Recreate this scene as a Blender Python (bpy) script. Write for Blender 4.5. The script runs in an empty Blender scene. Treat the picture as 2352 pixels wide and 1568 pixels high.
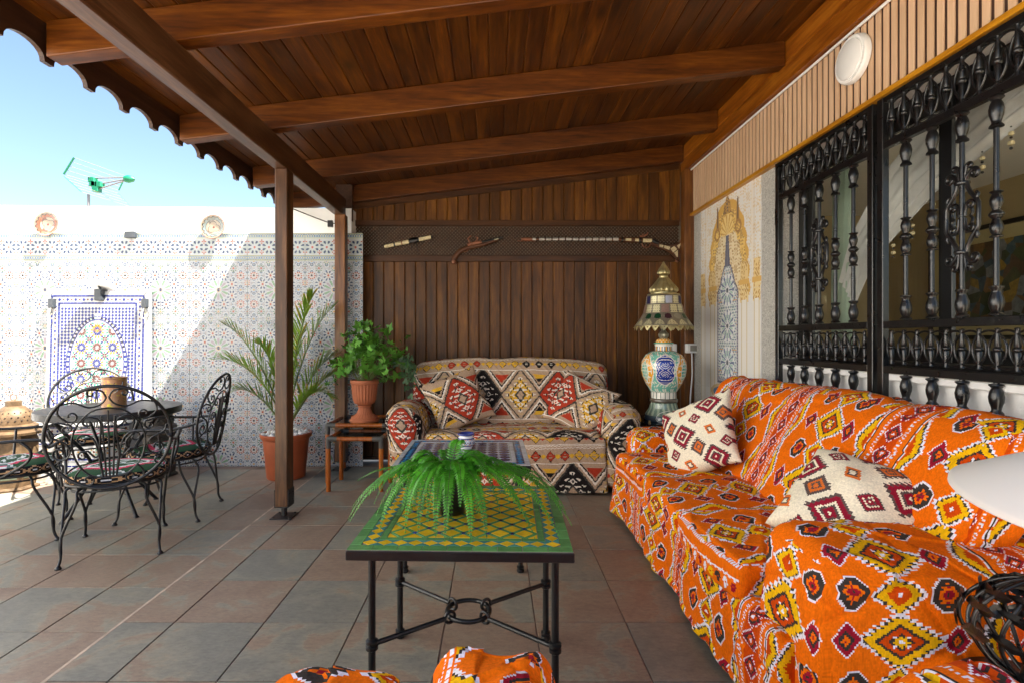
import bpy, math, random
import numpy as np
from mathutils import Vector, Matrix

random.seed(7)
RNG = np.random.default_rng(7)
PI = math.pi
R = math.radians
SC = bpy.context.scene
COL = SC.collection

# ------------------------------------------------------------------ camera
cam_data = bpy.data.cameras.new('camera')
cam = bpy.data.objects.new('camera', cam_data)
COL.objects.link(cam)
cam.location = (0, 0, 1.25)
cam.rotation_euler = (PI / 2, 0, 0)
cam_data.sensor_width = 36
cam_data.lens = 36 * 1215 / 2352
cam_data.shift_x = 40 / 2352
cam_data.shift_y = -7 / 2352
cam_data.clip_start = 0.02
cam_data.clip_end = 3000
SC.camera = cam

# ------------------------------------------------------------------ sky, sun, exposure
SUN = Vector((0.564, -0.21, 1.0)).normalized()          # direction towards the sun
world = bpy.data.worlds.new('World')
SC.world = world
world.use_nodes = True
wn = world.node_tree.nodes
wl = world.node_tree.links
sky = wn.new('ShaderNodeTexSky')
sky.sky_type = 'NISHITA'
sky.sun_disc = False
sky.sun_elevation = math.asin(SUN.z)
sky.sun_rotation = math.atan2(SUN.x, SUN.y)
sky.air_density = 1.0
sky.dust_density = 1.0
sky.ozone_density = 1.6
bg = wn['Background']
bg.inputs['Strength'].default_value = 0.05
wl.new(sky.outputs[0], bg.inputs['Color'])
sd = bpy.data.lights.new('sun', 'SUN')
sd.energy = 4.4
sd.angle = R(0.5)
sd.color = (1.0, 0.95, 0.87)
sun = bpy.data.objects.new('sun', sd)
COL.objects.link(sun)
sun.rotation_euler = (-SUN).to_track_quat('-Z', 'Y').to_euler()
vs = SC.view_settings
vs.view_transform = 'Standard'
vs.look = 'None'
vs.gamma = 1.0
vs.use_curve_mapping = False
vs.exposure = 2.7
SC.cycles.max_bounces = 8
SC.cycles.diffuse_bounces = 5
SC.cycles.glossy_bounces = 3
SC.cycles.transmission_bounces = 6
SC.cycles.transparent_max_bounces = 8
SC.cycles.sample_clamp_indirect = 6
SC.cycles.use_denoising = True

# ------------------------------------------------------------------ object helpers
def link(o, parent=None):
    COL.objects.link(o)
    if parent is not None:
        o.parent = parent
    return o

def tag(o, label=None, cat=None, group=None, kind=None):
    if label: o['label'] = label
    if cat: o['category'] = cat
    if group: o['group'] = group
    if kind: o['kind'] = kind
    return o

def thing(name, label, cat, loc=(0, 0, 0), rz=0.0, group=None):
    o = bpy.data.objects.new(name, None)
    o.empty_display_size = 0.1
    COL.objects.link(o)
    o.location = loc
    o.rotation_euler = (0, 0, rz)
    return tag(o, label, cat, group)

def inst(name, me, parent=None, loc=(0, 0, 0), rot=(0, 0, 0), scale=(1, 1, 1)):
    o = bpy.data.objects.new(name, me)
    link(o, parent)
    o.location = loc
    o.rotation_euler = rot
    o.scale = scale
    return o

def copy_tree(o, parent=None):
    c = o.copy()
    COL.objects.link(c)
    c.parent = parent
    for ch in [x for x in SC.objects if x.parent == o]:
        copy_tree(ch, c)
    return c

def frame_of(d):
    d = Vector(d).normalized()
    up = Vector((0, 0, 1)) if abs(d.z) < 0.9 else Vector((1, 0, 0))
    a = d.cross(up).normalized()
    return a, d.cross(a).normalized()

class MB:
    """collects shapes and links them as one mesh object"""
    def __init__(s):
        s.v, s.f, s.m, s.c = [], [], [], []
    def add(s, vs_, fs, mi=0, col=None):
        o = len(s.v)
        s.v.extend([tuple(p) for p in vs_])
        for f in fs:
            s.f.append([i + o for i in f]); s.m.append(mi); s.c.append(col)
        return s
    def box(s, x0, x1, y0, y1, z0, z1, b=0.0, mi=0, col=None):
        if x0 > x1: x0, x1 = x1, x0
        if y0 > y1: y0, y1 = y1, y0
        if z0 > z1: z0, z1 = z1, z0
        if b <= 0:
            v = [(x, y, z) for x in (x0, x1) for y in (y0, y1) for z in (z0, z1)]
            f = [(0, 1, 3, 2), (4, 6, 7, 5), (0, 4, 5, 1), (2, 3, 7, 6), (0, 2, 6, 4), (1, 5, 7, 3)]
            return s.add(v, f, mi, col)
        v, idx = [], {}
        lo, hi = (x0, y0, z0), (x1, y1, z1)
        for c in range(8):
            sg = [(c >> k) & 1 for k in range(3)]
            for ax in range(3):
                p = []
                for k in range(3):
                    e = hi[k] if sg[k] else lo[k]
                    if k != ax: e += -b if sg[k] else b
                    p.append(e)
                idx[(tuple(sg), ax)] = len(v); v.append(p)
        f = []
        for ax in range(3):
            k1, k2 = [k for k in range(3) if k != ax]
            for side in (0, 1):
                q = []
                for (p, r_) in ((0, 0), (1, 0), (1, 1), (0, 1)):
                    sg = [0, 0, 0]; sg[ax] = side; sg[k1] = p; sg[k2] = r_
                    q.append(idx[(tuple(sg), ax)])
                if (side == 0) != (ax == 1): q.reverse()
                f.append(q)
            for a in (0, 1):
                for c in (0, 1):
                    e0 = [0, 0, 0]; e1 = [0, 0, 0]
                    e0[ax] = 0; e1[ax] = 1; e0[k1] = e1[k1] = a; e0[k2] = e1[k2] = c
                    q = [idx[(tuple(e0), k1)], idx[(tuple(e1), k1)], idx[(tuple(e1), k2)], idx[(tuple(e0), k2)]]
                    if (a == c) != (ax == 1): q.reverse()
                    f.append(q)
        for c in range(8):
            sg = tuple((c >> k) & 1 for k in range(3))
            q = [idx[(sg, 0)], idx[(sg, 1)], idx[(sg, 2)]]
            if sum(sg) % 2 == 0: q.reverse()
            f.append(q)
        return s.add(v, f, mi, col)
    def tube(s, pts, r=0.01, n=8, closed=False, caps=True, mi=0, flat=None):
        pts = [Vector(p) for p in pts]
        N = len(pts)
        rad = r if hasattr(r, '__len__') else [r] * N
        tans = []
        for i in range(N):
            a = pts[(i - 1) % N] if (closed or i > 0) else pts[i]
            b = pts[(i + 1) % N] if (closed or i < N - 1) else pts[i]
            t = b - a
            tans.append(t.normalized() if t.length > 1e-9 else Vector((0, 0, 1)))
        a, b = frame_of(tans[0])
        v, f = [], []
        for i in range(N):
            if i:
                q = tans[i - 1].rotation_difference(tans[i])
                a = q @ a; b = q @ b
            for k in range(n):
                an = 2 * PI * k / n
                v.append(pts[i] + a * (math.cos(an) * rad[i]) + b * (math.sin(an) * rad[i] * (flat or 1)))
        for i in range(N if closed else N - 1):
            j = (i + 1) % N
            for k in range(n):
                k2 = (k + 1) % n
                f.append((i * n + k, i * n + k2, j * n + k2, j * n + k))
        if caps and not closed:
            f.append(tuple(reversed(range(n))))
            f.append(tuple((N - 1) * n + k for k in range(n)))
        return s.add(v, f, mi)
    def lathe(s, prof, n=24, c=(0, 0, 0), mi=0, axis='Z', flute=0.0, nfl=0, col=None):
        v, f = [], []
        M = len(prof)
        for (r_, z) in prof:
            for k in range(n):
                an = 2 * PI * k / n
                rr = r_ * (1 + flute * math.cos(an * nfl)) if nfl else r_
                p = (rr * math.cos(an), rr * math.sin(an), z)
                if axis == 'Y': p = (p[0], p[2], -p[1])
                if axis == 'X': p = (p[2], p[1], -p[0])
                v.append((p[0] + c[0], p[1] + c[1], p[2] + c[2]))
        for i in range(M - 1):
            for k in range(n):
                k2 = (k + 1) % n
                f.append((i * n + k, i * n + k2, (i + 1) * n + k2, (i + 1) * n + k))
        if prof[0][0] > 1e-6: f.append(tuple(reversed(range(n))))
        if prof[-1][0] > 1e-6: f.append(tuple((M - 1) * n + k for k in range(n)))
        return s.add(v, f, mi, col)
    def prism(s, poly, a, b, axis='Z', mi=0, col=None):
        """2-d outline (counter-clockwise) pushed from a to b along axis"""
        def P(p, t):
            if axis == 'Z': return (p[0], p[1], t)
            if axis == 'Y': return (p[0], t, p[1])
            return (t, p[0], p[1])
        n = len(poly)
        v = [P(p, a) for p in poly] + [P(p, b) for p in poly]
        f = [tuple(reversed(range(n))), tuple(range(n, 2 * n))]
        for i in range(n):
            j = (i + 1) % n
            f.append((i, j, n + j, n + i))
        if axis == 'Y': f = [tuple(reversed(q)) for q in f]
        return s.add(v, f, mi, col)
    def mesh(s, name, mats, smooth=None):
        me = bpy.data.meshes.new(name)
        me.from_pydata(s.v, [], s.f)
        if not isinstance(mats, (list, tuple)): mats = [mats]
        for m in mats: me.materials.append(m)
        if len(mats) > 1: me.polygons.foreach_set('material_index', s.m)
        if any(c is not None for c in s.c):
            at = me.attributes.new('Col', 'FLOAT_COLOR', 'FACE')
            arr = np.ones((len(s.f), 4), np.float32)
            for i, c in enumerate(s.c):
                if c is not None: arr[i, :3] = c
            at.data.foreach_set('color', arr.ravel())
        me.update()
        if smooth:
            me.shade_smooth()
            me.set_sharp_from_angle(angle=R(smooth if smooth is not True else 42))
        return me
    def build(s, name, mats, parent=None, smooth=None, loc=(0, 0, 0), rot=(0, 0, 0)):
        return inst(name, s.mesh(name, mats, smooth), parent, loc, rot)

def np_mesh(name, V, F, C, mat, smooth=True, merge=True):
    """quads from arrays, one colour per face; coincident vertices are merged"""
    V = np.asarray(V, np.float64); F = np.asarray(F, np.int64)
    if merge:
        key = np.round(V * 20000).astype(np.int64)
        _, first, inv = np.unique(key, axis=0, return_index=True, return_inverse=True)
        V = V[first]; F = inv.ravel()[F]
    me = bpy.data.meshes.new(name)
    n = len(F)
    me.vertices.add(len(V)); me.vertices.foreach_set('co', V.astype(np.float32).ravel())
    me.loops.add(n * 4); me.loops.foreach_set('vertex_index', F.astype(np.int32).ravel())
    me.polygons.add(n); me.polygons.foreach_set('loop_start', np.arange(0, n * 4, 4, dtype=np.int32))
    if C is not None:
        at = me.attributes.new('Col', 'FLOAT_COLOR', 'FACE')
        arr = np.ones((n, 4), np.float32); arr[:, :3] = C
        at.data.foreach_set('color', arr.ravel())
    me.materials.append(mat)
    me.update(calc_edges=True)
    if smooth: me.shade_smooth()
    me.validate()
    return me

def grid_faces(nu, nv, off=0):
    i = np.arange(nu - 1)[:, None]; j = np.arange(nv - 1)[None, :]
    a = i * nv + j
    return (np.stack([a, a + nv, a + nv + 1, a + 1], -1).reshape(-1, 4) + off)

def wob(P, amp, freq, seed=0):
    """smooth vector wobble for cloth"""
    r = np.random.default_rng(seed)
    out = np.zeros_like(P)
    for k in range(5):
        d = r.normal(size=(3, 3)); d /= np.linalg.norm(d, axis=1)[:, None]
        fr = freq * (0.6 + 0.55 * k)
        ph = r.uniform(0, 6.28, 3)
        out += np.sin(P @ d.T * fr + ph) * amp / (1 + 0.6 * k)
    return out

def soft_box(lo, hi, r, cell, ras, bulge=0.0, warp=None, wr=(0.004, 14, 1), skip=(), uo=(0, 0), mode='Y', ux=None, rax=None):
    """rounded upholstered block with a woven pattern; mode = axis the pattern's columns are counted along"""
    lo = np.array(lo, float); hi = np.array(hi, float)
    c = (lo + hi) / 2; h = (hi - lo) / 2
    V, F, C, off = [], [], [], 0
    for ax in range(3):
        for sgn in (-1, 1):
            if (ax, sgn) in skip: continue
            k1, k2 = [(1, 2), (2, 0), (0, 1)][ax]
            n1 = max(3, int(2 * h[k1] / cell) + 1); n2 = max(3, int(2 * h[k2] / cell) + 1)
            a = np.linspace(-h[k1], h[k1], n1); b = np.linspace(-h[k2], h[k2], n2)
            A, B = np.meshgrid(a, b, indexing='ij')
            P = np.zeros((n1, n2, 3))
            P[..., k1] = A; P[..., k2] = B; P[..., ax] = sgn * h[ax]
            Q = P.copy()
            inner = np.clip(P, -(h - r), h - r)
            d = P - inner
            # spread points over the rounding evenly
            L = np.linalg.norm(d, axis=-1, keepdims=True)
            Q = inner + d / np.maximum(L, 1e-9) * r
            bl = bulge if np.isscalar(bulge) else bulge[ax]
            if bl:
                w = (1 - (A / h[k1]) ** 2) * (1 - (B / h[k2]) ** 2)
                Q[..., ax] += sgn * bl * w
            # pattern coordinates (unrolled)
            X, Y, Z = P[..., 0] + c[0], P[..., 1] + c[1], P[..., 2] + c[2]
            if mode == 'Y':
                if ax == 0: u, v = Y, Z * -sgn * -1
                elif ax == 2: u, v = Y, (hi[2] + (X - lo[0])) * 1.0
                else: u, v = X, Z
            else:
                if ax == 1: u, v = X, Z
                elif ax == 2: u, v = X, hi[2] + (Y - lo[1])
                else: u, v = Y, Z
            uq = uo[0] if not ux or ax not in ux else ux[ax]
            um = (u[:-1, :-1] + u[1:, 1:]) / 2 + uq; vm = (v[:-1, :-1] + v[1:, 1:]) / 2 + uo[1]
            C.append((rax or {}).get(ax, ras).sample(um, vm).reshape(-1, 3))
            f = grid_faces(n1, n2, off)
            if sgn < 0: f = f[:, ::-1]
            F.append(f); off += n1 * n2
            V.append((Q + c).reshape(-1, 3))
    V = np.concatenate(V); F = np.concatenate(F); C = np.concatenate(C)
    if wr:
        V = V + wob(V, *wr)
        rg = np.random.default_rng(wr[2] + 900)
        for k in range(5):
            d = rg.normal(size=3); d /= np.linalg.norm(d); n_ = rg.normal(size=3); n_ /= np.linalg.norm(n_)
            q = np.abs(np.sin(V @ d * wr[1] * (0.9 + 0.5 * k) + 1.3 * np.sin(V @ n_ * 6 + k) + k))
            V = V + ((0.35 - np.minimum(q, 0.35)) / 0.35)[:, None] ** 1.5 * n_ * wr[0] * 1.1
    if warp is not None: V = warp(V)
    return V, F, C

def join_np(parts):
    V, F, C, o = [], [], [], 0
    for v, f, c in parts:
        V.append(v); F.append(f + o); C.append(c); o += len(v)
    return np.concatenate(V), np.concatenate(F), np.concatenate(C)

def lin(*c):
    """8-bit sRGB to linear"""
    c = np.array(c, float) / 255
    return tuple(np.where(c <= 0.04045, c / 12.92, ((c + 0.055) / 1.055) ** 2.4))

class Ras:
    """a woven or printed design, painted cell by cell in metres and repeated"""
    def __init__(s, w, h, res, base):
        s.w, s.h, s.res = w, h, res
        s.nx, s.ny = int(round(w / res)), int(round(h / res))
        x = (np.arange(s.nx) + 0.5) / s.nx * w; y = (np.arange(s.ny) + 0.5) / s.ny * h
        s.X, s.Y = np.meshgrid(x, y, indexing='ij')
        s.a = np.zeros((s.nx, s.ny, 3)); s.a[:] = base
    def rel(s, cx, cy):
        dx = (s.X - cx + s.w / 2) % s.w - s.w / 2
        dy = (s.Y - cy + s.h / 2) % s.h - s.h / 2
        return dx, dy
    def put(s, mask, col):
        s.a[mask] = col
    def sample(s, u, v):
        i = np.floor((u % s.w) / s.w * s.nx).astype(int) % s.nx
        j = np.floor((v % s.h) / s.h * s.ny).astype(int) % s.ny
        return s.a[i, j]

def tri(t):
    t = t % 1.0
    return np.abs(2 * t - 1)
# ------------------------------------------------------------------ materials
def new_mat(name):
    m = bpy.data.materials.new(name)
    m.use_nodes = True
    nt = m.node_tree
    b = nt.nodes['Principled BSDF']
    return m, nt.nodes, nt.links, b

def setp(b, **k):
    names = dict(color='Base Color', rough='Roughness', metal='Metallic', spec='Specular IOR Level',
                 coat='Coat Weight', coatr='Coat Roughness', sheen='Sheen Weight', trans='Transmission Weight', ior='IOR')
    for a, v in k.items():
        i = b.inputs[names[a]]
        i.default_value = (*v, 1) if a == 'color' else v

def nmath(n, l, op, a, b=None, c=None):
    m = n.new('ShaderNodeMath'); m.operation = op
    for k, x in enumerate((a, b, c)):
        if x is None: continue
        if hasattr(x, 'is_linked') or hasattr(x, 'links'): l.new(x, m.inputs[k])
        else: m.inputs[k].default_value = x
    return m.outputs[0]

def nmix(n, l, fac, a, b, mode='MIX'):
    m = n.new('ShaderNodeMix'); m.data_type = 'RGBA'; m.blend_type = mode
    for k, x in ((0, fac), (6, a), (7, b)):
        if isinstance(x, (tuple, list)): m.inputs[k].default_value = (*x[:3], 1)
        elif isinstance(x, (int, float)): m.inputs[k].default_value = x
        else: l.new(x, m.inputs[k])
    return m.outputs[2]

def nramp(n, l, fac, stops, interp='LINEAR'):
    r = n.new('ShaderNodeValToRGB')
    r.color_ramp.interpolation = interp
    e = r.color_ramp.elements
    while len(e) < len(stops): e.new(0.5)
    for k, (p, c) in enumerate(stops):
        e[k].position = p
        e[k].color = (*c, 1) if hasattr(c, '__len__') else (c, c, c, 1)
    l.new(fac, r.inputs[0])
    return r.outputs[0]

def coords(n, l, scale=(1, 1, 1), rnd=True, kind='Object', rot=(0, 0, 0)):
    tc = n.new('ShaderNodeTexCoord')
    mp = n.new('ShaderNodeMapping')
    mp.inputs['Scale'].default_value = scale
    mp.inputs['Rotation'].default_value = rot
    l.new(tc.outputs[kind], mp.inputs[0])
    if not rnd: return mp.outputs[0]
    oi = n.new('ShaderNodeObjectInfo')
    va = n.new('ShaderNodeVectorMath'); va.operation = 'SCALE'
    va.inputs[0].default_value = (37.0, 53.0, 71.0)
    l.new(oi.outputs['Random'], va.inputs['Scale'])
    ad = n.new('ShaderNodeVectorMath')
    l.new(mp.outputs[0], ad.inputs[0]); l.new(va.outputs[0], ad.inputs[1])
    return ad.outputs[0]

def noise(n, l, vec, scale, detail=4, rough=0.55, dist=0.0):
    t = n.new('ShaderNodeTexNoise')
    t.inputs['Scale'].default_value = scale; t.inputs['Detail'].default_value = detail
    t.inputs['Roughness'].default_value = rough; t.inputs['Distortion'].default_value = dist
    l.new(vec, t.inputs['Vector'])
    return t.outputs[0]

def bump(n, l, b, h, strength=0.2, dist=0.01):
    bp = n.new('ShaderNodeBump')
    bp.inputs['Strength'].default_value = strength; bp.inputs['Distance'].default_value = dist
    l.new(h, bp.inputs['Height']); l.new(bp.outputs[0], b.inputs['Normal'])

def rnd_out(n):
    return n.new('ShaderNodeObjectInfo').outputs['Random']

def mat_wood(name, dark, mid, light, axis='Y', rough=0.36, coat=0.35, knots=True, var=0.35, fine=1.0):
    m, n, l, b = new_mat(name)
    g = {'X': (0.09, 1, 1), 'Y': (1, 0.09, 1), 'Z': (1, 1, 0.09)}[axis]
    v = coords(n, l, g)
    a = noise(n, l, v, 9 * fine, 5, 0.6, 1.2)
    f = noise(n, l, v, 70 * fine, 3, 0.6)
    f2 = noise(n, l, coords(n, l, tuple(x if x < 1 else 1.0 for x in g)), 26 * fine, 4, 0.7, 0.6)
    s = nmath(n, l, 'ADD', nmath(n, l, 'MULTIPLY_ADD', f2, 0.38, -0.04), nmath(n, l, 'ADD', nmath(n, l, 'MULTIPLY', a, 0.45), nmath(n, l, 'MULTIPLY', f, 0.25)))
    c = nramp(n, l, s, [(0.36, dark), (0.50, mid), (0.64, light)])
    if knots:
        g2 = {'X': (0.45, 1, 1), 'Y': (1, 0.45, 1), 'Z': (1, 1, 0.45)}[axis]
        kv = coords(n, l, g2)
        vo = n.new('ShaderNodeTexVoronoi'); vo.inputs['Scale'].default_value = 3.3
        l.new(kv, vo.inputs['Vector'])
        k = nramp(n, l, vo.outputs['Distance'], [(0.05, 0.25), (0.12, 0.8), (0.2, 1.0)])
        c = nmix(n, l, 1.0, c, k, 'MULTIPLY')
    r = rnd_out(n)
    br = nmath(n, l, 'MULTIPLY_ADD', r, var, 1 - var / 2)
    hs = n.new('ShaderNodeHueSaturation')
    l.new(c, hs.inputs['Color']); l.new(br, hs.inputs['Value'])
    l.new(hs.outputs[0], b.inputs['Base Color'])
    setp(b, coat=coat, coatr=0.25, spec=0.28)
    l.new(nmath(n, l, 'MULTIPLY_ADD', f, 0.22, rough - 0.1), b.inputs['Roughness'])
    bump(n, l, b, s, 0.18, 0.004)
    return m

def mat_plain(name, color, rough=0.5, metal=0.0, spec=0.5, var=0.12, nscale=8, coat=0.0, bumps=0.0, bscale=60, sheen=0.0, rvar=0.12, obj_var=0.0):
    m, n, l, b = new_mat(name)
    v = coords(n, l)
    a = noise(n, l, v, nscale, 5, 0.6)
    lo = tuple(x * (1 - var) for x in color); hi = tuple(min(1, x * (1 + var)) for x in color)
    c = nramp(n, l, a, [(0.3, lo), (0.7, hi)])
    if obj_var:
        hs = n.new('ShaderNodeHueSaturation')
        l.new(c, hs.inputs['Color'])
        l.new(nmath(n, l, 'MULTIPLY_ADD', rnd_out(n), obj_var, 1 - obj_var / 2), hs.inputs['Value'])
        c = hs.outputs[0]
    l.new(c, b.inputs['Base Color'])
    setp(b, metal=metal, spec=spec, coat=coat, sheen=sheen)
    l.new(nmath(n, l, 'MULTIPLY_ADD', a, rvar, rough - rvar / 2), b.inputs['Roughness'])
    if bumps:
        bump(n, l, b, noise(n, l, v, bscale, 4, 0.6), bumps, 0.004)
    return m

def mat_attr(name, rough=0.9, sheen=0.0, weave=0.12, wscale=(260, 260, 260), bumps=0.25, spec=0.12, stretch=None, coat=0.0, wear=0.0):
    """colour woven or printed into the thing itself (face attribute), plus thread or glaze noise"""
    m, n, l, b = new_mat(name)
    at = n.new('ShaderNodeAttribute'); at.attribute_name = 'Col'
    v = coords(n, l, stretch or (1, 1, 1), rnd=False)
    a = noise(n, l, v, wscale[0], 2, 0.6)
    lo = nmath(n, l, 'MULTIPLY_ADD', a, 2 * weave, 1 - weave)
    k = n.new('ShaderNodeCombineColor')
    for i in range(3): l.new(lo, k.inputs[i])
    c = nmix(n, l, 1.0, at.outputs['Color'], k.outputs[0], 'MULTIPLY')
    big = noise(n, l, coords(n, l, rnd=False), 3.2, 4)
    if wear:
        c = nmix(n, l, nmath(n, l, 'MULTIPLY', nramp(n, l, big, [(0.5, 0.0), (0.75, 1.0)]), wear), c, (0.45, 0.42, 0.38))
    l.new(c, b.inputs['Base Color'])
    setp(b, rough=rough, sheen=sheen, spec=spec, coat=coat)
    if bumps: bump(n, l, b, a, bumps, 0.002)
    return m

WD = lambda k: tuple(x * k for x in (1, 1, 1))
M = {}
M['roof'] = mat_wood('roof_boards', (0.021, 0.0048, 0.0004), (0.072, 0.0200, 0.0012), (0.15, 0.048, 0.003), 'Y', 0.42, 0.06, var=0.5)
M['rafter'] = mat_wood('rafter_wood', (0.026, 0.0058, 0.0006), (0.080, 0.021, 0.0013), (0.15, 0.046, 0.003), 'X', 0.42, 0.06, var=0.2)
M['beam'] = mat_wood('beam_wood', (0.026, 0.010, 0.004), (0.060, 0.024, 0.009), (0.12, 0.056, 0.024), 'Y', 0.40, 0.3, var=0.2)
M['wallbeam'] = mat_wood('wall_plate_wood', (0.10, 0.024, 0.0018), (0.25, 0.070, 0.0045), (0.40, 0.14, 0.011), 'Y', 0.38, 0.12, var=0.2)
M['trim'] = mat_wood('trim_wood', (0.30, 0.11, 0.005), (0.48, 0.205, 0.009), (0.60, 0.29, 0.02), 'Y', 0.38, 0.15, knots=False, var=0.1)
M['post'] = mat_wood('post_wood', (0.026, 0.010, 0.004), (0.068, 0.027, 0.009), (0.15, 0.066, 0.022), 'Z', 0.45, 0.2, var=0.15)
M['postlight'] = mat_wood('corner_post_wood', (0.045, 0.015, 0.003), (0.13, 0.045, 0.008), (0.24, 0.09, 0.016), 'Z', 0.4, 0.3, var=0.15)
M['panel'] = mat_wood('panel_boards', (0.032, 0.0100, 0.0012), (0.088, 0.0300, 0.0028), (0.185, 0.070, 0.0065), 'Z', 0.42, 0.10, var=0.55)
M['rail'] = mat_wood('rail_wood', (0.020, 0.006, 0.0012), (0.050, 0.016, 0.0022), (0.09, 0.031, 0.004), 'X', 0.42, 0.1, var=0.15)
M['lattice'] = mat_wood('lattice_wood', (0.022, 0.010, 0.005), (0.05, 0.022, 0.009), (0.10, 0.042, 0.016), 'X', 0.55, 0.1, knots=False, var=0.2)
M['backing'] = mat_plain('grey_backing_felt', (0.20, 0.185, 0.14), 0.9, var=0.2)
M['fascia'] = mat_wood('fascia_wood', (0.020, 0.008, 0.004), (0.045, 0.019, 0.009), (0.085, 0.04, 0.02), 'Y', 0.5, 0.15, knots=False, var=0.1)
M['white'] = mat_plain('white_render', (0.80, 0.80, 0.78), 0.85, var=0.035, nscale=3, bumps=0.25, bscale=90)
M['whitepaint'] = mat_plain('white_plastic', (0.78, 0.78, 0.76), 0.35, var=0.02)
M['iron'] = mat_plain('black_iron', (0.007, 0.0072, 0.0076), 0.42, metal=0.0, spec=0.45, var=0.4, nscale=30, coat=0.1, bumps=0.12, bscale=70, rvar=0.3)
M['gloss_iron'] = mat_plain('gloss_black_iron', (0.005, 0.005, 0.0054), 0.30, spec=0.45, var=0.3, nscale=25, coat=0.18, bumps=0.16, bscale=90, rvar=0.2)
M['wornsteel'] = mat_plain('worn_bare_steel', (0.30, 0.31, 0.32), 0.45, metal=0.6, var=0.3)
M['black'] = mat_plain('black_lacquer', (0.005, 0.005, 0.0055), 0.34, var=0.2, coat=0.1)
M['darkplastic'] = mat_plain('dark_grey_plastic', (0.035, 0.042, 0.05), 0.5, var=0.25)
M['terracotta'] = mat_plain('terracotta', (0.36, 0.105, 0.040), 0.72, var=0.16, nscale=6, bumps=0.12, bscale=40)
M['plasticpot'] = mat_plain('orange_brown_plastic', (0.34, 0.075, 0.022), 0.5, var=0.18, nscale=5)
M['brass'] = mat_plain('aged_brass', (0.42, 0.36, 0.18), 0.38, metal=0.75, var=0.35, nscale=18, bumps=0.15, bscale=60)
M['tin'] = mat_plain('aged_tin', (0.30, 0.28, 0.20), 0.42, metal=0.7, var=0.4, nscale=22, bumps=0.2, bscale=70)
M['gold'] = mat_plain('gilt_lantern_metal', (0.13, 0.08, 0.04), 0.55, metal=0.35, var=0.5, nscale=14, bumps=0.2)
M['copper'] = None
M['pebble'] = mat_plain('white_pebble', (0.62, 0.60, 0.56), 0.7, var=0.2, obj_var=0.4, nscale=14)
M['soil'] = mat_plain('potting_soil', (0.03, 0.02, 0.014), 0.95, var=0.4, nscale=40, bumps=0.6)
M['bone'] = mat_plain('bone_inlay', (0.55, 0.46, 0.27), 0.45, var=0.3, nscale=60)
M['silver'] = mat_plain('chased_silver', (0.50, 0.49, 0.45), 0.35, metal=0.65, var=0.4, nscale=70, bumps=0.3, bscale=160)
M['guncopper'] = mat_plain('dull_copper', (0.24, 0.095, 0.05), 0.45, metal=0.3, var=0.35, nscale=40)
M['gunwood'] = mat_wood('gun_stock_wood', (0.03, 0.010, 0.004), (0.07, 0.024, 0.008), (0.12, 0.045, 0.015), 'X', 0.4, 0.2, knots=False)
M['cane'] = mat_wood('varnished_cane', (0.17, 0.034, 0.002), (0.29, 0.070, 0.005), (0.40, 0.115, 0.010), 'Z', 0.28, 0.5, knots=False, var=0.2)
M['joint'] = mat_plain('grey_leather_joint', (0.060, 0.058, 0.050), 0.55, var=0.3, nscale=20)
M['palegreen'] = mat_plain('pale_green_curtain', (0.42, 0.52, 0.42), 0.9, var=0.1)
M['sheer'] = mat_plain('white_sheer_curtain', (0.72, 0.70, 0.70), 0.9, var=0.12, nscale=5, sheen=0.2)
M['beigewall'] = mat_plain('olive_beige_plaster', (0.42, 0.34, 0.19), 0.9, var=0.05, nscale=2)
M['roomfloor'] = mat_plain('room_floor', (0.25, 0.18, 0.1), 0.6, var=0.1)
M['cloth'] = mat_attr('woven_cloth', weave=0.30, wscale=(190, 190, 190), stretch=(1.0, 1.0, 0.16), bumps=0.4)
M['print'] = mat_attr('glazed_print', rough=0.22, sheen=0.0, weave=0.03, wscale=(40, 40, 40), bumps=0.0, spec=0.5)
M['murals'] = mat_attr('glazed_mural', rough=0.25, sheen=0.0, weave=0.04, wscale=(60, 60, 60), bumps=0.0, spec=0.5)
M['mosaic'] = mat_attr('mosaic_glaze', rough=0.25, sheen=0.0, weave=0.18, wscale=(90, 90, 90), bumps=0.05, spec=0.5)
M['ceramic'] = mat_attr('painted_ceramic', rough=0.16, sheen=0.0, weave=0.04, wscale=(40, 40, 40), bumps=0.0, spec=0.5, coat=0.4)

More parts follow.
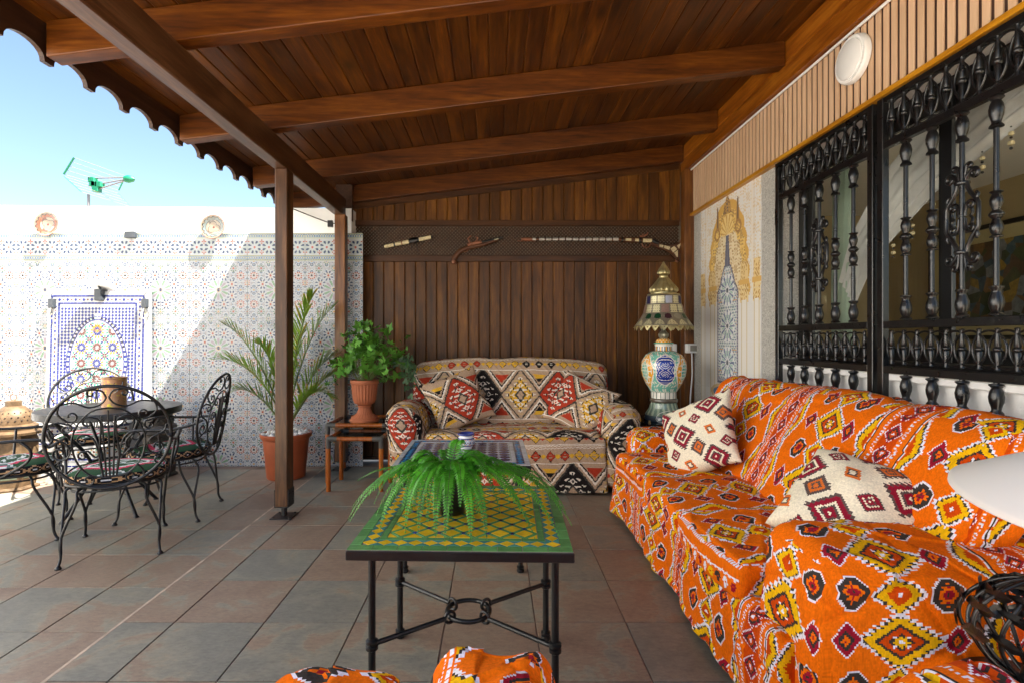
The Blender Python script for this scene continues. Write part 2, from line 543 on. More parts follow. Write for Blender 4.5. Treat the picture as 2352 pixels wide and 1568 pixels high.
def mat_tilefloor():
    m, n, l, b = new_mat('slate_floor_tile')
    v = coords(n, l)
    a = noise(n, l, v, 2.4, 5, 0.62, 0.9)
    a2 = noise(n, l, v, 5.5, 8, 0.74, 0.9)
    r = rnd_out(n)
    s = nmath(n, l, 'ADD', nmath(n, l, 'MULTIPLY_ADD', a2, 0.35, -0.175), nmath(n, l, 'ADD', a, nmath(n, l, 'MULTIPLY_ADD', r, 0.26, -0.13)))
    c = nramp(n, l, s, [(0.34, (0.205, 0.198, 0.168)), (0.46, (0.25, 0.235, 0.188)), (0.50, (0.285, 0.25, 0.188)), (0.52, (0.28, 0.212, 0.156)), (0.62, (0.27, 0.192, 0.140)), (0.74, (0.225, 0.158, 0.117))])
    f = noise(n, l, coords(n, l, (1, 2.2, 1)), 34, 8, 0.78)
    c = nmix(n, l, 0.55, c, nramp(n, l, f, [(0.28, 0.25), (0.5, 0.8), (0.72, 1.25)]), 'MULTIPLY')
    vo = n.new('ShaderNodeTexVoronoi'); vo.inputs['Scale'].default_value = 23
    l.new(v, vo.inputs['Vector'])
    c = nmix(n, l, 1.0, c, nramp(n, l, vo.outputs['Distance'], [(0.03, 0.45), (0.06, 1.0)]), 'MULTIPLY')
    l.new(c, b.inputs['Base Color'])
    l.new(nmath(n, l, 'MULTIPLY_ADD', f, 0.3, 0.32), b.inputs['Roughness'])
    setp(b, spec=0.4)
    bump(n, l, b, nmath(n, l, 'ADD', a2, nmath(n, l, 'MULTIPLY', f, 0.4)), 0.22, 0.006)
    return m
M['floortile'] = mat_tilefloor()
M['grout'] = mat_plain('sandy_grout', (0.46, 0.36, 0.28), 0.95, var=0.35, nscale=9)
M['grouttight'] = mat_plain('dark_grout', (0.20, 0.14, 0.11), 0.95, var=0.6, nscale=4)
M['bouncestone'] = mat_plain('pale_bounce_stone', (0.66, 0.60, 0.50), 0.8, var=0.1, nscale=1.5)  # pale tone chosen so the unseen paving throws sunlight back
M['ground'] = mat_plain('dry_ground', (0.30, 0.25, 0.18), 0.95, var=0.2, nscale=0.6)

def mat_granite():
    m, n, l, b = new_mat('speckled_granite')
    v = coords(n, l, rnd=False)
    a = noise(n, l, v, 120, 3, 0.7)
    g = noise(n, l, v, 45, 3, 0.7)
    c = nramp(n, l, a, [(0.30, (0.12, 0.12, 0.11)), (0.42, (0.45, 0.44, 0.40)), (0.6, (0.62, 0.61, 0.57))])
    c = nmix(n, l, 0.5, c, nramp(n, l, g, [(0.3, (0.5, 0.5, 0.48)), (0.6, (1, 1, 0.97))]), 'MULTIPLY')
    l.new(c, b.inputs['Base Color']); setp(b, rough=0.45)
    return m
M['granite'] = mat_granite()
M['slat'] = mat_wood('pale_slat_laminate', (0.56, 0.36, 0.215), (0.64, 0.43, 0.265), (0.72, 0.50, 0.33), 'Z', 0.5, 0.0, knots=False, var=0.05)
M['slatgap'] = mat_plain('brown_slat_backing', (0.05, 0.021, 0.011), 0.7, var=0.2)

def mat_glass(name, color=(1, 1, 1), rough=0.02):
    m, n, l, b = new_mat(name)
    out = n['Material Output']
    g = n.new('ShaderNodeBsdfGlossy'); g.inputs['Roughness'].default_value = rough
    t = n.new('ShaderNodeBsdfTransparent'); t.inputs['Color'].default_value = (*color, 1)
    fr = n.new('ShaderNodeFresnel'); fr.inputs['IOR'].default_value = 1.5
    mx = n.new('ShaderNodeMixShader')
    l.new(fr.outputs[0], mx.inputs[0]); l.new(t.outputs[0], mx.inputs[1]); l.new(g.outputs[0], mx.inputs[2])
    l.new(mx.outputs[0], out.inputs['Surface'])
    return m
M['glass'] = mat_glass('window_glass', (0.86, 0.88, 0.84))
M['bulb'] = mat_glass('clear_bulb_glass', (0.92, 0.92, 0.9))
M['blackglass'] = mat_plain('smoked_glass', (0.008, 0.009, 0.01), 0.05, var=0.1, rvar=0.02)

def mat_leaf(name, c1, c2, rough=0.42, trans=0.25, tip=None, var=0.5):
    m, n, l, b = new_mat(name)
    out = n['Material Output']
    v = coords(n, l)
    a = noise(n, l, v, 11, 3)
    c = nramp(n, l, a, [(0.3, c1), (0.7, c2)])
    hs = n.new('ShaderNodeHueSaturation'); l.new(c, hs.inputs['Color'])
    l.new(nmath(n, l, 'MULTIPLY_ADD', rnd_out(n), var, 1 - var / 2), hs.inputs['Value'])
    c = hs.outputs[0]
    if tip:
        at = n.new('ShaderNodeAttribute'); at.attribute_name = 'Col'
        c = nmix(n, l, at.outputs['Fac'], c, tip)
    l.new(c, b.inputs['Base Color'])
    setp(b, rough=rough, spec=0.45)
    tr = n.new('ShaderNodeBsdfTranslucent'); l.new(c, tr.inputs['Color'])
    mx = n.new('ShaderNodeMixShader'); mx.inputs[0].default_value = trans
    l.new(b.outputs[0], mx.inputs[1]); l.new(tr.outputs[0], mx.inputs[2])
    l.new(mx.outputs[0], out.inputs['Surface'])
    return m
M['fern'] = mat_leaf('fern_green', (0.040, 0.20, 0.012), (0.10, 0.42, 0.024), 0.36, 0.32, var=0.5)
M['geranium'] = mat_leaf('geranium_green', (0.055, 0.18, 0.016), (0.13, 0.33, 0.034), 0.5, 0.25, var=0.7)
M['ivy'] = mat_leaf('ivy_green', (0.03, 0.085, 0.028), (0.10, 0.17, 0.07), 0.45, 0.2, var=0.7)
M['palm'] = mat_leaf('palm_green', (0.15, 0.29, 0.026), (0.32, 0.48, 0.06), 0.42, 0.3, tip=(0.46, 0.24, 0.035), var=0.4)
M['stem'] = mat_plain('green_stem', (0.10, 0.13, 0.03), 0.6, var=0.3)
M['frondrib'] = mat_plain('dark_frond_rib', (0.035, 0.06, 0.012), 0.55, var=0.3)
# ================================================================== the setting
g = MB(); g.add([(-900, -900, -0.12), (900, -900, -0.12), (900, 900, -0.12), (-900, 900, -0.12)], [(0, 1, 2, 3)])
tag(g.build('ground', M['ground']), kind='structure')

# ---- floor: slate-look tiles laid piece by piece on a bed of grout
FX0, FX1, FY0, FY1 = -8.5, 2.0, -6.0, 5.42
TX, TY = 0.398, 0.403
f = MB(); f.box(FX0, FX1, FY0, FY1, -0.10, -0.0045)
floor = tag(f.build('floor', M['grouttight']), kind='structure')
def tile_mesh(w, d, nm):
    b = MB(); gpx = 0.0030
    b.box(-w / 2 + gpx, w / 2 - gpx, -d / 2 + gpx, d / 2 - gpx, -0.006, 0.0, 0.0012)
    return b.mesh(nm, M['floortile'])
t_full = tile_mesh(TX, TY, 'tile_full')
SEAM = -1.645
t_strip1 = tile_mesh(-1.412 - (SEAM + 0.004), TY, 'tile_strip_a')
t_strip2 = tile_mesh((SEAM - 0.004) + 1.935, 0.402, 'tile_strip_b')
t_left = tile_mesh(0.397, 0.402, 'tile_left')
ntile = 0
rowsA = [1.932 - TY * 2 + TY * k for k in range(11)]
for y in rowsA:
    if y + TY > FY1 + 0.03: continue
    inst('tile', t_strip1, floor, ((SEAM + 0.004 - 1.412) / 2, y + TY / 2, random.uniform(-0.0006, 0.0006)), (0, 0, random.choice((0, PI))))
    for k in range(8):
        x = -1.412 + TX * k
        inst('tile', t_full, floor, (x + TX / 2, y + TY / 2, random.uniform(-0.0006, 0.0006)), (0, 0, random.choice((0, PI))))
rowsB = [2.257 - 0.402 * 2 + 0.402 * k for k in range(10)]
for y in rowsB:
    if y + 0.402 > 5.24: continue
    inst('tile', t_strip2, floor, ((SEAM - 0.004 - 1.935) / 2, y + 0.201, 0), (0, 0, random.choice((0, PI))))
    for k in range(9):
        x = -1.935 - 0.397 * (k + 1)
        if x > -4.95 - 0.4:
            inst('tile', t_left, floor, (x + 0.1985, y + 0.201, random.uniform(-0.0006, 0.0006)), (0, 0, random.choice((0, PI))))
ft = MB()                                                         # unseen paving, made pale to bounce sunlight into the shade
ft.box(FX0, 2.0, FY0, 1.10, -0.004, -0.001)
tag(ft.build('bounce_paving', M['bouncestone'], floor), kind='stuff')
sj = MB(); sj.box(SEAM - 0.0068, SEAM + 0.0068, 1.0, 5.16, -0.004, 0.0004)
sj.build('expansion_joint', M['grout'], floor)
for (y, xa, xb) in [(q, -1.4, 1.8) for q in rowsA[1:]] :
    pass

# ---- printed wall tiles
def flower(r, cx, cy, n, r0, r1, col, width=0.35, ph=0.0):
    dx, dy = r.rel(cx, cy); d = np.hypot(dx, dy); a = np.arctan2(dy, dx)
    s = np.cos(n * (a + ph))
    t = (d - r0) / (r1 - r0)
    r.put((t > 0) & (t < 1) & (s > 1 - 2 * width * np.sqrt(np.clip(np.sin(np.clip(t, 0, 1) * PI), 0, 1))), col)
def disc(r, cx, cy, rad, col, r_in=-1):
    dx, dy = r.rel(cx, cy); d = np.hypot(dx, dy)
    r.put((d < rad) & (d >= r_in), col)
NAVY = lin(38, 58, 100); TEAL = lin(96, 128, 144); ORG = lin(176, 84, 46); GRN = lin(76, 116, 78)
MAU = lin(120, 96, 108); YEL = lin(210, 160, 66); DRK = lin(46, 40, 44); GRY = lin(130, 142, 152); WHT = (0.37, 0.385, 0.40)
TW = 0.566
zt = Ras(TW, TW, 0.0034, WHT)
fill = np.cos(zt.X * 2 * PI / TW * 20) * np.cos(zt.Y * 2 * PI / TW * 20)
zt.put(fill > 0.45, lin(92, 112, 138)); zt.put(fill < -0.55, lin(150, 118, 92))
dd = [(x, y) for x in (0.0735, 0.147, 0.218, 0.283) for y in (0.035, 0.106, 0.175, 0.245)]
for x, y in dd:
    for sx in (-1, 1):
        for sy in (-1, 1):
            dx, dy = zt.rel(sx * x, sy * y)
            zt.put((np.hypot(dx, dy) < 0.026), WHT); zt.put((np.hypot(dx, dy) < 0.0165), lin(100, 120, 142)); zt.put(np.hypot(dx, dy) < 0.006, lin(150, 146, 118))
def rosette(cx, cy, rad, outer, inner, core, n=10):
    disc(zt, cx, cy, rad * 1.12, WHT)
    flower(zt, cx, cy, n, rad * 0.62, rad * 1.1, outer, 0.6)
    flower(zt, cx, cy, n, rad * 0.38, rad * 0.66, inner, 0.5, PI / n)
    disc(zt, cx, cy, rad * 0.30, core)
for sx in (-1, 1):
    for sy in (-1, 1):
        rosette(sx * 0.218, sy * 0.139, 0.036, ORG, lin(226, 196, 170), DRK)
        rosette(sx * 0.147, sy * 0.212, 0.032, GRN, MAU, ORG, 8)
        rosette(sx * 0.283, sy * 0.069, 0.030, ORG, YEL, GRY, 8)
        for (px, py) in ((0.055, 0.139), (0.133, 0.057)):
            disc(zt, sx * px, sy * py, 0.050, WHT)
            flower(zt, sx * px, sy * py, 8, 0.026, 0.050, NAVY, 0.45, PI / 8)
            flower(zt, sx * px, sy * py, 8, 0.018, 0.026, YEL, 0.4, PI / 8)
            disc(zt, sx * px, sy * py, 0.0115, ORG)
    rosette(sx * 0.218, 0, 0.034, NAVY, lin(130, 160, 190), YEL)
    rosette(sx * 0.218, 0.283, 0.034, NAVY, lin(130, 160, 190), YEL)
    rosette(sx * 0.074, 0.283, 0.030, GRN, YEL, NAVY)
rosette(0, 0.212, 0.028, GRN, ORG, YEL, 8); rosette(0, -0.212, 0.028, GRN, ORG, YEL, 8)
rosette(0.283, 0.212, 0.030, MAU, GRN, ORG, 8); rosette(0.283, -0.212, 0.030, MAU, GRN, ORG, 8)
disc(zt, 0, 0, 0.101, WHT)
flower(zt, 0, 0, 8, 0.035, 0.098, lin(176, 158, 168), 0.30); flower(zt, 0, 0, 8, 0.035, 0.098, lin(130, 166, 130), 0.30, PI / 8)
disc(zt, 0, 0, 0.025, lin(222, 196, 160)); disc(zt, 0, 0, 0.016, NAVY)
bt = Ras(TW, 0.274, 0.0034, WHT)
for k in range(4):
    cx = (k + 0.5) * TW / 4
    disc(bt, cx, 0.135, 0.068, lin(190, 200, 196))
    flower(bt, cx, 0.135, 8, 0.034, 0.066, NAVY, 0.5, PI / 8); flower(bt, cx, 0.135, 8, 0.018, 0.036, WHT, 0.7, 0)
    disc(bt, cx, 0.135, 0.020, WHT); disc(bt, cx, 0.135, 0.012, lin(190, 100, 80))
    flower(bt, cx + TW / 8, 0.085, 4, 0.0, 0.022, ORG, 0.5); flower(bt, cx + TW / 8, 0.188, 4, 0.0, 0.022, ORG, 0.5)
for (a, b_) in ((0.0, 0.062), (0.215, 0.274)):
    band = (bt.Y >= a) & (bt.Y < b_)
    bt.put(band, lin(206, 212, 200))
    yy = (bt.Y - a) / (b_ - a)
    core = band & (np.abs(yy - 0.5) < 0.27)
    ch = np.cos(bt.X * 2 * PI / TW * 24) * np.cos((yy - 0.5) * 2 * PI * 1.6)
    bt.put(core, lin(152, 178, 196)); bt.put(core & (ch > 0.25), lin(84, 116, 164)); bt.put(core & (ch < -0.5), lin(222, 206, 140))
    bt.put(band & (np.abs(np.abs(yy - 0.5) - 0.33) < 0.045), lin(160, 160, 120))
for q_ in (zt, bt):
    w_ = np.abs(q_.a - np.array(WHT)).sum(-1) > 0.02
    q_.a[w_] *= 0.62
def print_tile(ras, w, h, u0, v0, nm, mat, th=0.010, cell=0.0041, gap=0.0014, facing='-Y'):
    nu, nv = int(w / cell) + 1, int(h / cell) + 1
    u = np.linspace(gap, w - gap, nu); v = np.linspace(gap, h - gap, nv)
    U, Vv = np.meshgrid(u, v, indexing='ij')
    P = np.stack([U, np.zeros_like(U), Vv], -1)
    F = grid_faces(nu, nv)
    C = ras.sample((U[:-1, :-1] + U[1:, 1:]) / 2 + u0, (Vv[:-1, :-1] + Vv[1:, 1:]) / 2 + v0).reshape(-1, 3)
    n0 = nu * nv
    cs = [(gap, 0, gap), (w - gap, 0, gap), (w - gap, 0, h - gap), (gap, 0, h - gap)]
    side = np.array(cs + [(a, th, c) for a, _, c in cs])
    SF = np.array([(0, 4, 5, 1), (1, 5, 6, 2), (2, 6, 7, 3), (3, 7, 4, 0)]) + n0
    return np_mesh(nm, np.concatenate([P.reshape(-1, 3), side]), np.concatenate([F, SF]),
                   np.concatenate([C, np.full((4, 3), 0.7)]), mat, smooth=False, merge=False)
WY = 5.18
tw = thing('tiled_wall', 'white terrace wall clad in patterned blue and orange tiles, sky above it', 'wall', (0, WY, 0))
c = MB()
c.add([(-8.5, 0.012, 0), (-1.405, 0.012, 0), (-1.405, 0.30, 0), (-8.5, 0.30, 0), (-8.5, 0.012, 2.585), (-1.405, 0.012, 2.522), (-1.405, 0.30, 2.522), (-8.5, 0.30, 2.585)],
      [(0, 1, 5, 4), (1, 2, 6, 5), (2, 3, 7, 6), (3, 0, 4, 7), (4, 5, 6, 7)])
c.build('wall_core', M['white'], tw)
tA = print_tile(zt, TW, TW / 2, TW / 2, 0, 'tile_a', M['print'])
tB = print_tile(zt, TW, TW / 2, TW / 2, TW / 2, 'tile_b', M['print'])
tC = print_tile(bt, TW, 0.274, 0, 0, 'tile_border', M['print'])
bot = print_tile(zt, TW, 0.024, TW / 2, TW / 2 - 0.024, 'tile_cut', M['print'])
for k in range(-9, 6):
    x = -4.686 + TW * k
    if x > -1.45: continue
    for r_ in range(7):
        z = 2.005 - TW / 2 * (r_ + 1)
        inst('tile', tA if r_ % 2 == 0 else tB, tw, (x, 0, z)) if k > -3 or r_ < 0 else None
    if k > -3:
        inst('border_tile', tC, tw, (x, 0, 2.005)); inst('tile', bot, tw, (x, 0, 0))
wl_ = MB(); wl_.box(-8.5, -6.39, 0, 0.012, 0.0, 2.28); wl_.build('side_render', M['white'], tw)
tw2 = MB(); tw2.box(-5.75, -5.55, -6, WY - 0.002, 0, 5.2)  # unseen wall, added to reflect sunlight under the pergola
tag(tw2.build('added_bounce_wall', M['white']), 'tall white wall added left of the picture to bounce sunlight', 'wall')
tw3 = MB(); tw3.box(-8.5, 6, -6.2, -6, 0, 1.1)  # unseen low wall, added among the bounce surfaces behind the camera
tag(tw3.build('added_bounce_parapet', M['white']), 'low white parapet added behind the viewer as a bounce surface, out of the picture', 'wall')

# ---- house wall on the right: white masonry, window opening, granite, mural, slats
HX = 1.97
WN0, WN1, WZ0, WZ1 = 0.75, 3.62, 1.075, 2.44
hw = thing('house_wall', 'white house wall along the right side behind the orange sofa', 'wall', (HX, 0, 0))
b = MB()
b.box(0.004, 0.26, 0.20, WN0, 0, 3.32); b.box(0.004, 0.26, WN1, 5.6, 0, 3.32)
b.box(0.004, 0.26, WN0, WN1, 0, WZ0); b.box(0.004, 0.26, WN0, WN1, WZ1, 3.32)
b.build('masonry', M['white'], hw)
b = MB(); b.box(-0.030, 0.26, WN0 - 0.02, WN1 - 0.004, WZ0 - 0.03, WZ0 + 0.004, 0.004); b.build('window_sill', M['whitepaint'], hw)
for nm, y0, y1 in (('granite_strip', 5.012, 5.30), ('granite_strip', 3.625, 3.872)):
    b = MB(); b.box(-0.014, 0.004, y0, y1, 0, 2.445, 0.002); b.build(nm, M['granite'], hw)
b = MB(); b.box(0.004, 0.255, WN1 - 0.012, WN1 - 0.0005, WZ0, WZ1); b.build('granite_jamb', M['granite'], hw)

# mural of printed tiles
mr = Ras(1.136, 2.45, 0.0062, (0.80, 0.78, 0.70))
X, Z = mr.X - 0.568, mr.Y - 0.27
CR = (0.80, 0.75, 0.60); GD = lin(226, 178, 84); GD2 = lin(196, 146, 60); BR = lin(120, 92, 60); LW = (0.80, 0.80, 0.80)
orn = (np.sin(X * 95 + 2.2 * np.sin(Z * 60)) * np.sin(Z * 88 + 2.0 * np.sin(X * 75)))
def m_orn(mask, base, dark):
    mr.put(mask, base); mr.put(mask & (orn > 0.30), dark)
lace = np.sin(X * 150 + 3 * np.sin(Z * 47)) * np.sin(Z * 130 + 3 * np.sin(X * 61))
mr.put(Z > -1, (0.82, 0.81, 0.77))
m1 = (Z > 1.30); mr.put(m1 & (lace > 0.25), lin(236, 222, 190)); mr.put(m1 & (lace > 0.62), lin(220, 192, 142))
mr.put((np.abs(np.abs(X) - 0.43) < 0.012) & (Z > 1.3), lin(238, 230, 214)); mr.put((np.abs(np.abs(X) - 0.46) < 0.004), lin(214, 190, 150))
def lobed(w0, ztop, zbot, nl, amp):
    t = np.clip((Z - zbot) / (ztop - zbot), 0, 1)
    w = w0 * np.sqrt(np.clip(1 - t ** 2.7, 0, 1)) + amp * np.abs(np.sin(t * PI * nl)) * (1 - 0.4 * t)
    return (np.abs(X) < w) & (Z > zbot) & (Z < ztop)
o1 = lobed(0.365, 2.14, 1.30, 6, 0.034); o2 = lobed(0.325, 2.07, 1.30, 6, 0.032); o3 = lobed(0.265, 1.90, 1.30, 5, 0.026)
mr.put(o1, lin(222, 172, 66)); mr.put(o2, lin(246, 206, 104)); mr.put(o2 & (lace > 0.1), lin(214, 166, 76)); mr.put(o2 & (lace > 0.55), lin(150, 110, 56))
mr.put(o3, lin(240, 222, 178)); mr.put(o3 & (lace > 0.2), lin(212, 176, 116)); mr.put(o3 & (lace > 0.6), lin(168, 128, 76))
shell = (np.hypot(X, Z - 1.90) < 0.115) & (Z > 1.85); mr.put(shell, lin(246, 214, 130)); mr.put(shell & (np.cos(np.arctan2(Z - 1.85, X) * 15) > 0.4), lin(214, 164, 72))
pk = (np.abs(X) < 0.085 * np.clip(1 - (Z - 2.02) / 0.16, 0, 1) ** 0.6) & (Z > 2.02); mr.put(pk, lin(196, 148, 60)); mr.put(pk & (lace > 0.1), lin(110, 80, 44))
for s_ in (-0.19, 0.19):
    k_ = (np.abs(X - s_) < 0.036 * np.clip(1 - (Z - 1.92) / 0.2, 0, 1) ** 0.5) & (Z > 1.92) & (Z < 2.12); mr.put(k_, lin(188, 138, 56)); mr.put(k_ & (np.abs(X - s_) < 0.014), lin(110, 82, 50))
    mr.put(np.abs(np.hypot(X - s_ * 1.05, Z - 1.88) - 0.045) < 0.012, lin(170, 122, 50))
# columns and capitals
for cx, w_ in ((-0.30, 0.062), (0.30, 0.062), (-0.52, 0.05), (0.50, 0.05)):
    cm = np.abs(X - cx) < w_
    m_orn(cm & (Z > 1.42) & (Z < 1.58), lin(238, 208, 140), lin(196, 150, 70))
    m_orn((np.abs(X - cx) < w_ * 1.1) & (Z > 1.26) & (Z < 1.42), lin(240, 214, 150), GD2)
    mr.put((np.abs(X - cx) < w_ * 1.35) & (Z > 1.40) & (Z < 1.44), GD)
    mr.put((np.abs(X - cx) < w_ * 0.72) & (Z < 1.28), lin(240, 236, 226))
    mr.put((np.abs(np.abs(X - cx) - w_ * 0.72) < 0.006) & (Z < 1.28), lin(214, 196, 150))
# pointed door of geometric tiles
hh = np.clip((Z - 1.30) / 0.30, 0, 1)
wd = np.where(Z < 1.60, 0.168 * (1 - 0.86 * hh ** 1.3) + 0.022 * np.abs(np.sin(hh * 6.5)) * (1 - hh), 0.018 * np.clip((1.80 - Z) / 0.2, 0, 1))
door = (np.abs(X) < wd + 0.03) & (Z > 0.60) & (Z < 1.84); mr.put(door, lin(84, 86, 110))
mr.put((np.abs(X) < wd + 0.016) & (Z > 0.62) & (Z < 1.58) & (np.cos((X + Z) * 260) > 0), lin(200, 200, 206))
din = (np.abs(X) < wd) & (Z > 0.65) & (Z < 1.58)
mr.put(din, (0.74, 0.76, 0.76))
gm = np.cos(X * 140) * np.cos(Z * 140)
mr.put(din & (gm > 0.35), lin(84, 100, 140)); mr.put(din & (gm < -0.5), lin(150, 186, 170)); mr.put(din & (np.abs(gm) < 0.06) & (np.sin(Z * 30) > 0.6), lin(216, 150, 70))
for cz in (0.78, 1.08, 1.38):
    dr = np.hypot(X, Z - cz); an = np.arctan2(Z - cz, X)
    mr.put(din & (dr < 0.135), (0.78, 0.80, 0.80))
    mr.put(din & (dr < 0.13) & (dr > 0.035) & (np.cos(an * 12) > 0.35), lin(96, 116, 150)); mr.put(din & (dr < 0.10) & (dr > 0.05) & (np.cos(an * 12) < -0.5), lin(160, 200, 186))
    mr.put(din & (dr < 0.022), lin(50, 64, 84))
# basin in front of the door
bs = ((X / 0.34) ** 2 + ((Z - 0.52) / 0.085) ** 2 < 1); mr.put(bs, lin(214, 186, 140)); mr.put(((X / 0.28) ** 2 + ((Z - 0.52) / 0.06) ** 2 < 1), lin(70, 110, 150))
mr.put((Z < 0.47) & (np.abs(X) < 0.34), lin(236, 226, 206))
mr.a = 0.90 * mr.a + 0.10 * np.array((0.90, 0.87, 0.80))
mural = thing('tile_mural', 'tall printed mural of golden arches and a tiled doorway on the white wall', 'mural', (HX - 0.016, 5.010, 0))
nz = 6; hh_ = 2.445 / nz
for r_ in range(nz):
    for cc in range(2):
        me = print_tile(mr, 0.568, hh_, 0.568 * cc, hh_ * r_, 'mural_tile', M['murals'], th=0.012, cell=0.0066, gap=0.0006)
        inst('mural_tile', me, mural, (0, -0.568 * cc, hh_ * r_), (0, 0, -PI / 2))

# slatted cladding above the mural and window
SZ0, SZ1 = 2.472, 2.905
sp = thing('slat_cladding', 'pale wood slat cladding above the mural and the window', 'cladding', (HX - 0.006, 0, 0))
b = MB(); b.box(-0.012, 0.008, 0.2, 5.28, SZ0 - 0.01, SZ1); b.build('backing_board', M['slatgap'], sp)
b = MB(); b.box(-0.0215, -0.0125, -0.0168, 0.0168, SZ0, SZ1, 0.0015); slat_me = b.mesh('slat', M['slat'])
for k in range(80):
    inst('slat', slat_me, sp, (0, 5.25 - 0.0535 * k, 0))
b = MB(); b.box(-0.054, 0.008, 0.2, 5.30, 2.445, SZ0 - 0.001, 0.004); b.build('trim_rail', M['trim'], sp)
cb = MB(); cb.tube([(HX - 0.045, 0.2, 2.898), (HX - 0.045, 5.24, 2.898), (HX - 0.05, 5.275, 2.88), (HX - 0.05, 5.285, 2.3), (HX - 0.05, 5.285, 1.72)], 0.008, 8)
tag(cb.build('white_conduit', M['whitepaint'], smooth=True), 'thin white conduit along the top of the slats and down the corner post', 'conduit')

# ---- round wall lamp
wlp = thing('wall_lamp', 'round white plastic lamp fixed to the pale slats', 'lamp', (HX - 0.036, 2.84, 2.745))
b = MB(); b.lathe([(0.0, 0.03), (0.118, 0.03), (0.125, 0.02), (0.125, -0.002), (0.0, -0.002)], 48, axis='X'); 
o = b.build('housing', M['whitepaint'], wlp, smooth=True); o.scale = (-1, 1, 1)
b = MB(); b.lathe([(0.0, 0.052), (0.05, 0.050), (0.085, 0.044), (0.100, 0.036), (0.102, 0.029), (0, 0.029)], 48, axis='X'); o = b.build('diffuser', M['whitepaint'], wlp, smooth=True); o.scale = (-1, 1, 1)
b = MB()
for k in range(56):
    a = 2 * PI * k / 56
    b.lathe([(0, -0.003), (0.0034, -0.001), (0.0034, 0.001), (0, 0.003)], 6, c=(-0.032, 0.110 * math.cos(a), 0.110 * math.sin(a)))
b.build('beaded_rim', M['whitepaint'], wlp)

# ================================================================== pergola
pg = thing('pergola', 'dark stained timber pergola roof with scalloped eave over the seating', 'pergola', (0, 0, 0))
SL = 0.123
def zr(x): return 2.604 + SL * (x + 1.47)          # underside of the rafters
RH = 0.165
ang = math.atan(SL)
# boards
x = -2.10; k = 0
pw = 0.109
while x < 1.93:
    b = MB()
    b.add([], [])
    y0, y1 = 0.12, 5.34
    w = pw
    # a board with a v-groove along each edge
    z0 = 0.0
    prof = [(0.0, 0.006), (0.007, 0.0), (w - 0.007, 0.0), (w, 0.006), (w, 0.018), (0, 0.018)]
    if k == 0:
        b.prism(prof, y0, y1, 'Y'); board_me = b.mesh('roof_board', M['roof'])
    o = inst('roof_board', board_me, pg, (x, 0, zr(x) + RH + random.uniform(0, 0.0015)), (0, -ang, 0))
    x += pw * math.cos(ang) + 0.0006; k += 1
b = MB()
b.add([(-2.14, 0.10, zr(-2.14) + RH + 0.021), (2.3, 0.10, zr(2.3) + RH + 0.021), (2.3, 5.5, zr(2.3) + RH + 0.021), (-2.14, 5.5, zr(-2.14) + RH + 0.021),
       (-2.14, 0.10, zr(-2.14) + RH + 0.05), (2.3, 0.10, zr(2.3) + RH + 0.05), (2.3, 5.5, zr(2.3) + RH + 0.05), (-2.14, 5.5, zr(-2.14) + RH + 0.05)],
      [(3, 2, 1, 0), (4, 5, 6, 7), (0, 1, 5, 4), (1, 2, 6, 5), (2, 3, 7, 6), (3, 0, 4, 7)])
b.build('roof_covering', M['fascia'], pg)
# rafters
for yc in (0.40, 1.42, 2.455, 3.475, 4.515, 5.315):
    b = MB(); hw_ = 0.045 if yc < 5 else 0.04
    x0, x1 = -2.045, 1.887
    b.add([(x0, yc - hw_, zr(x0)), (x1, yc - hw_, zr(x1)), (x1, yc + hw_, zr(x1)), (x0, yc + hw_, zr(x0)),
           (x0, yc - hw_, zr(x0) + RH), (x1, yc - hw_, zr(x1) + RH), (x1, yc + hw_, zr(x1) + RH), (x0, yc + hw_, zr(x0) + RH)],
          [(3, 2, 1, 0), (4, 5, 6, 7), (0, 1, 5, 4), (1, 2, 6, 5), (2, 3, 7, 6), (3, 0, 4, 7)])
    o = b.build('rafter', M['rafter'], pg)
    md = o.modifiers.new('edge', 'BEVEL'); md.width = 0.006; md.segments = 2
# front beam and wall plate
b = MB(); b.box(-1.535, -1.442, 0.12, 5.13, 2.427, 2.602, 0.006); b.build('front_beam', M['beam'], pg)
b = MB(); b.box(1.889, 1.968, 0.12, 5.42, 2.912, 3.038, 0.004); b.build('wall_plate', M['wallbeam'], pg)
b = MB(); b.box(1.891, 1.968, 0.12, 5.42, 3.0415, zr(1.89) + RH - 0.003, 0.004); b.build('wall_plate', M['wallbeam'], pg)
# scalloped eave board
b = MB()
y = 0.12; pts = []
while y < 5.14:
    pts.append((y, 2.518)); pts.append((y + 0.052, 2.518))
    for j in range(1, 12):
        a = PI * j / 12
        pts.append((y + 0.154 - 0.102 * math.cos(a), 2.518 + 0.064 * math.sin(a) ** 0.8))
    y += 0.256
pts.append((y, 2.518))
top = zr(-2.08) + RH + 0.02
v, f_ = [], []
for (yy, zz) in pts: v += [(-2.085, yy, zz), (-2.062, yy, zz), (-2.062, yy, top), (-2.085, yy, top)]
for i in range(len(pts) - 1):
    a, c_ = 4 * i, 4 * i + 4
    f_ += [(a, c_, c_ + 1, a + 1), (a + 1, c_ + 1, c_ + 2, a + 2), (a + 2, c_ + 2, c_ + 3, a + 3), (a + 3, c_ + 3, c_, a)]
f_ += [(0, 1, 2, 3), (len(v) - 1, len(v) - 2, len(v) - 3, len(v) - 4)]
b.add(v, f_); b.build('scalloped_eave_board', M['fascia'], pg)
b = MB(); b.box(-1.56, -1.40, 5.20, 5.24, 2.40, 2.76); b.build('infill_board', M['fascia'], pg)
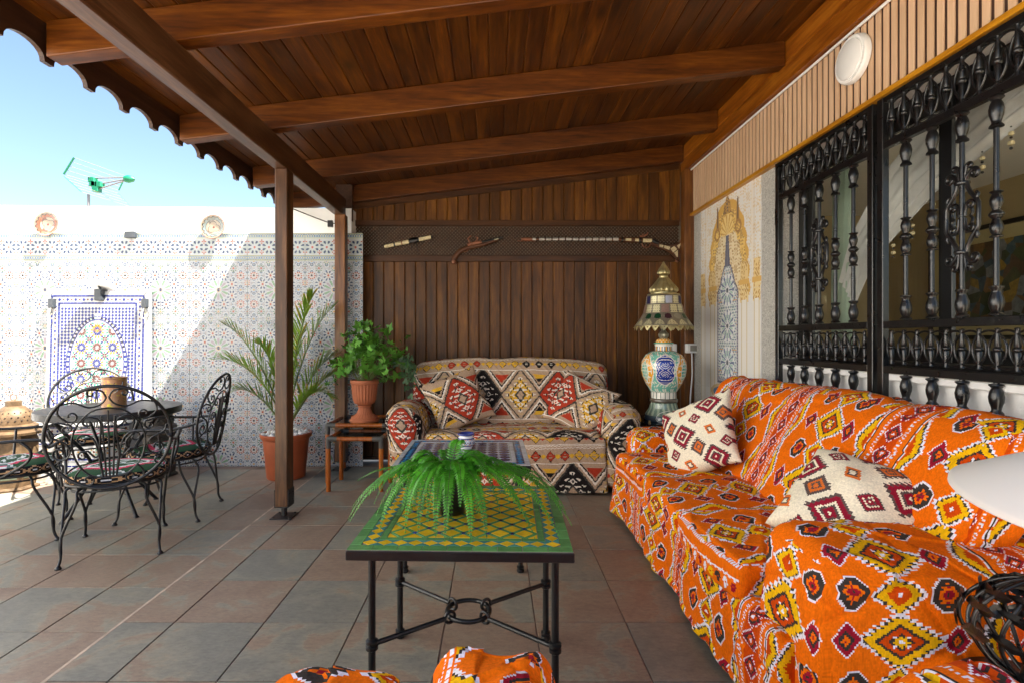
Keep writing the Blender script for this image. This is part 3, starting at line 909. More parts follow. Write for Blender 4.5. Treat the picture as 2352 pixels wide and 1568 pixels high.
# posts with steel shoes
def post(px, py, wx, wy, mat, ztop):
    b = MB(); b.box(px - wx / 2, px + wx / 2, py - wy / 2, py + wy / 2, 0.085, ztop, 0.005); p = b.build('post', mat, pg)
    s_ = MB()
    s_.box(px - wx / 2 - 0.006, px + wx / 2 + 0.006, py - wy / 2 + 0.005, py + wy / 2 - 0.005, 0.078, 0.085)
    for sx in (-1, 1):
        x_ = px + sx * (wx / 2 + 0.004)
        s_.box(x_ - 0.0025, x_ + 0.0025, py - wy / 2 + 0.005, py + wy / 2 - 0.005, 0.085, 0.20)
        for hz in (0.12, 0.17):
            for hy in (-0.03, 0.03):
                s_.lathe([(0, 0), (0.007, 0), (0.007, 0.004), (0, 0.005)], 8, c=(x_ + sx * 0.003, py + hy, hz), axis='X')
    s_.lathe([(0.02, 0.006), (0.02, 0.08)], 14, c=(px, py, 0))
    s_.box(px - 0.075, px + 0.075, py - 0.075, py + 0.075, 0.0, 0.008, 0.002)
    for sx in (-1, 1):
        for sy in (-1, 1):
            s_.lathe([(0, 0.0165), (0.008, 0.0155), (0.009, 0.008), (0, 0.008)], 8, c=(px + sx * 0.055, py + sy * 0.055, 0))
    s_.build('steel_shoe', M['iron'], p)
    return p
post(-1.479, 3.72, 0.086, 0.118, M['post'], 2.4265)
post(-1.470, 5.07, 0.100, 0.10, M['postlight'], 2.4265)
b = MB(); b.box(1.862, 1.955, 5.18, 5.30, 0.0, 2.91, 0.005); b.build('post', M['postlight'], pg)

# ---- panelled wall at the back
BY = 5.36
pw_ = thing('panelled_wall', 'dark stained plank wall with a lattice band behind the beige loveseat', 'wall', (0, BY, 0))
b = MB(); b.box(-1.46, 1.90, 0.022, 0.07, 0.03, 2.62); b.add([(-1.46, 0.022, 2.62), (1.90, 0.022, 2.62), (1.90, 0.022, zr(1.9)), (-1.46, 0.022, zr(-1.46))], [(0, 1, 2, 3)])
b.build('backing_board', M['backing'], pw_)
PWD = 0.1075
def plank(w, h, nm, slope=0.0):
    b = MB(); e = 0.008
    prof = [(0, 0.008), (e, 0.0), (w - e, 0.0), (w, 0.008), (w, 0.020), (0, 0.020)]
    n = len(prof)
    v = [(p[0], p[1], 0) for p in prof] + [(p[0], p[1], h + slope * p[0]) for p in prof]
    f = [tuple(range(n)), tuple(reversed(range(n, 2 * n)))] + [(i, n + i, n + (i + 1) % n, (i + 1) % n) for i in range(n)]
    b.add(v, f); return b.mesh(nm, M['panel'])
low = plank(PWD - 0.0006, 1.965, 'plank')
k = 0; x = -1.446
while x < 1.86:
    inst('plank', low, pw_, (x, random.uniform(0, 0.002), 0.065))
    zt_ = zr(x) + 0.01
    me = plank(PWD - 0.0006, zt_ - 2.43, 'plank', SL); inst('plank', me, pw_, (x, random.uniform(0, 0.002), 2.43))
    x += PWD
for z0, z1, nm in ((0.03, 0.066, 'rail'), (2.024, 2.086, 'rail'), (2.383, 2.440, 'rail')):
    b = MB(); b.box(-1.46, 1.866, -0.022, 0.001, z0, z1, 0.003); b.build(nm, M['rail'], pw_)
b = MB()                                                        # sloping cover strip under the last rafter
b.add([(-1.44, -0.012, zr(-1.44) - 0.055), (1.862, -0.012, zr(1.862) - 0.055), (1.862, -0.012, zr(1.862) + 0.01), (-1.44, -0.012, zr(-1.44) + 0.01),
       (-1.44, 0.004, zr(-1.44) - 0.055), (1.862, 0.004, zr(1.862) - 0.055)], [(0, 1, 2, 3), (4, 5, 1, 0)])
b.build('cover_strip', M['rail'], pw_)
# lattice: two crossing layers of thin laths
sp_ = 0.0355; h = 2.383 - 2.086
def laths(sgn, y0):
    n = 0
    x = -1.446 - h
    while x < 1.862 + h and n < 140:
        xa, xb = x, x + h * sgn
        za, zb = 2.086, 2.383
        # clip to the opening
        t0, t1 = 0.0, 1.0
        for (lim, s_) in ((-1.446, 1), (1.862, -1)):
            for e in (0,):
                d0, d1 = (xa - lim) * s_, (xb - lim) * s_
                if d0 < 0 and d1 < 0: t0, t1 = 1, 0
                elif d0 < 0: t0 = max(t0, d0 / (d0 - d1))
                elif d1 < 0: t1 = min(t1, d0 / (d0 - d1))
        if t1 - t0 > 0.05:
            p0 = (xa + (xb - xa) * t0, za + (zb - za) * t0); p1 = (xa + (xb - xa) * t1, za + (zb - za) * t1)
            w = 0.0085
            b = MB()
            b.add([(p0[0] - w, y0, p0[1]), (p0[0] + w, y0, p0[1]), (p1[0] + w, y0, p1[1]), (p1[0] - w, y0, p1[1]),
                   (p0[0] - w, y0 + 0.007, p0[1]), (p0[0] + w, y0 + 0.007, p0[1]), (p1[0] + w, y0 + 0.007, p1[1]), (p1[0] - w, y0 + 0.007, p1[1])],
                  [(0, 1, 2, 3), (4, 7, 6, 5), (0, 3, 7, 4), (1, 5, 6, 2)])
            b.build('lath', M['lattice'], pw_); n += 1
        x += sp_
laths(1, 0.000); laths(-1, 0.0075)
# ================================================================== window, room behind it, iron grilles
win = thing('window', 'black framed sliding window behind the iron grilles', 'window', (HX + 0.13, 0, 0))
b = MB()
for (y0, y1, z0, z1) in ((WN0, WN1 - 0.014, WZ0 + 0.006, WZ0 + 0.06), (WN0, WN1 - 0.014, WZ1 - 0.055, WZ1 - 0.001)):
    b.box(-0.03, 0.05, y0, y1, z0, z1, 0.003)
for (y0, y1) in ((WN1 - 0.075, WN1 - 0.014), (WN0, WN0 + 0.06)):
    b.box(-0.028, 0.048, y0, y1, WZ0 + 0.061, WZ1 - 0.056, 0.003)
b.build('outer_frame', M['black'], win)
for k, (y0, y1, xo) in enumerate(((2.42, WN1 - 0.076, 0.0), (WN0 + 0.061, 2.52, 0.022))):
    sx = xo - 0.008
    b = MB(); fw = 0.062
    b.box(sx, sx + 0.02, y0, y0 + fw, WZ0 + 0.062, WZ1 - 0.057, 0.002); b.box(sx, sx + 0.02, y1 - fw, y1, WZ0 + 0.062, WZ1 - 0.057, 0.002)
    b.box(sx + 0.001, sx + 0.019, y0 + fw, y1 - fw, WZ0 + 0.062, WZ0 + 0.062 + fw); b.box(sx + 0.001, sx + 0.019, y0 + fw, y1 - fw, WZ1 - 0.057 - fw, WZ1 - 0.057)
    s_ = b.build('sash', M['black'], win)
    b = MB(); xg = sx + 0.01
    b.add([(xg, y0 + fw - 0.004, WZ0 + 0.12), (xg, y1 - fw + 0.004, WZ0 + 0.12), (xg, y1 - fw + 0.004, WZ1 - 0.115), (xg, y0 + fw - 0.004, WZ1 - 0.115)], [(0, 3, 2, 1)])
    b.build('pane', M['glass'], s_)
room = thing('room', 'dim room with olive beige walls seen through the window glass', 'room', (HX + 0.26, 0, 0))
b = MB(); b.box(2.6, 2.7, 0.2, 6.6, 0, 2.75); b.box(0.0, 2.6, 6.5, 6.6, 0, 2.75); b.box(-0.0, 0.01, WN1 + 0.01, 6.5, 0, 2.75)
b.build('wall', M['beigewall'], room)
b = MB(); b.box(0.0, 2.6, 0.2, 6.5, -0.02, 0.0); b.build('room_floor', M['roomfloor'], room)
b = MB(); b.box(0.0, 2.7, 0.2, 6.6, 2.75, 3.3); b.build('ceiling', M['white'], room)
# framed picture on the room's wall
pic = thing('framed_picture', 'large colourful landscape in a black frame on the room wall behind the window', 'picture', (HX + 0.26 + 2.597, 4.9, 1.86))
b = MB()
for (y0, y1, z0, z1) in ((-0.95, 0.95, 0.46, 0.50), (-0.95, 0.95, -0.62, -0.58), (-0.95, -0.91, -0.58, 0.46), (0.91, 0.95, -0.58, 0.46)):
    b.box(-0.035, 0, y0, y1, z0, z1, 0.003)
b.build('frame', M['black'], pic)
b = MB(); b.box(-0.012, 0, -0.908, 0.908, -0.578, 0.458); b.build('mount', mat_plain('cream_mount', (0.55, 0.48, 0.26), 0.9, var=0.05), pic)
m, n, l, bs_ = new_mat('landscape_paint')
v = coords(n, l, (1, 1.2, 1), rnd=False)
vo = n.new('ShaderNodeTexVoronoi'); vo.inputs['Scale'].default_value = 9; l.new(v, vo.inputs['Vector'])
sx_ = n.new('ShaderNodeSeparateColor'); l.new(vo.outputs['Color'], sx_.inputs[0])
cr = nramp(n, l, sx_.outputs[0], [(0.0, (0.03, 0.05, 0.02)), (0.22, (0.10, 0.06, 0.03)), (0.36, (0.04, 0.09, 0.12)), (0.5, (0.22, 0.12, 0.04)), (0.62, (0.06, 0.08, 0.03)), (0.74, (0.30, 0.20, 0.03)), (0.86, (0.20, 0.22, 0.24)), (1.0, (0.25, 0.05, 0.04))], 'CONSTANT')
l.new(nmix(n, l, 0.5, cr, nramp(n, l, noise(n, l, v, 22, 5), [(0.3, 0.2), (0.7, 1.4)]), 'MULTIPLY'), bs_.inputs['Base Color'])
b = MB(); b.box(-0.016, -0.0125, -0.78, 0.78, -0.45, 0.33); b.build('canvas', m, pic)
# curtains inside the window
def cloth_sheet(name, rows, nu, mat, parent=None, fold=(0.012, 9), smooth=True):
    """rows = list of (start, end) points; folds ripple along the rows"""
    V, nr = [], len(rows)
    dense = []
    for i in range(nr - 1):
        for t in np.linspace(0, 1, 9, endpoint=(i == nr - 2)):
            dense.append((Vector(rows[i][0]).lerp(Vector(rows[i + 1][0]), t), Vector(rows[i][1]).lerp(Vector(rows[i + 1][1]), t)))
    for (a, c_) in dense:
        for t in np.linspace(0, 1, nu):
            p = a.lerp(c_, t); p.x += fold[0] * math.sin(t * fold[1] * 2 * PI + 3 * a.z) * (0.6 + 0.4 * math.sin(7 * t))
            V.append(p)
    me = np_mesh(name, np.array([tuple(p) for p in V]), grid_faces(len(dense), nu), None, mat, smooth, merge=False)
    return inst(name, me, parent)
cur = thing('swagged_curtain', 'white curtain swept sideways behind the window glass, bead fringe', 'curtain', (HX + 0.30, 0, 0))
cloth_sheet('drape', [((0.02, 1.55, 2.42), (0.02, 2.75, 2.40)), ((0.02, 2.20, 2.22), (0.02, 2.90, 2.36)), ((0.02, 2.72, 2.02), (0.02, 3.10, 2.22)), ((0.02, 3.18, 1.72), (0.02, 3.38, 1.90)), ((0.02, 3.36, 1.45), (0.02, 3.50, 1.62))], 60, M['sheer'], cur, (0.018, 5))
for k in range(9):
    t = k / 8
    y = 2.05 + 1.1 * t; z = 2.27 - 0.55 * t ** 1.3
    b = MB()
    for q, (rr, dz) in enumerate(((0.004, 0.0), (0.011, -0.03), (0.006, -0.048), (0.013, -0.072), (0.007, -0.095))):
        b.lathe([(0, dz - rr), (rr * 0.8, dz - rr * 0.6), (rr, dz), (rr * 0.8, dz + rr * 0.6), (0, dz + rr)], 8, c=(0.0, y, z), mi=q % 2)
    b.build('bead_string', [M['black'], M['bone']], cur, smooth=True)
pc = thing('green_curtain', 'pale green curtain hanging straight at the far end of the window', 'curtain', (HX + 0.33, 0, 0))
cloth_sheet('drape', [((0, 3.36, 2.44), (0, 3.60, 2.44)), ((0, 3.40, 1.6), (0, 3.60, 1.6)), ((0, 3.38, 1.0), (0, 3.60, 1.0))], 30, M['palegreen'], pc, (0.012, 4))

# ---- wrought iron grilles
GX = 1.925
def knob(prof_scale, z0, z1, r):
    """urn-shaped casting between two heights"""
    h = z1 - z0
    return [(0.010, z0), (r * 0.95, z0 + 0.02 * h), (r, z0 + 0.06 * h), (r * 0.8, z0 + 0.10 * h), (r * 0.62, z0 + 0.14 * h), (r * 0.85, z0 + 0.26 * h), (r, z0 + 0.42 * h),
            (r * 0.92, z0 + 0.58 * h), (r * 0.66, z0 + 0.76 * h), (r * 0.6, z0 + 0.84 * h), (r * 0.92, z0 + 0.92 * h), (r * 0.95, z0 + 0.97 * h), (0.010, z1)]
def flip(prof):
    z0, z1 = prof[0][1], prof[-1][1]
    return [(r_, z0 + z1 - z) for r_, z in reversed(prof)]
BR_ = 0.0098
bar = MB(); bar.lathe([(BR_, 1.32), (BR_, 2.19)], 12)
bar.lathe(knob(1, 1.335, 1.452, 0.0245), 16); bar.lathe(flip(knob(1, 2.055, 2.178, 0.0245)), 16)
bar_plain = bar.mesh('bar', M['gloss_iron'], smooth=50)
bar.lathe(knob(1, 1.635, 1.722, 0.0215), 16); bar.lathe(flip(knob(1, 1.727, 1.815, 0.0215)), 16)
bar.lathe([(0.011, 1.712), (0.022, 1.718), (0.025, 1.7245), (0.022, 1.731), (0.011, 1.737)], 16)
bar_knot = bar.mesh('bar', M['gloss_iron'], smooth=50)
sb = MB(); sb.lathe([(BR_, 0.30), (BR_, 1.085)], 12); sb.lathe(flip(knob(1, 0.955, 1.078, 0.0245)), 16)
short_bar = sb.mesh('short_bar', M['gloss_iron'], smooth=50)
# scroll ornament round the middle bar (in the plane y-z)
def spiral(cy, cz, r0, r1, a0, turns, n=26):
    return [(0, cy + (r0 + (r1 - r0) * t) * math.cos(a0 + turns * 2 * PI * t), cz + (r0 + (r1 - r0) * t) * math.sin(a0 + turns * 2 * PI * t)) for t in np.linspace(0, 1, n)]
sc = MB()
for s in (-1, 1):
    for q in (-1, 1):
        def T(pts): return [(p[0], p[1] * s, p[2] * q) for p in pts]
        sc.tube(T([(0, 0.075, 0.0), (0, 0.075, 0.045), (0, 0.066, 0.062), (0, 0.042, 0.09), (0, 0.026, 0.12), (0, 0.022, 0.142)]), [0.0085] * 6, 8)
        sc.tube(T([(0, 0.016, 0.142), (0, 0.026, 0.165), (0, 0.050, 0.186)] + spiral(0.056, 0.168, 0.020, 0.006, PI * 0.6, -1.1, 16)), [0.009] * 6 + [0.0085 - 0.0002 * k for k in range(13)], 8)
        sc.tube(T([(0, 0.014, 0.14), (0, 0.016, 0.18), (0, 0.022, 0.205)] + spiral(0.034, 0.205, 0.013, 0.004, PI, -0.9, 12)), 0.0075, 8)
        sc.tube(T([(0, 0.014, 0.004), (0, 0.018, 0.05)] + spiral(0.040, 0.045, 0.020, 0.006, PI * 0.9, -1.0, 16)), 0.0065, 8)
        sc.tube(T([(0, 0.066, 0.064), (0, 0.072, 0.082), (0, 0.064, 0.094)]), [0.006, 0.008, 0.005], 8)
        sc.tube(T([(0, 0.045, 0.03), (0, 0.05, 0.012), (0, 0.04, 0.0)]), 0.006, 6)
for q in (-1, 1):
    sc.lathe([(0.012, q * 0.142 - 0.008), (0.026, q * 0.142 - 0.006), (0.028, q * 0.142), (0.026, q * 0.142 + 0.006), (0.012, q * 0.142 + 0.008)], 12)
scroll_me = sc.mesh('scroll_ornament', M['gloss_iron'], smooth=60)
def ring_mesh(rr, hz):
    b = MB(); b.tube([(0, rr * math.cos(a), hz * math.sin(a)) for a in np.linspace(0, 2 * PI, 28, endpoint=False)], 0.0048, 7, closed=True)
    return b.mesh('ring', M['gloss_iron'], smooth=60)
def spindle_mesh(h):
    b = MB(); r_ = 0.0092
    b.lathe([(0.0, -h), (0.010, -h + 0.004), (0.008, -h + 0.012), (r_ * 0.9, -h * 0.72), (r_ * 0.95, -h * 0.6), (0.012, -h * 0.16), (0.010, -h * 0.1), (0.015, -0.006), (0.016, 0.0), (0.015, 0.006), (0.010, h * 0.1),
             (0.012, h * 0.16), (r_ * 0.95, h * 0.6), (r_ * 0.9, h * 0.72), (0.008, h - 0.012), (0.010, h - 0.004), (0, h)], 12)
    return b.mesh('spindle', M['gloss_iron'], smooth=60)
ring_lo, spin_lo = ring_mesh(0.072, 0.072), spindle_mesh(0.083)
ring_hi, spin_hi = ring_mesh(0.072, 0.090), spindle_mesh(0.104)
def grille(y_far, y_near, label):
    t = thing('window_grille', label, 'grille', (GX, 0, 0), group='iron window grilles')
    b = MB(); w = 0.040
    b.box(-0.017, 0.017, y_far - w, y_far, 0.25, 2.432, 0.003); b.box(-0.017, 0.017, y_near, y_near + w, 0.25, 2.432, 0.003)
    for z0, z1 in ((2.405, 2.431), (2.178, 2.212), (1.298, 1.334), (1.083, 1.118), (0.26, 0.30)):
        b.box(-0.015, 0.015, y_near + w, y_far - w, z0, z1, 0.002)
    b.build('frame', M['gloss_iron'], t)
    n = 5; mid = (y_far + y_near) / 2
    for k in range(n):
        y = mid + (k - 2) * 0.149
        inst('bar', bar_knot if k != 2 else bar_plain, t, (0, y, 0)); inst('short_bar', short_bar, t, (0, y, 0))
    inst('scroll_ornament', scroll_me, t, (0, mid, 1.745))
    m_ = 11; p = (y_far - y_near - 2 * w) / m_
    for k in range(m_):
        y = y_near + w + p * (k + 0.5)
        inst('spindle', spin_lo, t, (0, y, 1.208)); inst('spindle', spin_hi, t, (0, y, 2.308))
    for k in range(m_ - 1):
        y = y_near + w + p * (k + 1)
        inst('ring', ring_lo, t, (0.003 if k % 2 else -0.003, y, 1.208)); inst('ring', ring_hi, t, (0.003 if k % 2 else -0.003, y, 2.308))
    b = MB(); b.lathe([(0.011, 2.02), (0.011, 2.13)], 10, c=(0.0, y_far + 0.012, 0)); b.build('hinge', M['gloss_iron'], t, smooth=True)
    return t
grille(3.60, 2.672, 'black iron window grille nearest the arched mural, with scrolls and ringed bands')
grille(2.642, 1.714, 'black iron window grille at the right edge, with a large scroll ornament')
grille(1.684, 0.76, 'black iron window grille past the right edge of the picture')
# ================================================================== woven designs
O1 = lin(226, 106, 4); O2 = lin(196, 70, 4); YL = lin(228, 176, 10); WL = lin(222, 220, 232); CH = lin(58, 52, 48); CM = lin(150, 22, 44); RD = lin(206, 40, 24); BK = lin(30, 27, 26)
PU, PV = 0.74, 0.262
ob = Ras(PU, PV, 0.0023, O1)
def dia(r, cx, cy, a, b, jag=0.0, nj=9):
    dx, dy = r.rel(cx, cy)
    d = np.abs(dx) / a + np.abs(dy) / b
    if jag:
        s = np.abs(dy) / b
        d = d + jag * (tri(s * nj) - 0.5)
    return d
def kilim_motifs(r, cx, cy):
    d = dia(r, cx, cy, 0.110, 0.080, 0.16, 8); e = dia(r, cx, cy, 0.110, 0.080)
    r.put(d < 1.17, WL); r.put(d < 1.05, CH); r.put(d < 0.97, YL); r.put(e < 0.66, CH); r.put(e < 0.54, O2); r.put(e < 0.33, CH)
    dx, dy = r.rel(cx, cy); an = np.arctan2(dy * 1.3, dx); rr = np.hypot(dx, dy * 1.3)
    r.put(rr < 0.024 * (0.62 + 0.38 * np.cos(4 * an) ** 2), YL); r.put(rr < 0.006, WL)
    for k in range(4): disc(r, cx + 0.026 * math.cos(PI / 4 + k * PI / 2), cy + 0.019 * math.sin(PI / 4 + k * PI / 2), 0.0042, WL)
    cy2 = cy + PV / 2
    d = dia(r, cx, cy2, 0.060, 0.048, 0.2, 5); e = dia(r, cx, cy2, 0.060, 0.048)
    r.put(d < 1.27, WL); r.put(d < 1.08, CH); r.put(d < 0.96, YL); r.put(e < 0.58, O2); r.put(e < 0.16, WL)
def octa(r, cx, cy, s):
    dx, dy = r.rel(cx, cy); q = np.maximum(np.maximum(np.abs(dx), np.abs(dy)), (np.abs(dx) + np.abs(dy)) * 0.74) / s
    r.put(q < 1.12, WL); r.put(q < 1.0, CH)
    d = dia(r, cx, cy, s * 0.86, s * 0.86, 0.25, 3); r.put(d < 0.86, O1); r.put(d < 0.52, CM); r.put(d < 0.16, CH)
def rdia(r, cx, cy):
    for lim, c_ in ((1.12, WL), (1.0, CM), (0.62, CH), (0.36, O1), (0.13, CM)): r.put(dia(r, cx, cy, 0.038, 0.046) < lim, c_)
kilim_motifs(ob, 0, 0)
for s in (-1, 1):
    octa(ob, s * 0.128, PV / 2, 0.041); rdia(ob, s * 0.148, 0)
dx, dy = ob.rel(PU / 2, 0); ax = np.abs(dx)
edge = 0.085 + 0.062 * (1 - tri(ob.Y / PV + 0.5)) + 0.008 * tri(ob.Y / PV * 18)
band = ax < edge + 0.010; ob.put(band, WL); ob.put(ax < edge, CH); ob.put(ax < edge - 0.008, YL); ob.put(ax < edge - 0.03, O2)
ob.put(ax < 0.094, O1); ob.put((np.abs(ax - 0.085) < 0.007) & (tri(ob.Y / PV * 7) > 0.25), WL); ob.put((np.abs(ax - 0.085) < 0.003), CH)
ob.put((ax < 0.070), O1); ob.put((ax > 0.046) & (ax < 0.062) & (tri(ob.Y / PV * 20 + dx * 30) > 0.62), WL)
ob.put(ax < 0.040, O2)
for k in range(3):
    e = dia(ob, PU / 2, (k + 0.5) * PV / 3, 0.040, PV / 6)
    for lim, c_ in ((1.0, WL), (0.90, CM), (0.66, CH), (0.45, O2), (0.2, WL)): ob.put(e < lim, c_)
ob.a *= RNG.uniform(0.88, 1.08, ob.a.shape[:2])[..., None]

# seat-cushion design on the orange cover: coarse stepped bands
BG = lin(178, 150, 124); BG2 = lin(160, 132, 108); DG = lin(68, 64, 58); CRM = lin(226, 216, 200); KY = lin(212, 164, 52); KR = lin(172, 58, 36); KK = lin(34, 29, 28)
CW, HH, BND = 0.35, 0.44, 0.27
bk = Ras(CW * 4, HH + BND, 0.005, BG)
yy = bk.Y - HH / 2                                              # diamond row centred at HH/2
xc = (bk.X + CW / 2) % CW - CW / 2
col = (np.floor((bk.X + CW / 2) / CW).astype(int)) % 4
row = bk.Y < HH
d = np.abs(xc) / (CW / 2) + np.abs(yy) / (HH / 2)
side = np.where(((bk.X) % (2 * CW)) < CW, 0, 1)
for (a, c_, cl) in ((1.0, 1.10, DG), (1.22, 1.32, CRM), (1.32, 1.40, KK)):
    bk.put(row & (d >= a) & (d < c_), cl)
inn = row & (d > 1.46) & (np.abs(yy) < 0.185)
bk.put(inn & (d > 1.5) & (np.abs(np.abs(yy) - 0.165) < 0.018) & (side == 0), KY); bk.put(inn & (np.abs(np.abs(yy) - 0.165) < 0.018) & (side == 1), KR)
xm = (bk.X) % CW - CW / 2
for sg in (-1, 1):
    tr_ = row & (np.abs(xm) / 0.042 + (sg * yy - 0.118) / 0.042 * -1 < 1.0) & (sg * yy < 0.150) & (sg * yy > 0.1)
    tr_ = row & (np.abs(xm) < (sg * yy - 0.11) * 1.0) & (sg * yy < 0.150) & (sg * yy > 0.105)
    bk.put(tr_ & (side == 0), KK); bk.put(tr_ & (side == 1), KR)
teeth = tri(np.abs(yy) / 0.036); ang_ = tri(bk.Y / 0.03)
for kc, (c0, c1) in enumerate(((KY, CRM), (KR, CRM), (KY, CRM), (KK, CRM))):
    cm = row & (col == kc) & (d < 1.0)
    bk.put(cm, BG if kc in (0, 2) else c0)
    # white teeth between the outer line and the inner diamond
    q = (np.abs(xc) * 5.0 + tri(yy / 0.052) * 0.9) % 1.0
    zone = cm & (d > 0.66) & (d < 0.93)
    bk.put(zone & (tri(yy / 0.05) > 1.35 - (0.97 - d) * 3.0), CRM)
    if kc in (0, 2): bk.put(zone & (tri(yy / 0.05 + 0.5) > 0.82), lin(206, 176, 110))
    ins = cm & (d < 0.66); bk.put(ins, c0)
    bk.put(cm & (d > 0.585) & (d < 0.685) & (tri((xc + np.abs(yy) * 0) / 0.022) > 0.45), KK if kc != 1 else DG)
    bk.put(ins & (d < 0.57) & (d > 0.28) & (tri(yy / 0.045) > 0.55 + np.abs(xc) * 3.2), CRM)
    for sg in (-1, 1):
        e = np.abs(xc) / 0.022 + np.abs(yy - sg * 0.088) / 0.026
        bk.put(ins & (e < 1.0), CRM); bk.put(ins & (e < 0.55), c0)
        e = np.abs(xc - sg * 0.062) / 0.022 + np.abs(yy) / 0.022
        bk.put(ins & (e < 1.0), CRM); bk.put(ins & (e < 0.55), c0)
    bk.put(cm & (d < 0.31), DG); bk.put(cm & (d < 0.20), BG)
yb = bk.Y - HH
bnd = ~row
bk.put(bnd & ((np.abs(yb - 0.004) < 0.003) | (np.abs(yb - BND + 0.004) < 0.003)), CRM)
for q, yq in ((0, 0.062), (1, 0.208)):
    xs = (bk.X) % 0.117 - 0.0585
    e = np.abs(xs) / 0.043 + np.abs(yb - yq) / 0.045
    kk = (np.floor(bk.X / 0.117).astype(int) // 3 + q) % 4
    for i_, cl in enumerate((KK, KY, KR, KY)):
        mm = bnd & (kk == i_)
        bk.put(mm & (e < 1.0), KK); bk.put(mm & (e < 0.86), cl); bk.put(mm & (e < 0.5) & (tri(yb / 0.018) > 0.6), CRM if i_ == 0 else BG2)
    xs2 = (bk.X + 0.0585) % 0.117 - 0.0585
    bk.put(bnd & (np.abs(xs2) < 0.022 - np.abs(yb - yq) * 1.0) & (np.abs(yb - yq) < 0.02), KR if q else KY)
for o_ in (-0.014, 0.0, 0.014):
    bk.put(bnd & (np.abs(yb - BND / 2 - o_ - 0.006 * tri(bk.X / 0.03)) < 0.0025), CRM)
bk.a *= RNG.uniform(0.86, 1.10, bk.a.shape[:2])[..., None]

# cream cushion design
CR0 = lin(236, 226, 200); MR = lin(140, 26, 48); GR0 = lin(92, 78, 74); OR0 = lin(216, 112, 44)
cp = Ras(0.36, 0.36, 0.003, CR0)
def cmot(cx, cy, s):
    d = dia(cp, cx, cy, 0.074 * s, 0.070 * s, 0.22, 6); e = dia(cp, cx, cy, 0.074 * s, 0.070 * s)
    cp.put(d < 1.18, GR0); cp.put(d < 1.0, MR); cp.put(e < 0.66, CR0); cp.put(e < 0.5, GR0); cp.put(e < 0.34, MR); cp.put(e < 0.12, CR0)
cmot(0.0, 0.0, 1.0); cmot(0.18, 0.18, 1.0); cmot(0.09, 0.09, 0.5); cmot(0.27, 0.27, 0.5)
for cx, cy in ((0.09, 0.27), (0.27, 0.09)):
    e = dia(cp, cx, cy, 0.046, 0.046); q = dia(cp, cx, cy, 0.05, 0.05, 0.3, 4)
    cp.put(q < 1.15, GR0); cp.put(e < 0.82, OR0); cp.put(e < 0.5, GR0); cp.put(e < 0.3, OR0)
for cx, cy in ((0.0, 0.18), (0.18, 0.0)):
    dx, dy = cp.rel(cx, cy); e = np.maximum(np.abs(dx + dy * 0.4) / 0.026, np.abs(dy) / 0.03)
    cp.put(e < 1, OR0); cp.put(e < 0.62, GR0); cp.put(e < 0.36, CR0)
cp.a *= RNG.uniform(0.90, 1.06, cp.a.shape[:2])[..., None]

# green chair-cushion design
G0 = lin(44, 74, 50); PK = lin(206, 60, 92); GW = lin(206, 210, 206); GB = lin(34, 50, 48)
gc = Ras(0.46, 0.46, 0.004, G0)
e = dia(gc, 0.23, 0.23, 0.25, 0.17, 0.10, 7)
gc.put((e < 1.0) & (e > 0.80), PK); gc.put((e < 0.80) & (e > 0.66), GW); gc.put((e < 0.66), G0)
gc.put((e < 0.50) & (tri(gc.Y / 0.07) > 0.6), GW); gc.put((e < 0.3), G0); gc.put((e < 0.18), GW); gc.put((e < 0.08), GB)
for cx, cy in ((0, 0), (0.0, 0.23), (0.23, 0.0)):
    e = dia(gc, cx, cy, 0.10, 0.07); gc.put((e < 1.0) & (e > 0.84), GW); gc.put((e < 0.84) & (e > 0.55), lin(96, 112, 108)); gc.put((e < 0.4) & (e > 0.2), GW)
gc.a *= RNG.uniform(0.88, 1.08, gc.a.shape[:2])[..., None]
ge = Ras(0.10, 0.06, 0.004, lin(26, 26, 30))                   # its dark zigzag border
q = np.abs(ge.X - 0.05) / 0.05; w_ = np.abs(ge.Y - 0.03) / 0.03
ge.put(np.abs(q + w_ - 1) < 0.16, lin(176, 140, 104)); ge.put(q + w_ < 0.3, lin(200, 200, 205))

# ================================================================== seating
def pillow_np(w, h, th, ras, cell, seed=1, uo=(0, 0)):
    nu, nv = int(w / cell), int(h / cell)
    parts = []
    for sg in (1, -1):
        u = np.linspace(-1, 1, nu); v = np.linspace(-1, 1, nv); U, Vv = np.meshgrid(u, v, indexing='ij')
        e = np.clip((1 - U ** 2), 0, 1) ** 0.5 * np.clip((1 - Vv ** 2), 0, 1) ** 0.5
        X = U * w / 2 * (1 - 0.10 * (1 - Vv ** 2) * U ** 2); Y = Vv * h / 2 * (1 - 0.10 * (1 - U ** 2) * Vv ** 2)
        Z = sg * th / 2 * (e ** 0.8) * (1 + 0.10 * np.sin(5 * U + seed) * np.cos(4 * Vv))
        P = np.stack([X, Y, Z], -1)
        uu = U * w / 2; vv = Vv * h / 2
        C = ras.sample((uu[:-1, :-1] + uu[1:, 1:]) / 2 + uo[0], (vv[:-1, :-1] + vv[1:, 1:]) / 2 + uo[1]).reshape(-1, 3)
        F = grid_faces(nu, nv)
        if sg < 0: F = F[:, ::-1]
        parts.append((P.reshape(-1, 3), F, C))
    V, F, C = join_np(parts)
    return V + wob(V, 0.0035, 22, seed), F, C
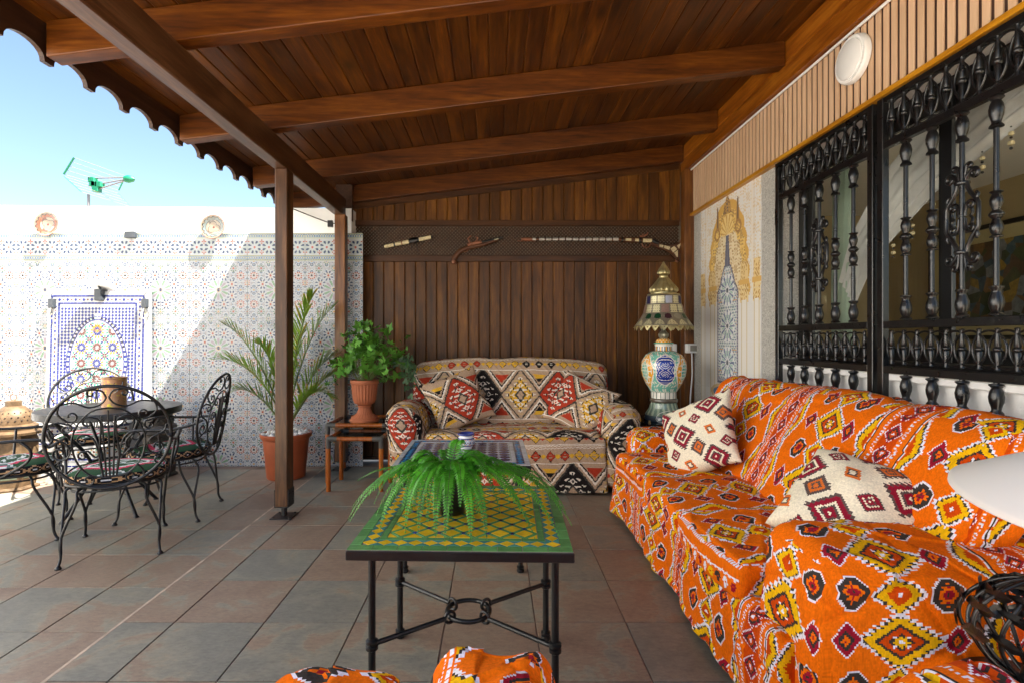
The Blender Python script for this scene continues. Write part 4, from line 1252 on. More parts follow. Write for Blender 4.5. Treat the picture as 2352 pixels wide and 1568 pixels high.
def pillow(label, loc, normal, roll, w, h, th, ras, cell, seed, uo=(0, 0), sag=0.0, group=None):
    V, F, C = pillow_np(w, h, th, ras, cell, seed, uo)
    if sag: V[:, 2] -= sag * (V[:, 1] / (h / 2)) ** 2 * np.sign(V[:, 1]) * 0.5 + sag * 0.5 * (V[:, 0] / (w / 2)) ** 2
    o = inst('cushion', np_mesh('cushion', V, F, C, M['cloth']))
    zq = Vector(normal).normalized()
    y_ = (Vector((0, 0, 1)) - zq * zq.z).normalized(); x_ = y_.cross(zq)
    rm = Matrix((x_, y_, zq)).transposed() @ Matrix.Rotation(roll, 3, 'Z')
    o.matrix_world = Matrix.Translation(loc) @ rm.to_4x4()
    return tag(o, label, 'cushion', group)

def sofa_cover(name, label, cat, pieces, mat, group=None):
    t = thing(name, label, cat, (0, 0, 0), group=group)
    for nm, (V, F, C) in pieces:
        inst(nm, np_mesh(nm, V, F, C, mat), t)
    return t
cbr = Ras(0.24, 0.154, 0.0026, O1)                              # woven border along the front of the seat cushions
cbr.put((cbr.Y > 0.132) & (tri(cbr.X / 0.016) > 0.4), WL); cbr.put((cbr.Y > 0.118) & (cbr.Y < 0.130) & (tri(cbr.X / 0.012) > 0.5), CH)
for k_, c_ in enumerate((WL, CH, YL, WL, CM)):
    cx_ = 0.024 + 0.048 * k_; e_ = dia(cbr, cx_, 0.078, 0.019, 0.021, 0.5, 3)
    cbr.put(e_ < 1.05, c_); cbr.put(e_ < 0.4, O2)
cbr.put((np.abs(cbr.Y - 0.044 - 0.006 * tri(cbr.X / 0.03)) < 0.004), WL)
# ---- orange three-seater along the house wall (faces the terrace)
CELL = 0.0052
def skirt_flare(x_front, amp=0.02):
    def w(V):
        k = np.clip((0.40 - V[:, 2]) / 0.40, 0, 1)
        V = V.copy()
        V[:, 0] -= np.where(V[:, 0] < x_front + 0.05, 1, 0) * k * (0.006 + amp * 0.5 * (1 + np.sin(V[:, 1] * 9.0 + 0.8 * np.sin(V[:, 1] * 23))))
        return V
    return w
def lean(x0, z0, k):
    def w(V):
        V = V.copy(); V[:, 0] += k * (V[:, 2] - z0); return V
    return w
pcs = []
pcs.append(('skirt', soft_box((0.865, 1.60, 0.012), (1.78, 3.80, 0.345), 0.035, CELL, ob, warp=skirt_flare(0.865, 0.030), wr=(0.009, 8, 2), skip=((2, -1), (0, 1)), uo=(0.10, 0.02))))
for k in range(3):
    y0 = 1.845 + 0.592 * k
    pcs.append(('seat_cushion', soft_box((0.838, y0, 0.318), (1.40, y0 + 0.585, 0.472), 0.042, CELL, ob, bulge=(0.008, 0.004, 0.016), wr=(0.007, 10, 5 + k), skip=((2, -1),), uo=(-(y0 + 0.29), 0.06 + 0.08 * k) if k != 0 else (-(y0 + 0.29), -0.318), rax={0: cbr} if k != 1 else None)))
pcs.append(('backrest', soft_box((1.33, 1.60, 0.30), (1.545, 3.80, 0.985), 0.085, CELL, ob, bulge=(0.02, 0, 0), warp=lean(1.3, 0.42, 0.50), wr=(0.010, 6, 11), skip=((2, -1),), uo=(PU / 2 - 2.79 % PU, 0.05))))
def arm_warp(front):
    def w(V):
        V = V.copy(); k = np.clip((0.55 - V[:, 2]) / 0.55, 0, 1)
        V[:, 1] += (-0.010 if front else 0.01) * k * (1 + np.sin(V[:, 0] * 11)) ; V[:, 0] -= np.where(V[:, 0] < 0.95, 1, 0) * k * 0.05 * (0.5 + 0.5 * np.sin(V[:, 1] * 26))
        V[:, 2] += -0.035 * np.clip((1.02 - V[:, 0]) / 0.15, 0, 1) ** 2 * (V[:, 2] > 0.3)
        return V
    return w
pcs.append(('armrest', soft_box((0.900, 1.50, 0.012), (1.80, 1.835, 0.612), 0.075, CELL, ob, bulge=(0.01, 0.012, 0.012), warp=arm_warp(True), wr=(0.012, 7, 21), skip=((2, -1),), uo=(-1.12, -0.408), mode='X', ux={0: -1.67})))
pcs.append(('armrest', soft_box((0.930, 3.60, 0.012), (1.80, 3.86, 0.612), 0.075, CELL * 1.5, ob, bulge=(0.01, 0.012, 0.012), warp=arm_warp(False), wr=(0.007, 8, 22), skip=((2, -1), (1, 1)), uo=(-1.0, -0.10), mode='X', ux={0: -3.9})))
sofa_cover('orange_sofa', 'long three-seat sofa in a bright orange woven kilim cover beside the window', 'sofa', pcs, M['cloth'])
pillow('cream cushion with red diamonds standing at the far end of the orange sofa', (1.235, 3.20, 0.66), (-0.80, -0.42, 0.42), R(28), 0.50, 0.48, 0.17, cp, 0.006, 3, (0.05, 0.02))
pillow('cream cushion slumped at the near end of the orange sofa', (1.345, 1.97, 0.630), (-0.50, -0.50, 0.72), R(-14), 0.47, 0.43, 0.23, cp, 0.006, 8, (0.02, 0.12), 0.04)

# ---- beige kilim loveseat in front of the panelled wall
CE2 = 0.0058
LX0, LX1 = -0.87, 1.185
def lskirt(V):
    V = V.copy(); k = np.clip((0.40 - V[:, 2]) / 0.40, 0, 1)
    V[:, 1] -= np.where(V[:, 1] < 4.3, 1, 0) * k * (0.03 + 0.012 * np.sin(V[:, 0] * 8)); return V
def lback(V):
    V = V.copy(); V[:, 1] += 0.30 * (V[:, 2] - 0.42); V[:, 2] -= 0.045 * np.abs((V[:, 0] - 0.15) / 0.9) ** 4 * (V[:, 2] > 0.7); return V
def larm(s):
    def w(V):
        V = V.copy(); k = np.clip(V[:, 2] / 0.70, 0, 1)
        V[:, 0] += s * 0.055 * (k - 0.4) + s * 0.05 * np.clip((V[:, 2] - 0.45) / 0.2, 0, 1) * 0.5
        V[:, 2] -= 0.07 * np.clip((4.55 - V[:, 1]) / 0.35, 0, 1) ** 2 * k
        V[:, 1] -= 0.02 * (1 - k) * (V[:, 1] < 4.5)
        return V
    return w
pcs = []
pcs.append(('skirt', soft_box((-0.60, 4.235, 0.012), (0.90, 5.0, 0.45), 0.03, CE2, bk, warp=lskirt, wr=(0.004, 9, 31), skip=((2, -1), (1, 1)), uo=(CW * 3 - 0.60 - 0.02, HH - 0.25), mode='X')))
pcs.append(('seat_cushion', soft_box((-0.58, 4.255, 0.36), (0.88, 4.92, 0.478), 0.05, CE2, bk, bulge=(0, 0.0, 0.012), wr=(0.005, 10, 32), skip=((2, -1),), uo=(CW * 3 - 0.60, HH + 0.05), mode='X')))
pcs.append(('backrest', soft_box((-0.76, 4.80, 0.30), (1.06, 5.02, 1.07), 0.085, CE2, bk, bulge=(0, 0.03, 0), warp=lback, wr=(0.006, 7, 33), skip=((2, -1),), uo=(-0.24, -0.52), mode='X')))
pcs.append(('armrest', soft_box((-0.85, 4.24, 0.012), (-0.555, 5.0, 0.70), 0.125, CE2, bk, bulge=(0.01, 0.01, 0.0), warp=larm(-1), wr=(0.006, 9, 34), skip=((2, -1),), uo=(1.05, -0.38), mode='X')))
pcs.append(('armrest', soft_box((0.855, 4.24, 0.012), (1.15, 5.0, 0.70), 0.125, CE2, bk, bulge=(0.01, 0.01, 0.0), warp=larm(1), wr=(0.006, 9, 35), skip=((2, -1),), uo=(0.02, -0.22), mode='X')))
sofa_cover('beige_loveseat', 'two-seat sofa in a beige, red and yellow kilim cover against the plank wall', 'sofa', pcs, M['cloth'])
pillow('kilim cushion with a large red diamond, on the left of the beige loveseat', (-0.33, 4.70, 0.70), (0.18, -0.86, 0.40), R(20), 0.54, 0.52, 0.18, bk, 0.008, 5, (CW * 1 - 0.03, HH / 2 + 0.02))
pillow('kilim cushion with red and yellow patches, on the right of the beige loveseat', (0.755, 4.68, 0.66), (-0.30, -0.80, 0.45), R(-24), 0.54, 0.50, 0.18, bk, 0.008, 6, (CW * 1.55, HH / 2))

# ---- orange armchairs close to the camera (only the ends of their arms show)
def armchair(cx, yf, label, wdt=0.86, seed=0, zt=0.63, dro=(0.0, 0.0)):
    pcs = []
    def sh(lo, hi): return (lo[0] + cx, lo[1] + yf, lo[2]), (hi[0] + cx, hi[1] + yf, hi[2])
    def drop(V):
        V = V.copy(); V[:, 2] -= 0.05 * np.clip((V[:, 1] - (yf - 0.10)) / 0.10, 0, 1) ** 2 * (V[:, 2] > 0.3); return V
    ce = 0.0065
    for s in (-1, 1):
        lo, hi = sh((s * wdt / 2 - 0.118, -0.80, 0.012), (s * wdt / 2 + 0.118, dro[s > 0], zt + dro[s > 0] * 0.45))
        pcs.append(('armrest', soft_box(lo, hi, 0.075, ce, ob, bulge=(0.01, 0.02, 0.006), warp=drop, wr=(0.013, 12, 41 + seed + s), skip=((2, -1),), uo=(0.2 * s, 0.1), mode='X')))
    lo, hi = sh((-wdt / 2 + 0.125, -0.70, 0.012), (wdt / 2 - 0.125, 0.02, 0.44)); pcs.append(('seat', soft_box(lo, hi, 0.05, ce * 2, ob, bulge=(0, 0, 0.012), wr=(0.006, 9, 45 + seed), skip=((2, -1),), mode='X')))
    lo, hi = sh((-wdt / 2 - 0.05, -0.86, 0.10), (wdt / 2 + 0.05, -0.66, 0.86)); pcs.append(('backrest', soft_box(lo, hi, 0.08, ce * 2, ob, wr=(0.006, 9, 47 + seed), skip=((2, -1),), mode='X')))
    return sofa_cover('orange_armchair', label, 'armchair', pcs, M['cloth'], group='orange armchairs in the foreground')
armchair(0.437, 1.135, 'orange kilim armchair at the bottom edge, nearest the orange sofa', 0.862, 0, 0.650, (0.0, -0.075))
armchair(-0.735, 1.085, 'orange kilim armchair at the bottom edge, left of the green table legs', 0.862, 7, 0.634)
# ================================================================== mosaic tables
def zell(name, color, rough=0.22, ov=0.35):
    return mat_plain(name, color, rough, var=0.18, nscale=30, coat=0.3, bumps=0.1, bscale=50, obj_var=ov)
Z_GRN = zell('green_glaze', (0.10, 0.27, 0.085)); Z_YEL = zell('yellow_glaze', (0.70, 0.44, 0.018)); Z_BLU = zell('blue_glaze', (0.022, 0.055, 0.17))
Z_TEA = zell('teal_glaze', (0.065, 0.23, 0.20)); Z_NAV = zell('navy_glaze', (0.014, 0.018, 0.085)); Z_WHT = zell('grey_white_glaze', (0.46, 0.48, 0.50), ov=0.25)
Z_AZU = zell('azure_glaze', (0.03, 0.20, 0.40)); Z_GRT = mat_plain('mosaic_grout', (0.16, 0.15, 0.12), 0.9, var=0.3, nscale=30)
def piece(poly, mat, nm, th=0.004):
    b = MB(); b.prism(poly, 0, th); return b.mesh(nm, mat)
def iron_table_frame(t, w, d, zt, mat, rings=True):
    lx, ly = w / 2 - 0.048, d / 2 - 0.135
    for sx in (-1, 1):
        for sy in (-1, 1):
            b = MB(); x, y = sx * lx, sy * ly
            b.lathe([(0.0125, 0.008), (0.0125, zt - 0.03)], 12, c=(x, y, 0))
            b.lathe([(0.012, 0.0), (0.019, 0.002), (0.021, 0.010), (0.019, 0.018), (0.0125, 0.020)], 12, c=(x, y, 0))
            b.lathe([(0.012, 0.022), (0.020, 0.026), (0.020, 0.032), (0.012, 0.036)], 12, c=(x, y, 0))
            zk = 0.232
            b.lathe([(0.012, zk - 0.020), (0.021, zk - 0.014), (0.021, zk - 0.004), (0.014, zk), (0.021, zk + 0.004), (0.021, zk + 0.014), (0.012, zk + 0.020)], 12, c=(x, y, 0))
            leg = b.build('leg', mat, t, smooth=50)
            if rings:
                a = math.atan2(-y, -x); L = math.hypot(x, y) - 0.098
                b = MB(); b.tube([(x + 0.018 * math.cos(a), y + 0.018 * math.sin(a), zk), (x + L * math.cos(a), y + L * math.sin(a), zk)], 0.0088, 10)
                cx, cy = x + (L + 0.018) * math.cos(a), y + (L + 0.018) * math.sin(a)
                b.tube([(cx + 0.020 * math.cos(q) * math.cos(a), cy + 0.020 * math.cos(q) * math.sin(a), zk + 0.020 * math.sin(q)) for q in np.linspace(0, 2 * PI, 18, endpoint=False)], 0.006, 8, closed=True)
                b.build('stretcher', mat, leg, smooth=50)
    if rings:
        b = MB(); b.tube([(0.080 * math.cos(q), 0.080 * math.sin(q), 0.232) for q in np.linspace(0, 2 * PI, 36, endpoint=False)], 0.0085, 10, closed=True)
        b.build('centre_ring', mat, t, smooth=True)
def sq(a, b_): return [(a, 0), (0, b_), (-a, 0), (0, -b_)][::-1]
def table_top(t, w, d, zt):
    b = MB(); b.box(-w / 2, w / 2, -d / 2, d / 2, zt - 0.034, zt - 0.0035, 0.003)
    top = b.build('tabletop', M['iron'], t)
    b = MB(); b.box(-w / 2 + 0.003, w / 2 - 0.003, -d / 2 + 0.003, d / 2 - 0.003, zt - 0.0034, zt - 0.0012)
    b.build('grout_bed', Z_GRT, top)
    return top
# green and yellow table
ZT = 0.60
gt = thing('green_mosaic_table', 'low iron table with green, yellow and blue mosaic top, fern on it', 'table', (-0.098, 1.982, 0), R(-1.6))
W, D = 0.705, 0.725
top = table_top(gt, W, D, ZT)
iron_table_frame(gt, W, D, ZT, M['iron'])
def ring_strips(top, w, d, inset, width, mat, zt, nseg, nm):
    """a frame of short strip tiles"""
    x1, y1 = w / 2 - inset, d / 2 - inset
    for ax in (0, 1):
        L = 2 * (x1 if ax == 0 else y1 - width)
        n = nseg if ax == 0 else nseg
        s = L / n
        hw_, hh_ = (s / 2 - 0.0008, width / 2 - 0.0006) if ax == 0 else (width / 2 - 0.0006, s / 2 - 0.0008)
        b = MB(); b.box(-hw_, hw_, -hh_, hh_, 0, 0.004, 0.0006); me = b.mesh(nm, mat)
        for sg in (-1, 1):
            for k in range(n):
                p = -L / 2 + s * (k + 0.5)
                pos = (p, sg * (y1 - width / 2)) if ax == 0 else (sg * (x1 - width / 2), p)
                inst(nm, me, top, (pos[0], pos[1], zt - 0.0030 + random.uniform(-0.0004, 0.0004)))
ring_strips(top, W, D, 0.003, 0.036, Z_GRN, ZT, 9, 'green_tile')
ring_strips(top, W, D, 0.084, 0.022, Z_GRN, ZT, 7, 'green_tile')
def border_diamonds(top, w, d, c_in, half, n_x, n_y, mat_d, mat_f, zt, nmd, nmf):
    """a row of diamonds with triangles between them, round the table"""
    x1, y1 = w / 2 - c_in, d / 2 - c_in
    g_ = 0.0009
    for ax, n in ((0, n_x), (1, n_y)):
        L = 2 * (x1 if ax == 0 else y1)
        p = L / n
        dm = piece([(p / 2 - g_, 0), (0, half - g_), (-p / 2 + g_, 0), (0, -half + g_)] if ax == 0 else [(half - g_, 0), (0, p / 2 - g_), (-half + g_, 0), (0, -p / 2 + g_)], mat_d, nmd)
        tri_ = [(-p / 2 + g_ * 2, half - g_), (0, g_ * 2), (p / 2 - g_ * 2, half - g_)]
        if ax == 1: tri_ = [(half - g_, p / 2 - g_ * 2), (g_ * 2, 0), (half - g_, -p / 2 + g_ * 2)]
        tm = piece(tri_, mat_f, nmf)
        for sg in (-1, 1):
            for k in range(n):
                q = -L / 2 + p * k
                if ax == 1 and k == 0: continue
                pos = (q, sg * y1) if ax == 0 else (sg * x1, q)
                inst(nmd, dm, top, (pos[0], pos[1], zt - 0.0030 + random.uniform(-0.0004, 0.0004)))
            for k in range(n):
                q = -L / 2 + p * (k + 0.5)
                for s2 in (0, PI):
                    pos = (q, sg * y1) if ax == 0 else (sg * x1, q)
                    inst(nmf, tm, top, (pos[0], pos[1], zt - 0.0030), (0, 0, s2))
        if ax == 0:
            for sg in (-1, 1): inst(nmd, dm, top, (x1, sg * y1, zt - 0.003))
border_diamonds(top, W, D, 0.0615, 0.0215, 12, 12, Z_YEL, Z_TEA, ZT, 'yellow_tile', 'teal_tile')
fx, fy = W / 2 - 0.108, D / 2 - 0.108
nx, ny = 6, 6
px, py = 2 * fx / nx, 2 * fy / ny
ya, yb_ = px * 0.365, py * 0.365
ym = piece(sq(ya, yb_), Z_YEL, 'yellow_tile'); bm_ = piece(sq(px * 0.13, py * 0.13), Z_BLU, 'blue_tile')
# green strips between the diamonds, one per diamond edge
L0 = math.hypot(px / 2, py / 2)
an = math.atan2(py, px)
cs, sn = math.cos(an), math.sin(an)
e0 = np.array([ya, 0]); e1 = np.array([0, yb_])
def strip_poly(sgx, sgy):
    # half of the band along one edge of a yellow diamond
    gx = 0.0010
    a = np.array([sgx * (ya + gx), 0.0]); c_ = np.array([0.0, sgy * (yb_ + gx)])
    off = np.array([sgx * px * 0.062, sgy * py * 0.062])
    pl = [a, a + off * 0.98, c_ + off * 0.98, c_]
    if sgx * sgy < 0: pl = pl[::-1]
    return [tuple(q) for q in pl]
gm_ = {(sx, sy): piece(strip_poly(sx, sy), Z_GRN, 'green_tile') for sx in (-1, 1) for sy in (-1, 1)}
def clip_ok(x, y, mx, my): return abs(x) + mx <= fx + 1e-6 and abs(y) + my <= fy + 1e-6
rest = MB()
for i in range(nx + 1):
    for j in range(ny + 1):
        for o_ in (0, 1):
            x, y = -fx + px * (i + 0.5 * o_), -fy + py * (j + 0.5 * o_)
            if abs(x) > fx + 1e-6 or abs(y) > fy + 1e-6: continue
            if clip_ok(x, y, ya, yb_):
                inst('yellow_tile', ym, top, (x, y, ZT - 0.003 + random.uniform(-0.0005, 0.0005)))
                for key, me in gm_.items():
                    if clip_ok(x, y, ya + 0.1 * px, yb_ + 0.1 * py): rest.add([(p_[0] + x, p_[1] + y, q_) for q_ in (ZT - 0.003, ZT + 0.0008) for p_ in strip_poly(*key)], [(4, 5, 6, 7), (0, 1, 5, 4), (1, 2, 6, 5), (2, 3, 7, 6), (3, 0, 4, 7)])
            else:                                                # half diamonds along the edge
                pl = []
                for (dx, dy) in sq(ya, yb_):
                    pl.append((max(-fx, min(fx, x + dx)), max(-fy, min(fy, y + dy))))
                b = MB(); b.prism(pl, ZT - 0.003, ZT + 0.001); b.build('yellow_tile', Z_YEL, top)
for i in range(nx + 1):
    for j in range(ny + 1):
        for (ox, oy) in ((0.5, 0), (0, 0.5)):
            x, y = -fx + px * (i + ox), -fy + py * (j + oy)
            if clip_ok(x, y, px * 0.155, py * 0.155): inst('blue_tile', bm_, top, (x, y, ZT - 0.003))
tag(rest.build('green_strips', Z_GRN, top), kind='stuff')
b = MB(); b.box(-fx, fx, -fy, fy, ZT - 0.0012, ZT - 0.0006); b.build('green_field', Z_GRN, top)

# blue table behind it
bt_ = thing('blue_mosaic_table', 'low iron table with navy and azure mosaic top in front of the loveseat', 'table', (-0.172, 3.045, 0), R(0.3))
W2, D2, ZB = 0.715, 0.69, 0.603
top = table_top(bt_, W2, D2, ZB)
iron_table_frame(bt_, W2, D2, ZB, M['iron'], rings=False)
ring_strips(top, W2, D2, 0.003, 0.026, Z_WHT, ZB, 8, 'white_tile')
border_diamonds(top, W2, D2, 0.0505, 0.0200, 16, 16, Z_AZU, Z_NAV, ZB, 'azure_tile', 'navy_tile')
ring_strips(top, W2, D2, 0.072, 0.024, Z_WHT, ZB, 6, 'white_tile')
ix, iy = W2 / 2 - 0.098, D2 / 2 - 0.098
nx, ny = 8, 8
px, py = 2 * ix / nx, 2 * iy / ny
hexa = [(px * 0.5 - 0.001, 0), (px * 0.30, py * 0.36), (0, py * 0.46), (-px * 0.30, py * 0.36), (-px * 0.5 + 0.001, 0), (-px * 0.30, -py * 0.36), (0, -py * 0.46), (px * 0.30, -py * 0.36)]
hm_ = piece(hexa, Z_NAV, 'navy_tile'); st = piece(sq(px * 0.15, py * 0.15), Z_WHT, 'white_tile')
b = MB(); b.box(-ix, ix, -iy, iy, ZB - 0.0012, ZB - 0.0004); b.build('pale_field', Z_WHT, top)
for i in range(nx):
    for j in range(ny):
        inst('navy_tile', hm_, top, (-ix + px * (i + 0.5), -iy + py * (j + 0.5), ZB - 0.0030))

# ---- fern in a black pot
fern = thing('potted_fern', 'sword fern with long arching fronds in a black pot on the green table', 'plant', (-0.162, 1.975, ZT + 0.002))
b = MB(); b.lathe([(0.0, 0.0), (0.046, 0.0), (0.050, 0.004), (0.060, 0.112), (0.063, 0.113), (0.063, 0.124), (0.057, 0.124), (0.054, 0.105), (0.0, 0.105)], 32)
b.build('pot', M['black'], fern, smooth=40)
b = MB(); b.lathe([(0.054, 0.106), (0.03, 0.112), (0.0, 0.114)], 20); b.build('soil', M['soil'], fern, smooth=True)
def bez(p0, p1, p2, p3, n):
    t = np.linspace(0, 1, n)[:, None]
    p0, p1, p2, p3 = [np.array(p, float) for p in (p0, p1, p2, p3)]
    return (1 - t) ** 3 * p0 + 3 * (1 - t) ** 2 * t * p1 + 3 * (1 - t) * t ** 2 * p2 + t ** 3 * p3
def fern_frond(az, reach, rise, end, seed, wmax=0.038):
    r = random.Random(seed)
    d = np.array([math.cos(az), math.sin(az), 0])
    p0 = d * 0.02 + np.array([0, 0, 0.11])
    P = bez(p0, p0 + d * reach * 0.22 + np.array([0, 0, rise]), p0 + d * reach * 0.72 + np.array([0, 0, rise * 0.95]), d * reach + np.array([r.uniform(-.03, .03), r.uniform(-.03, .03), end]), 60)
    b = MB()
    b.tube([tuple(p) for p in P[::3]] + [tuple(P[-1])], [0.0022 - 0.0016 * k / 20 for k in range(len(P[::3]) + 1)], 5, mi=1)
    n = int(np.sum(np.linalg.norm(np.diff(P, axis=0), axis=1)) / 0.0078)
    idx = np.linspace(3, 59, n)
    for q, ii in enumerate(idx):
        i0 = int(ii); fr = ii - i0; i1 = min(59, i0 + 1)
        p = P[i0] * (1 - fr) + P[i1] * fr
        tg = P[min(59, i0 + 1)] - P[max(0, i0 - 1)]; tg /= np.linalg.norm(tg) + 1e-9
        sd_ = np.cross(tg, [0, 0, 1.0]); sd_ /= np.linalg.norm(sd_) + 1e-9
        up = np.cross(sd_, tg)
        t = ii / 59
        L = wmax * min(1.0, 0.35 + 3.2 * t) * (1 - max(0, t - 0.45) / 0.58) ** 0.85 * r.uniform(0.88, 1.08)
        if L < 0.003: continue
        for s in (-1, 1):
            dr = sd_ * s * 0.95 + tg * 0.30 + up * (0.16 - 0.30 * r.random()); dr /= np.linalg.norm(dr)
            wv = tg * 0.0034; cu = up * (-0.10 * L)
            a, m1, tip = p, p + dr * L * 0.55, p + dr * L + cu * 2
            b.add([a - wv * 0.7, a + wv * 0.9, m1 + wv * 1.1 + up * 0.0015, m1 - wv * 0.9 + up * 0.0015, tip + tg * 0.003], [(0, 1, 2, 3), (3, 2, 4)])
    return b.build('frond', [M['fern'], M['frondrib']], fern)
FR = [(-178, .44, .085, .012), (-168, .46, .10, .01), (-155, .44, .11, .008), (-140, .40, .11, .008), (-128, .36, .13, .006), (-112, .32, .14, .004), (-100, .37, .11, .003), (-88, .33, .13, .004), (-74, .37, .11, .002), (-60, .36, .13, .006), (-46, .42, .13, .006), (-33, .47, .13, .006),
      (-24, .52, .12, .01), (-14, .52, .11, .015), (-4, .48, .10, .02), (8, .44, .10, .06), (20, .40, .12, .14), (38, .33, .16, .20), (60, .28, .20, .22), (80, .18, .26, .33), (104, .24, .20, .24), (126, .32, .16, .17), (146, .38, .13, .15), (164, .46, .11, .13), (175, .42, .09, .07), (-120, .24, .15, .06), (-64, .24, .15, .06), (-150, .32, .14, .03), (-38, .34, .15, .04), (-84, .20, .16, .04), (-106, .26, .15, .03), (-20, .36, .15, .06), (-165, .34, .14, .06), (30, .24, .18, .16), (150, .26, .17, .15)]
FR += [(random.uniform(-180, 0), random.uniform(0.16, 0.30), random.uniform(0.12, 0.19), random.uniform(0.02, 0.10)) for _ in range(16)]
for k, (az, re, ri, en) in enumerate(FR):
    fern_frond(R(az + random.uniform(-4, 4)), re * ((0.88 if abs(az) < 100 else 0.80) if not 15 < az < 165 else 0.8), ri * (0.95 if not 15 < az < 165 else 0.62), en * (1.0 if not 15 < az < 165 else 0.7), 100 + k)

# ---- small painted jar on the blue table
def painted_lathe(name, prof, colfun, mat, parent, n=72, sub=6, loc=(0, 0, 0)):
    pr = []
    for (a, b2) in zip(prof[:-1], prof[1:]):
        m_ = max(1, int(math.hypot(a[0] - b2[0], a[1] - b2[1]) / sub))
        for q in range(m_): pr.append((a[0] + (b2[0] - a[0]) * q / m_, a[1] + (b2[1] - a[1]) * q / m_))
    pr.append(prof[-1])
    pr = np.array(pr); th = np.linspace(0, 2 * PI, n + 1)
    V = np.stack([pr[:, 0][:, None] * np.cos(th), pr[:, 0][:, None] * np.sin(th), np.repeat(pr[:, 1][:, None], n + 1, 1)], -1)
    F = grid_faces(len(pr), n + 1)[:, ::-1]
    zc = (pr[:-1, 1] + pr[1:, 1])[:, None] / 2 + 0 * th[None, :-1]; tc = (th[:-1] + th[1:])[None, :] / 2 + 0 * pr[:-1, :1]; rc = (pr[:-1, 0] + pr[1:, 0])[:, None] / 2 + 0 * th[None, :-1]
    C = np.zeros((len(pr) - 1, n, 3)); colfun(C, tc, zc, rc)
    return inst(name, np_mesh(name, V.reshape(-1, 3), F, C.reshape(-1, 3), mat), parent, loc)
jar = thing('ceramic_jar', 'small white and blue painted ceramic jar on the blue mosaic table', 'jar', (-0.168, 3.11, ZB + 0.002))
def jarcol(C, t, z, r):
    C[:] = lin(232, 230, 226)
    q = (t / (2 * PI) * 12) % 1.0; w = (z - 0.022) / 0.040
    e = np.abs(q - 0.5) * 2 + np.abs(w - 0.5) * 2
    m_ = (w > 0) & (w < 1)
    C[m_ & (np.abs(e - 1) < 0.14)] = lin(50, 60, 110); C[m_ & (e < 0.5)] = lin(150, 190, 210); C[m_ & (e < 0.22)] = lin(190, 90, 60); C[m_ & (e > 1.4)] = lin(214, 150, 110)
    C[(np.abs(w) < 0.06) | (np.abs(w - 1) < 0.06)] = lin(60, 70, 130); C[z > 0.076] = lin(40, 52, 120)
painted_lathe('body', [(0.03, 0.0), (0.034, 0.001), (0.036, 0.008), (0.052, 0.032), (0.054, 0.045), (0.050, 0.060), (0.040, 0.071), (0.038, 0.077), (0.050, 0.083), (0.051, 0.092), (0.046, 0.092), (0.036, 0.080), (0.034, 0.06), (0.0, 0.055)], jarcol, M['ceramic'], jar, 96, 0.003)

# ================================================================== nest of cane side tables
def cane_table(name, label, x0, x1, y0, y1, zt, r=0.019):
    t = thing(name, label, 'side table', ((x0 + x1) / 2, (y0 + y1) / 2, 0), group='nest of cane tables')
    hx, hy = (x1 - x0) / 2, (y1 - y0) / 2
    zc = zt - r
    for sx in (-1, 1):
        for sy in (-1, 1):
            b = MB(); b.lathe([(r * 0.95, 0.0), (r, 0.004), (r, zc - 0.07)], 16, c=(sx * hx, sy * hy, 0)); leg = b.build('leg', M['cane'], t, smooth=50)
            b = MB(); rj = r * 1.07; q = 0.028
            b.tube([(sx * hx, sy * hy, zc - 0.075), (sx * hx, sy * hy, zc - 0.02), (sx * hx, sy * hy, zc - 0.001)], rj, 14)
            b.tube([(sx * hx, sy * hy, zc), (sx * (hx - 0.03), sy * hy, zc), (sx * (hx - 0.072), sy * hy, zc)], rj, 14)
            b.tube([(sx * hx, sy * hy, zc), (sx * hx, sy * (hy - 0.03), zc), (sx * hx, sy * (hy - 0.072), zc)], rj, 14)
            b.lathe([(rj * math.sin(a), zc - rj * math.cos(a)) for a in np.linspace(0.01, PI - 0.01, 9)], 14, c=(sx * hx, sy * hy, 0))
            b.build('joint', M['joint'], leg, smooth=50)
    for sy in (-1, 1):
        b = MB(); b.tube([(-hx + 0.07, sy * hy, zc), (hx - 0.07, sy * hy, zc)], r, 14); b.build('rail', M['cane'], t, smooth=50)
    for sx in (-1, 1):
        b = MB(); b.tube([(sx * hx, -hy + 0.07, zc), (sx * hx, hy - 0.07, zc)], r, 14); b.build('rail', M['cane'], t, smooth=50)
    b = MB(); b.box(-hx + r, hx - r, -hy + r, hy - r, zc - 0.006, zc + 0.002); b.build('glass_top', M['blackglass'], t)
    return t
cane_table('cane_side_table', 'taller cane side table with grey joints, carrying the terracotta urn', -1.452, -0.905, 4.60, 5.10, 0.516)
cane_table('cane_side_table', 'shorter cane side table tucked in front, its black glass top empty', -1.362, -0.93, 4.335, 4.70, 0.448)

# ---- terracotta urn with geranium
urn = thing('terracotta_urn', 'fluted terracotta urn with a bushy green geranium on the taller cane table', 'plant', (-1.170, 4.76, 0.508))
b = MB()
b.lathe([(0.0, 0.0), (0.128, 0.0), (0.131, 0.006), (0.130, 0.022), (0.118, 0.028), (0.117, 0.038)], 64)
b.lathe([(0.117, 0.038), (0.100, 0.048), (0.068, 0.076), (0.052, 0.112), (0.050, 0.128)], 96, flute=0.035, nfl=24)
b.lathe([(0.050, 0.128), (0.060, 0.132), (0.062, 0.142), (0.055, 0.148)], 64)
b.lathe([(0.055, 0.148), (0.085, 0.165), (0.100, 0.20), (0.105, 0.25), (0.110, 0.30), (0.113, 0.335)], 96, flute=0.028, nfl=24)
b.lathe([(0.113, 0.335), (0.124, 0.340), (0.127, 0.352), (0.124, 0.372), (0.116, 0.374), (0.108, 0.35), (0.0, 0.345)], 64)
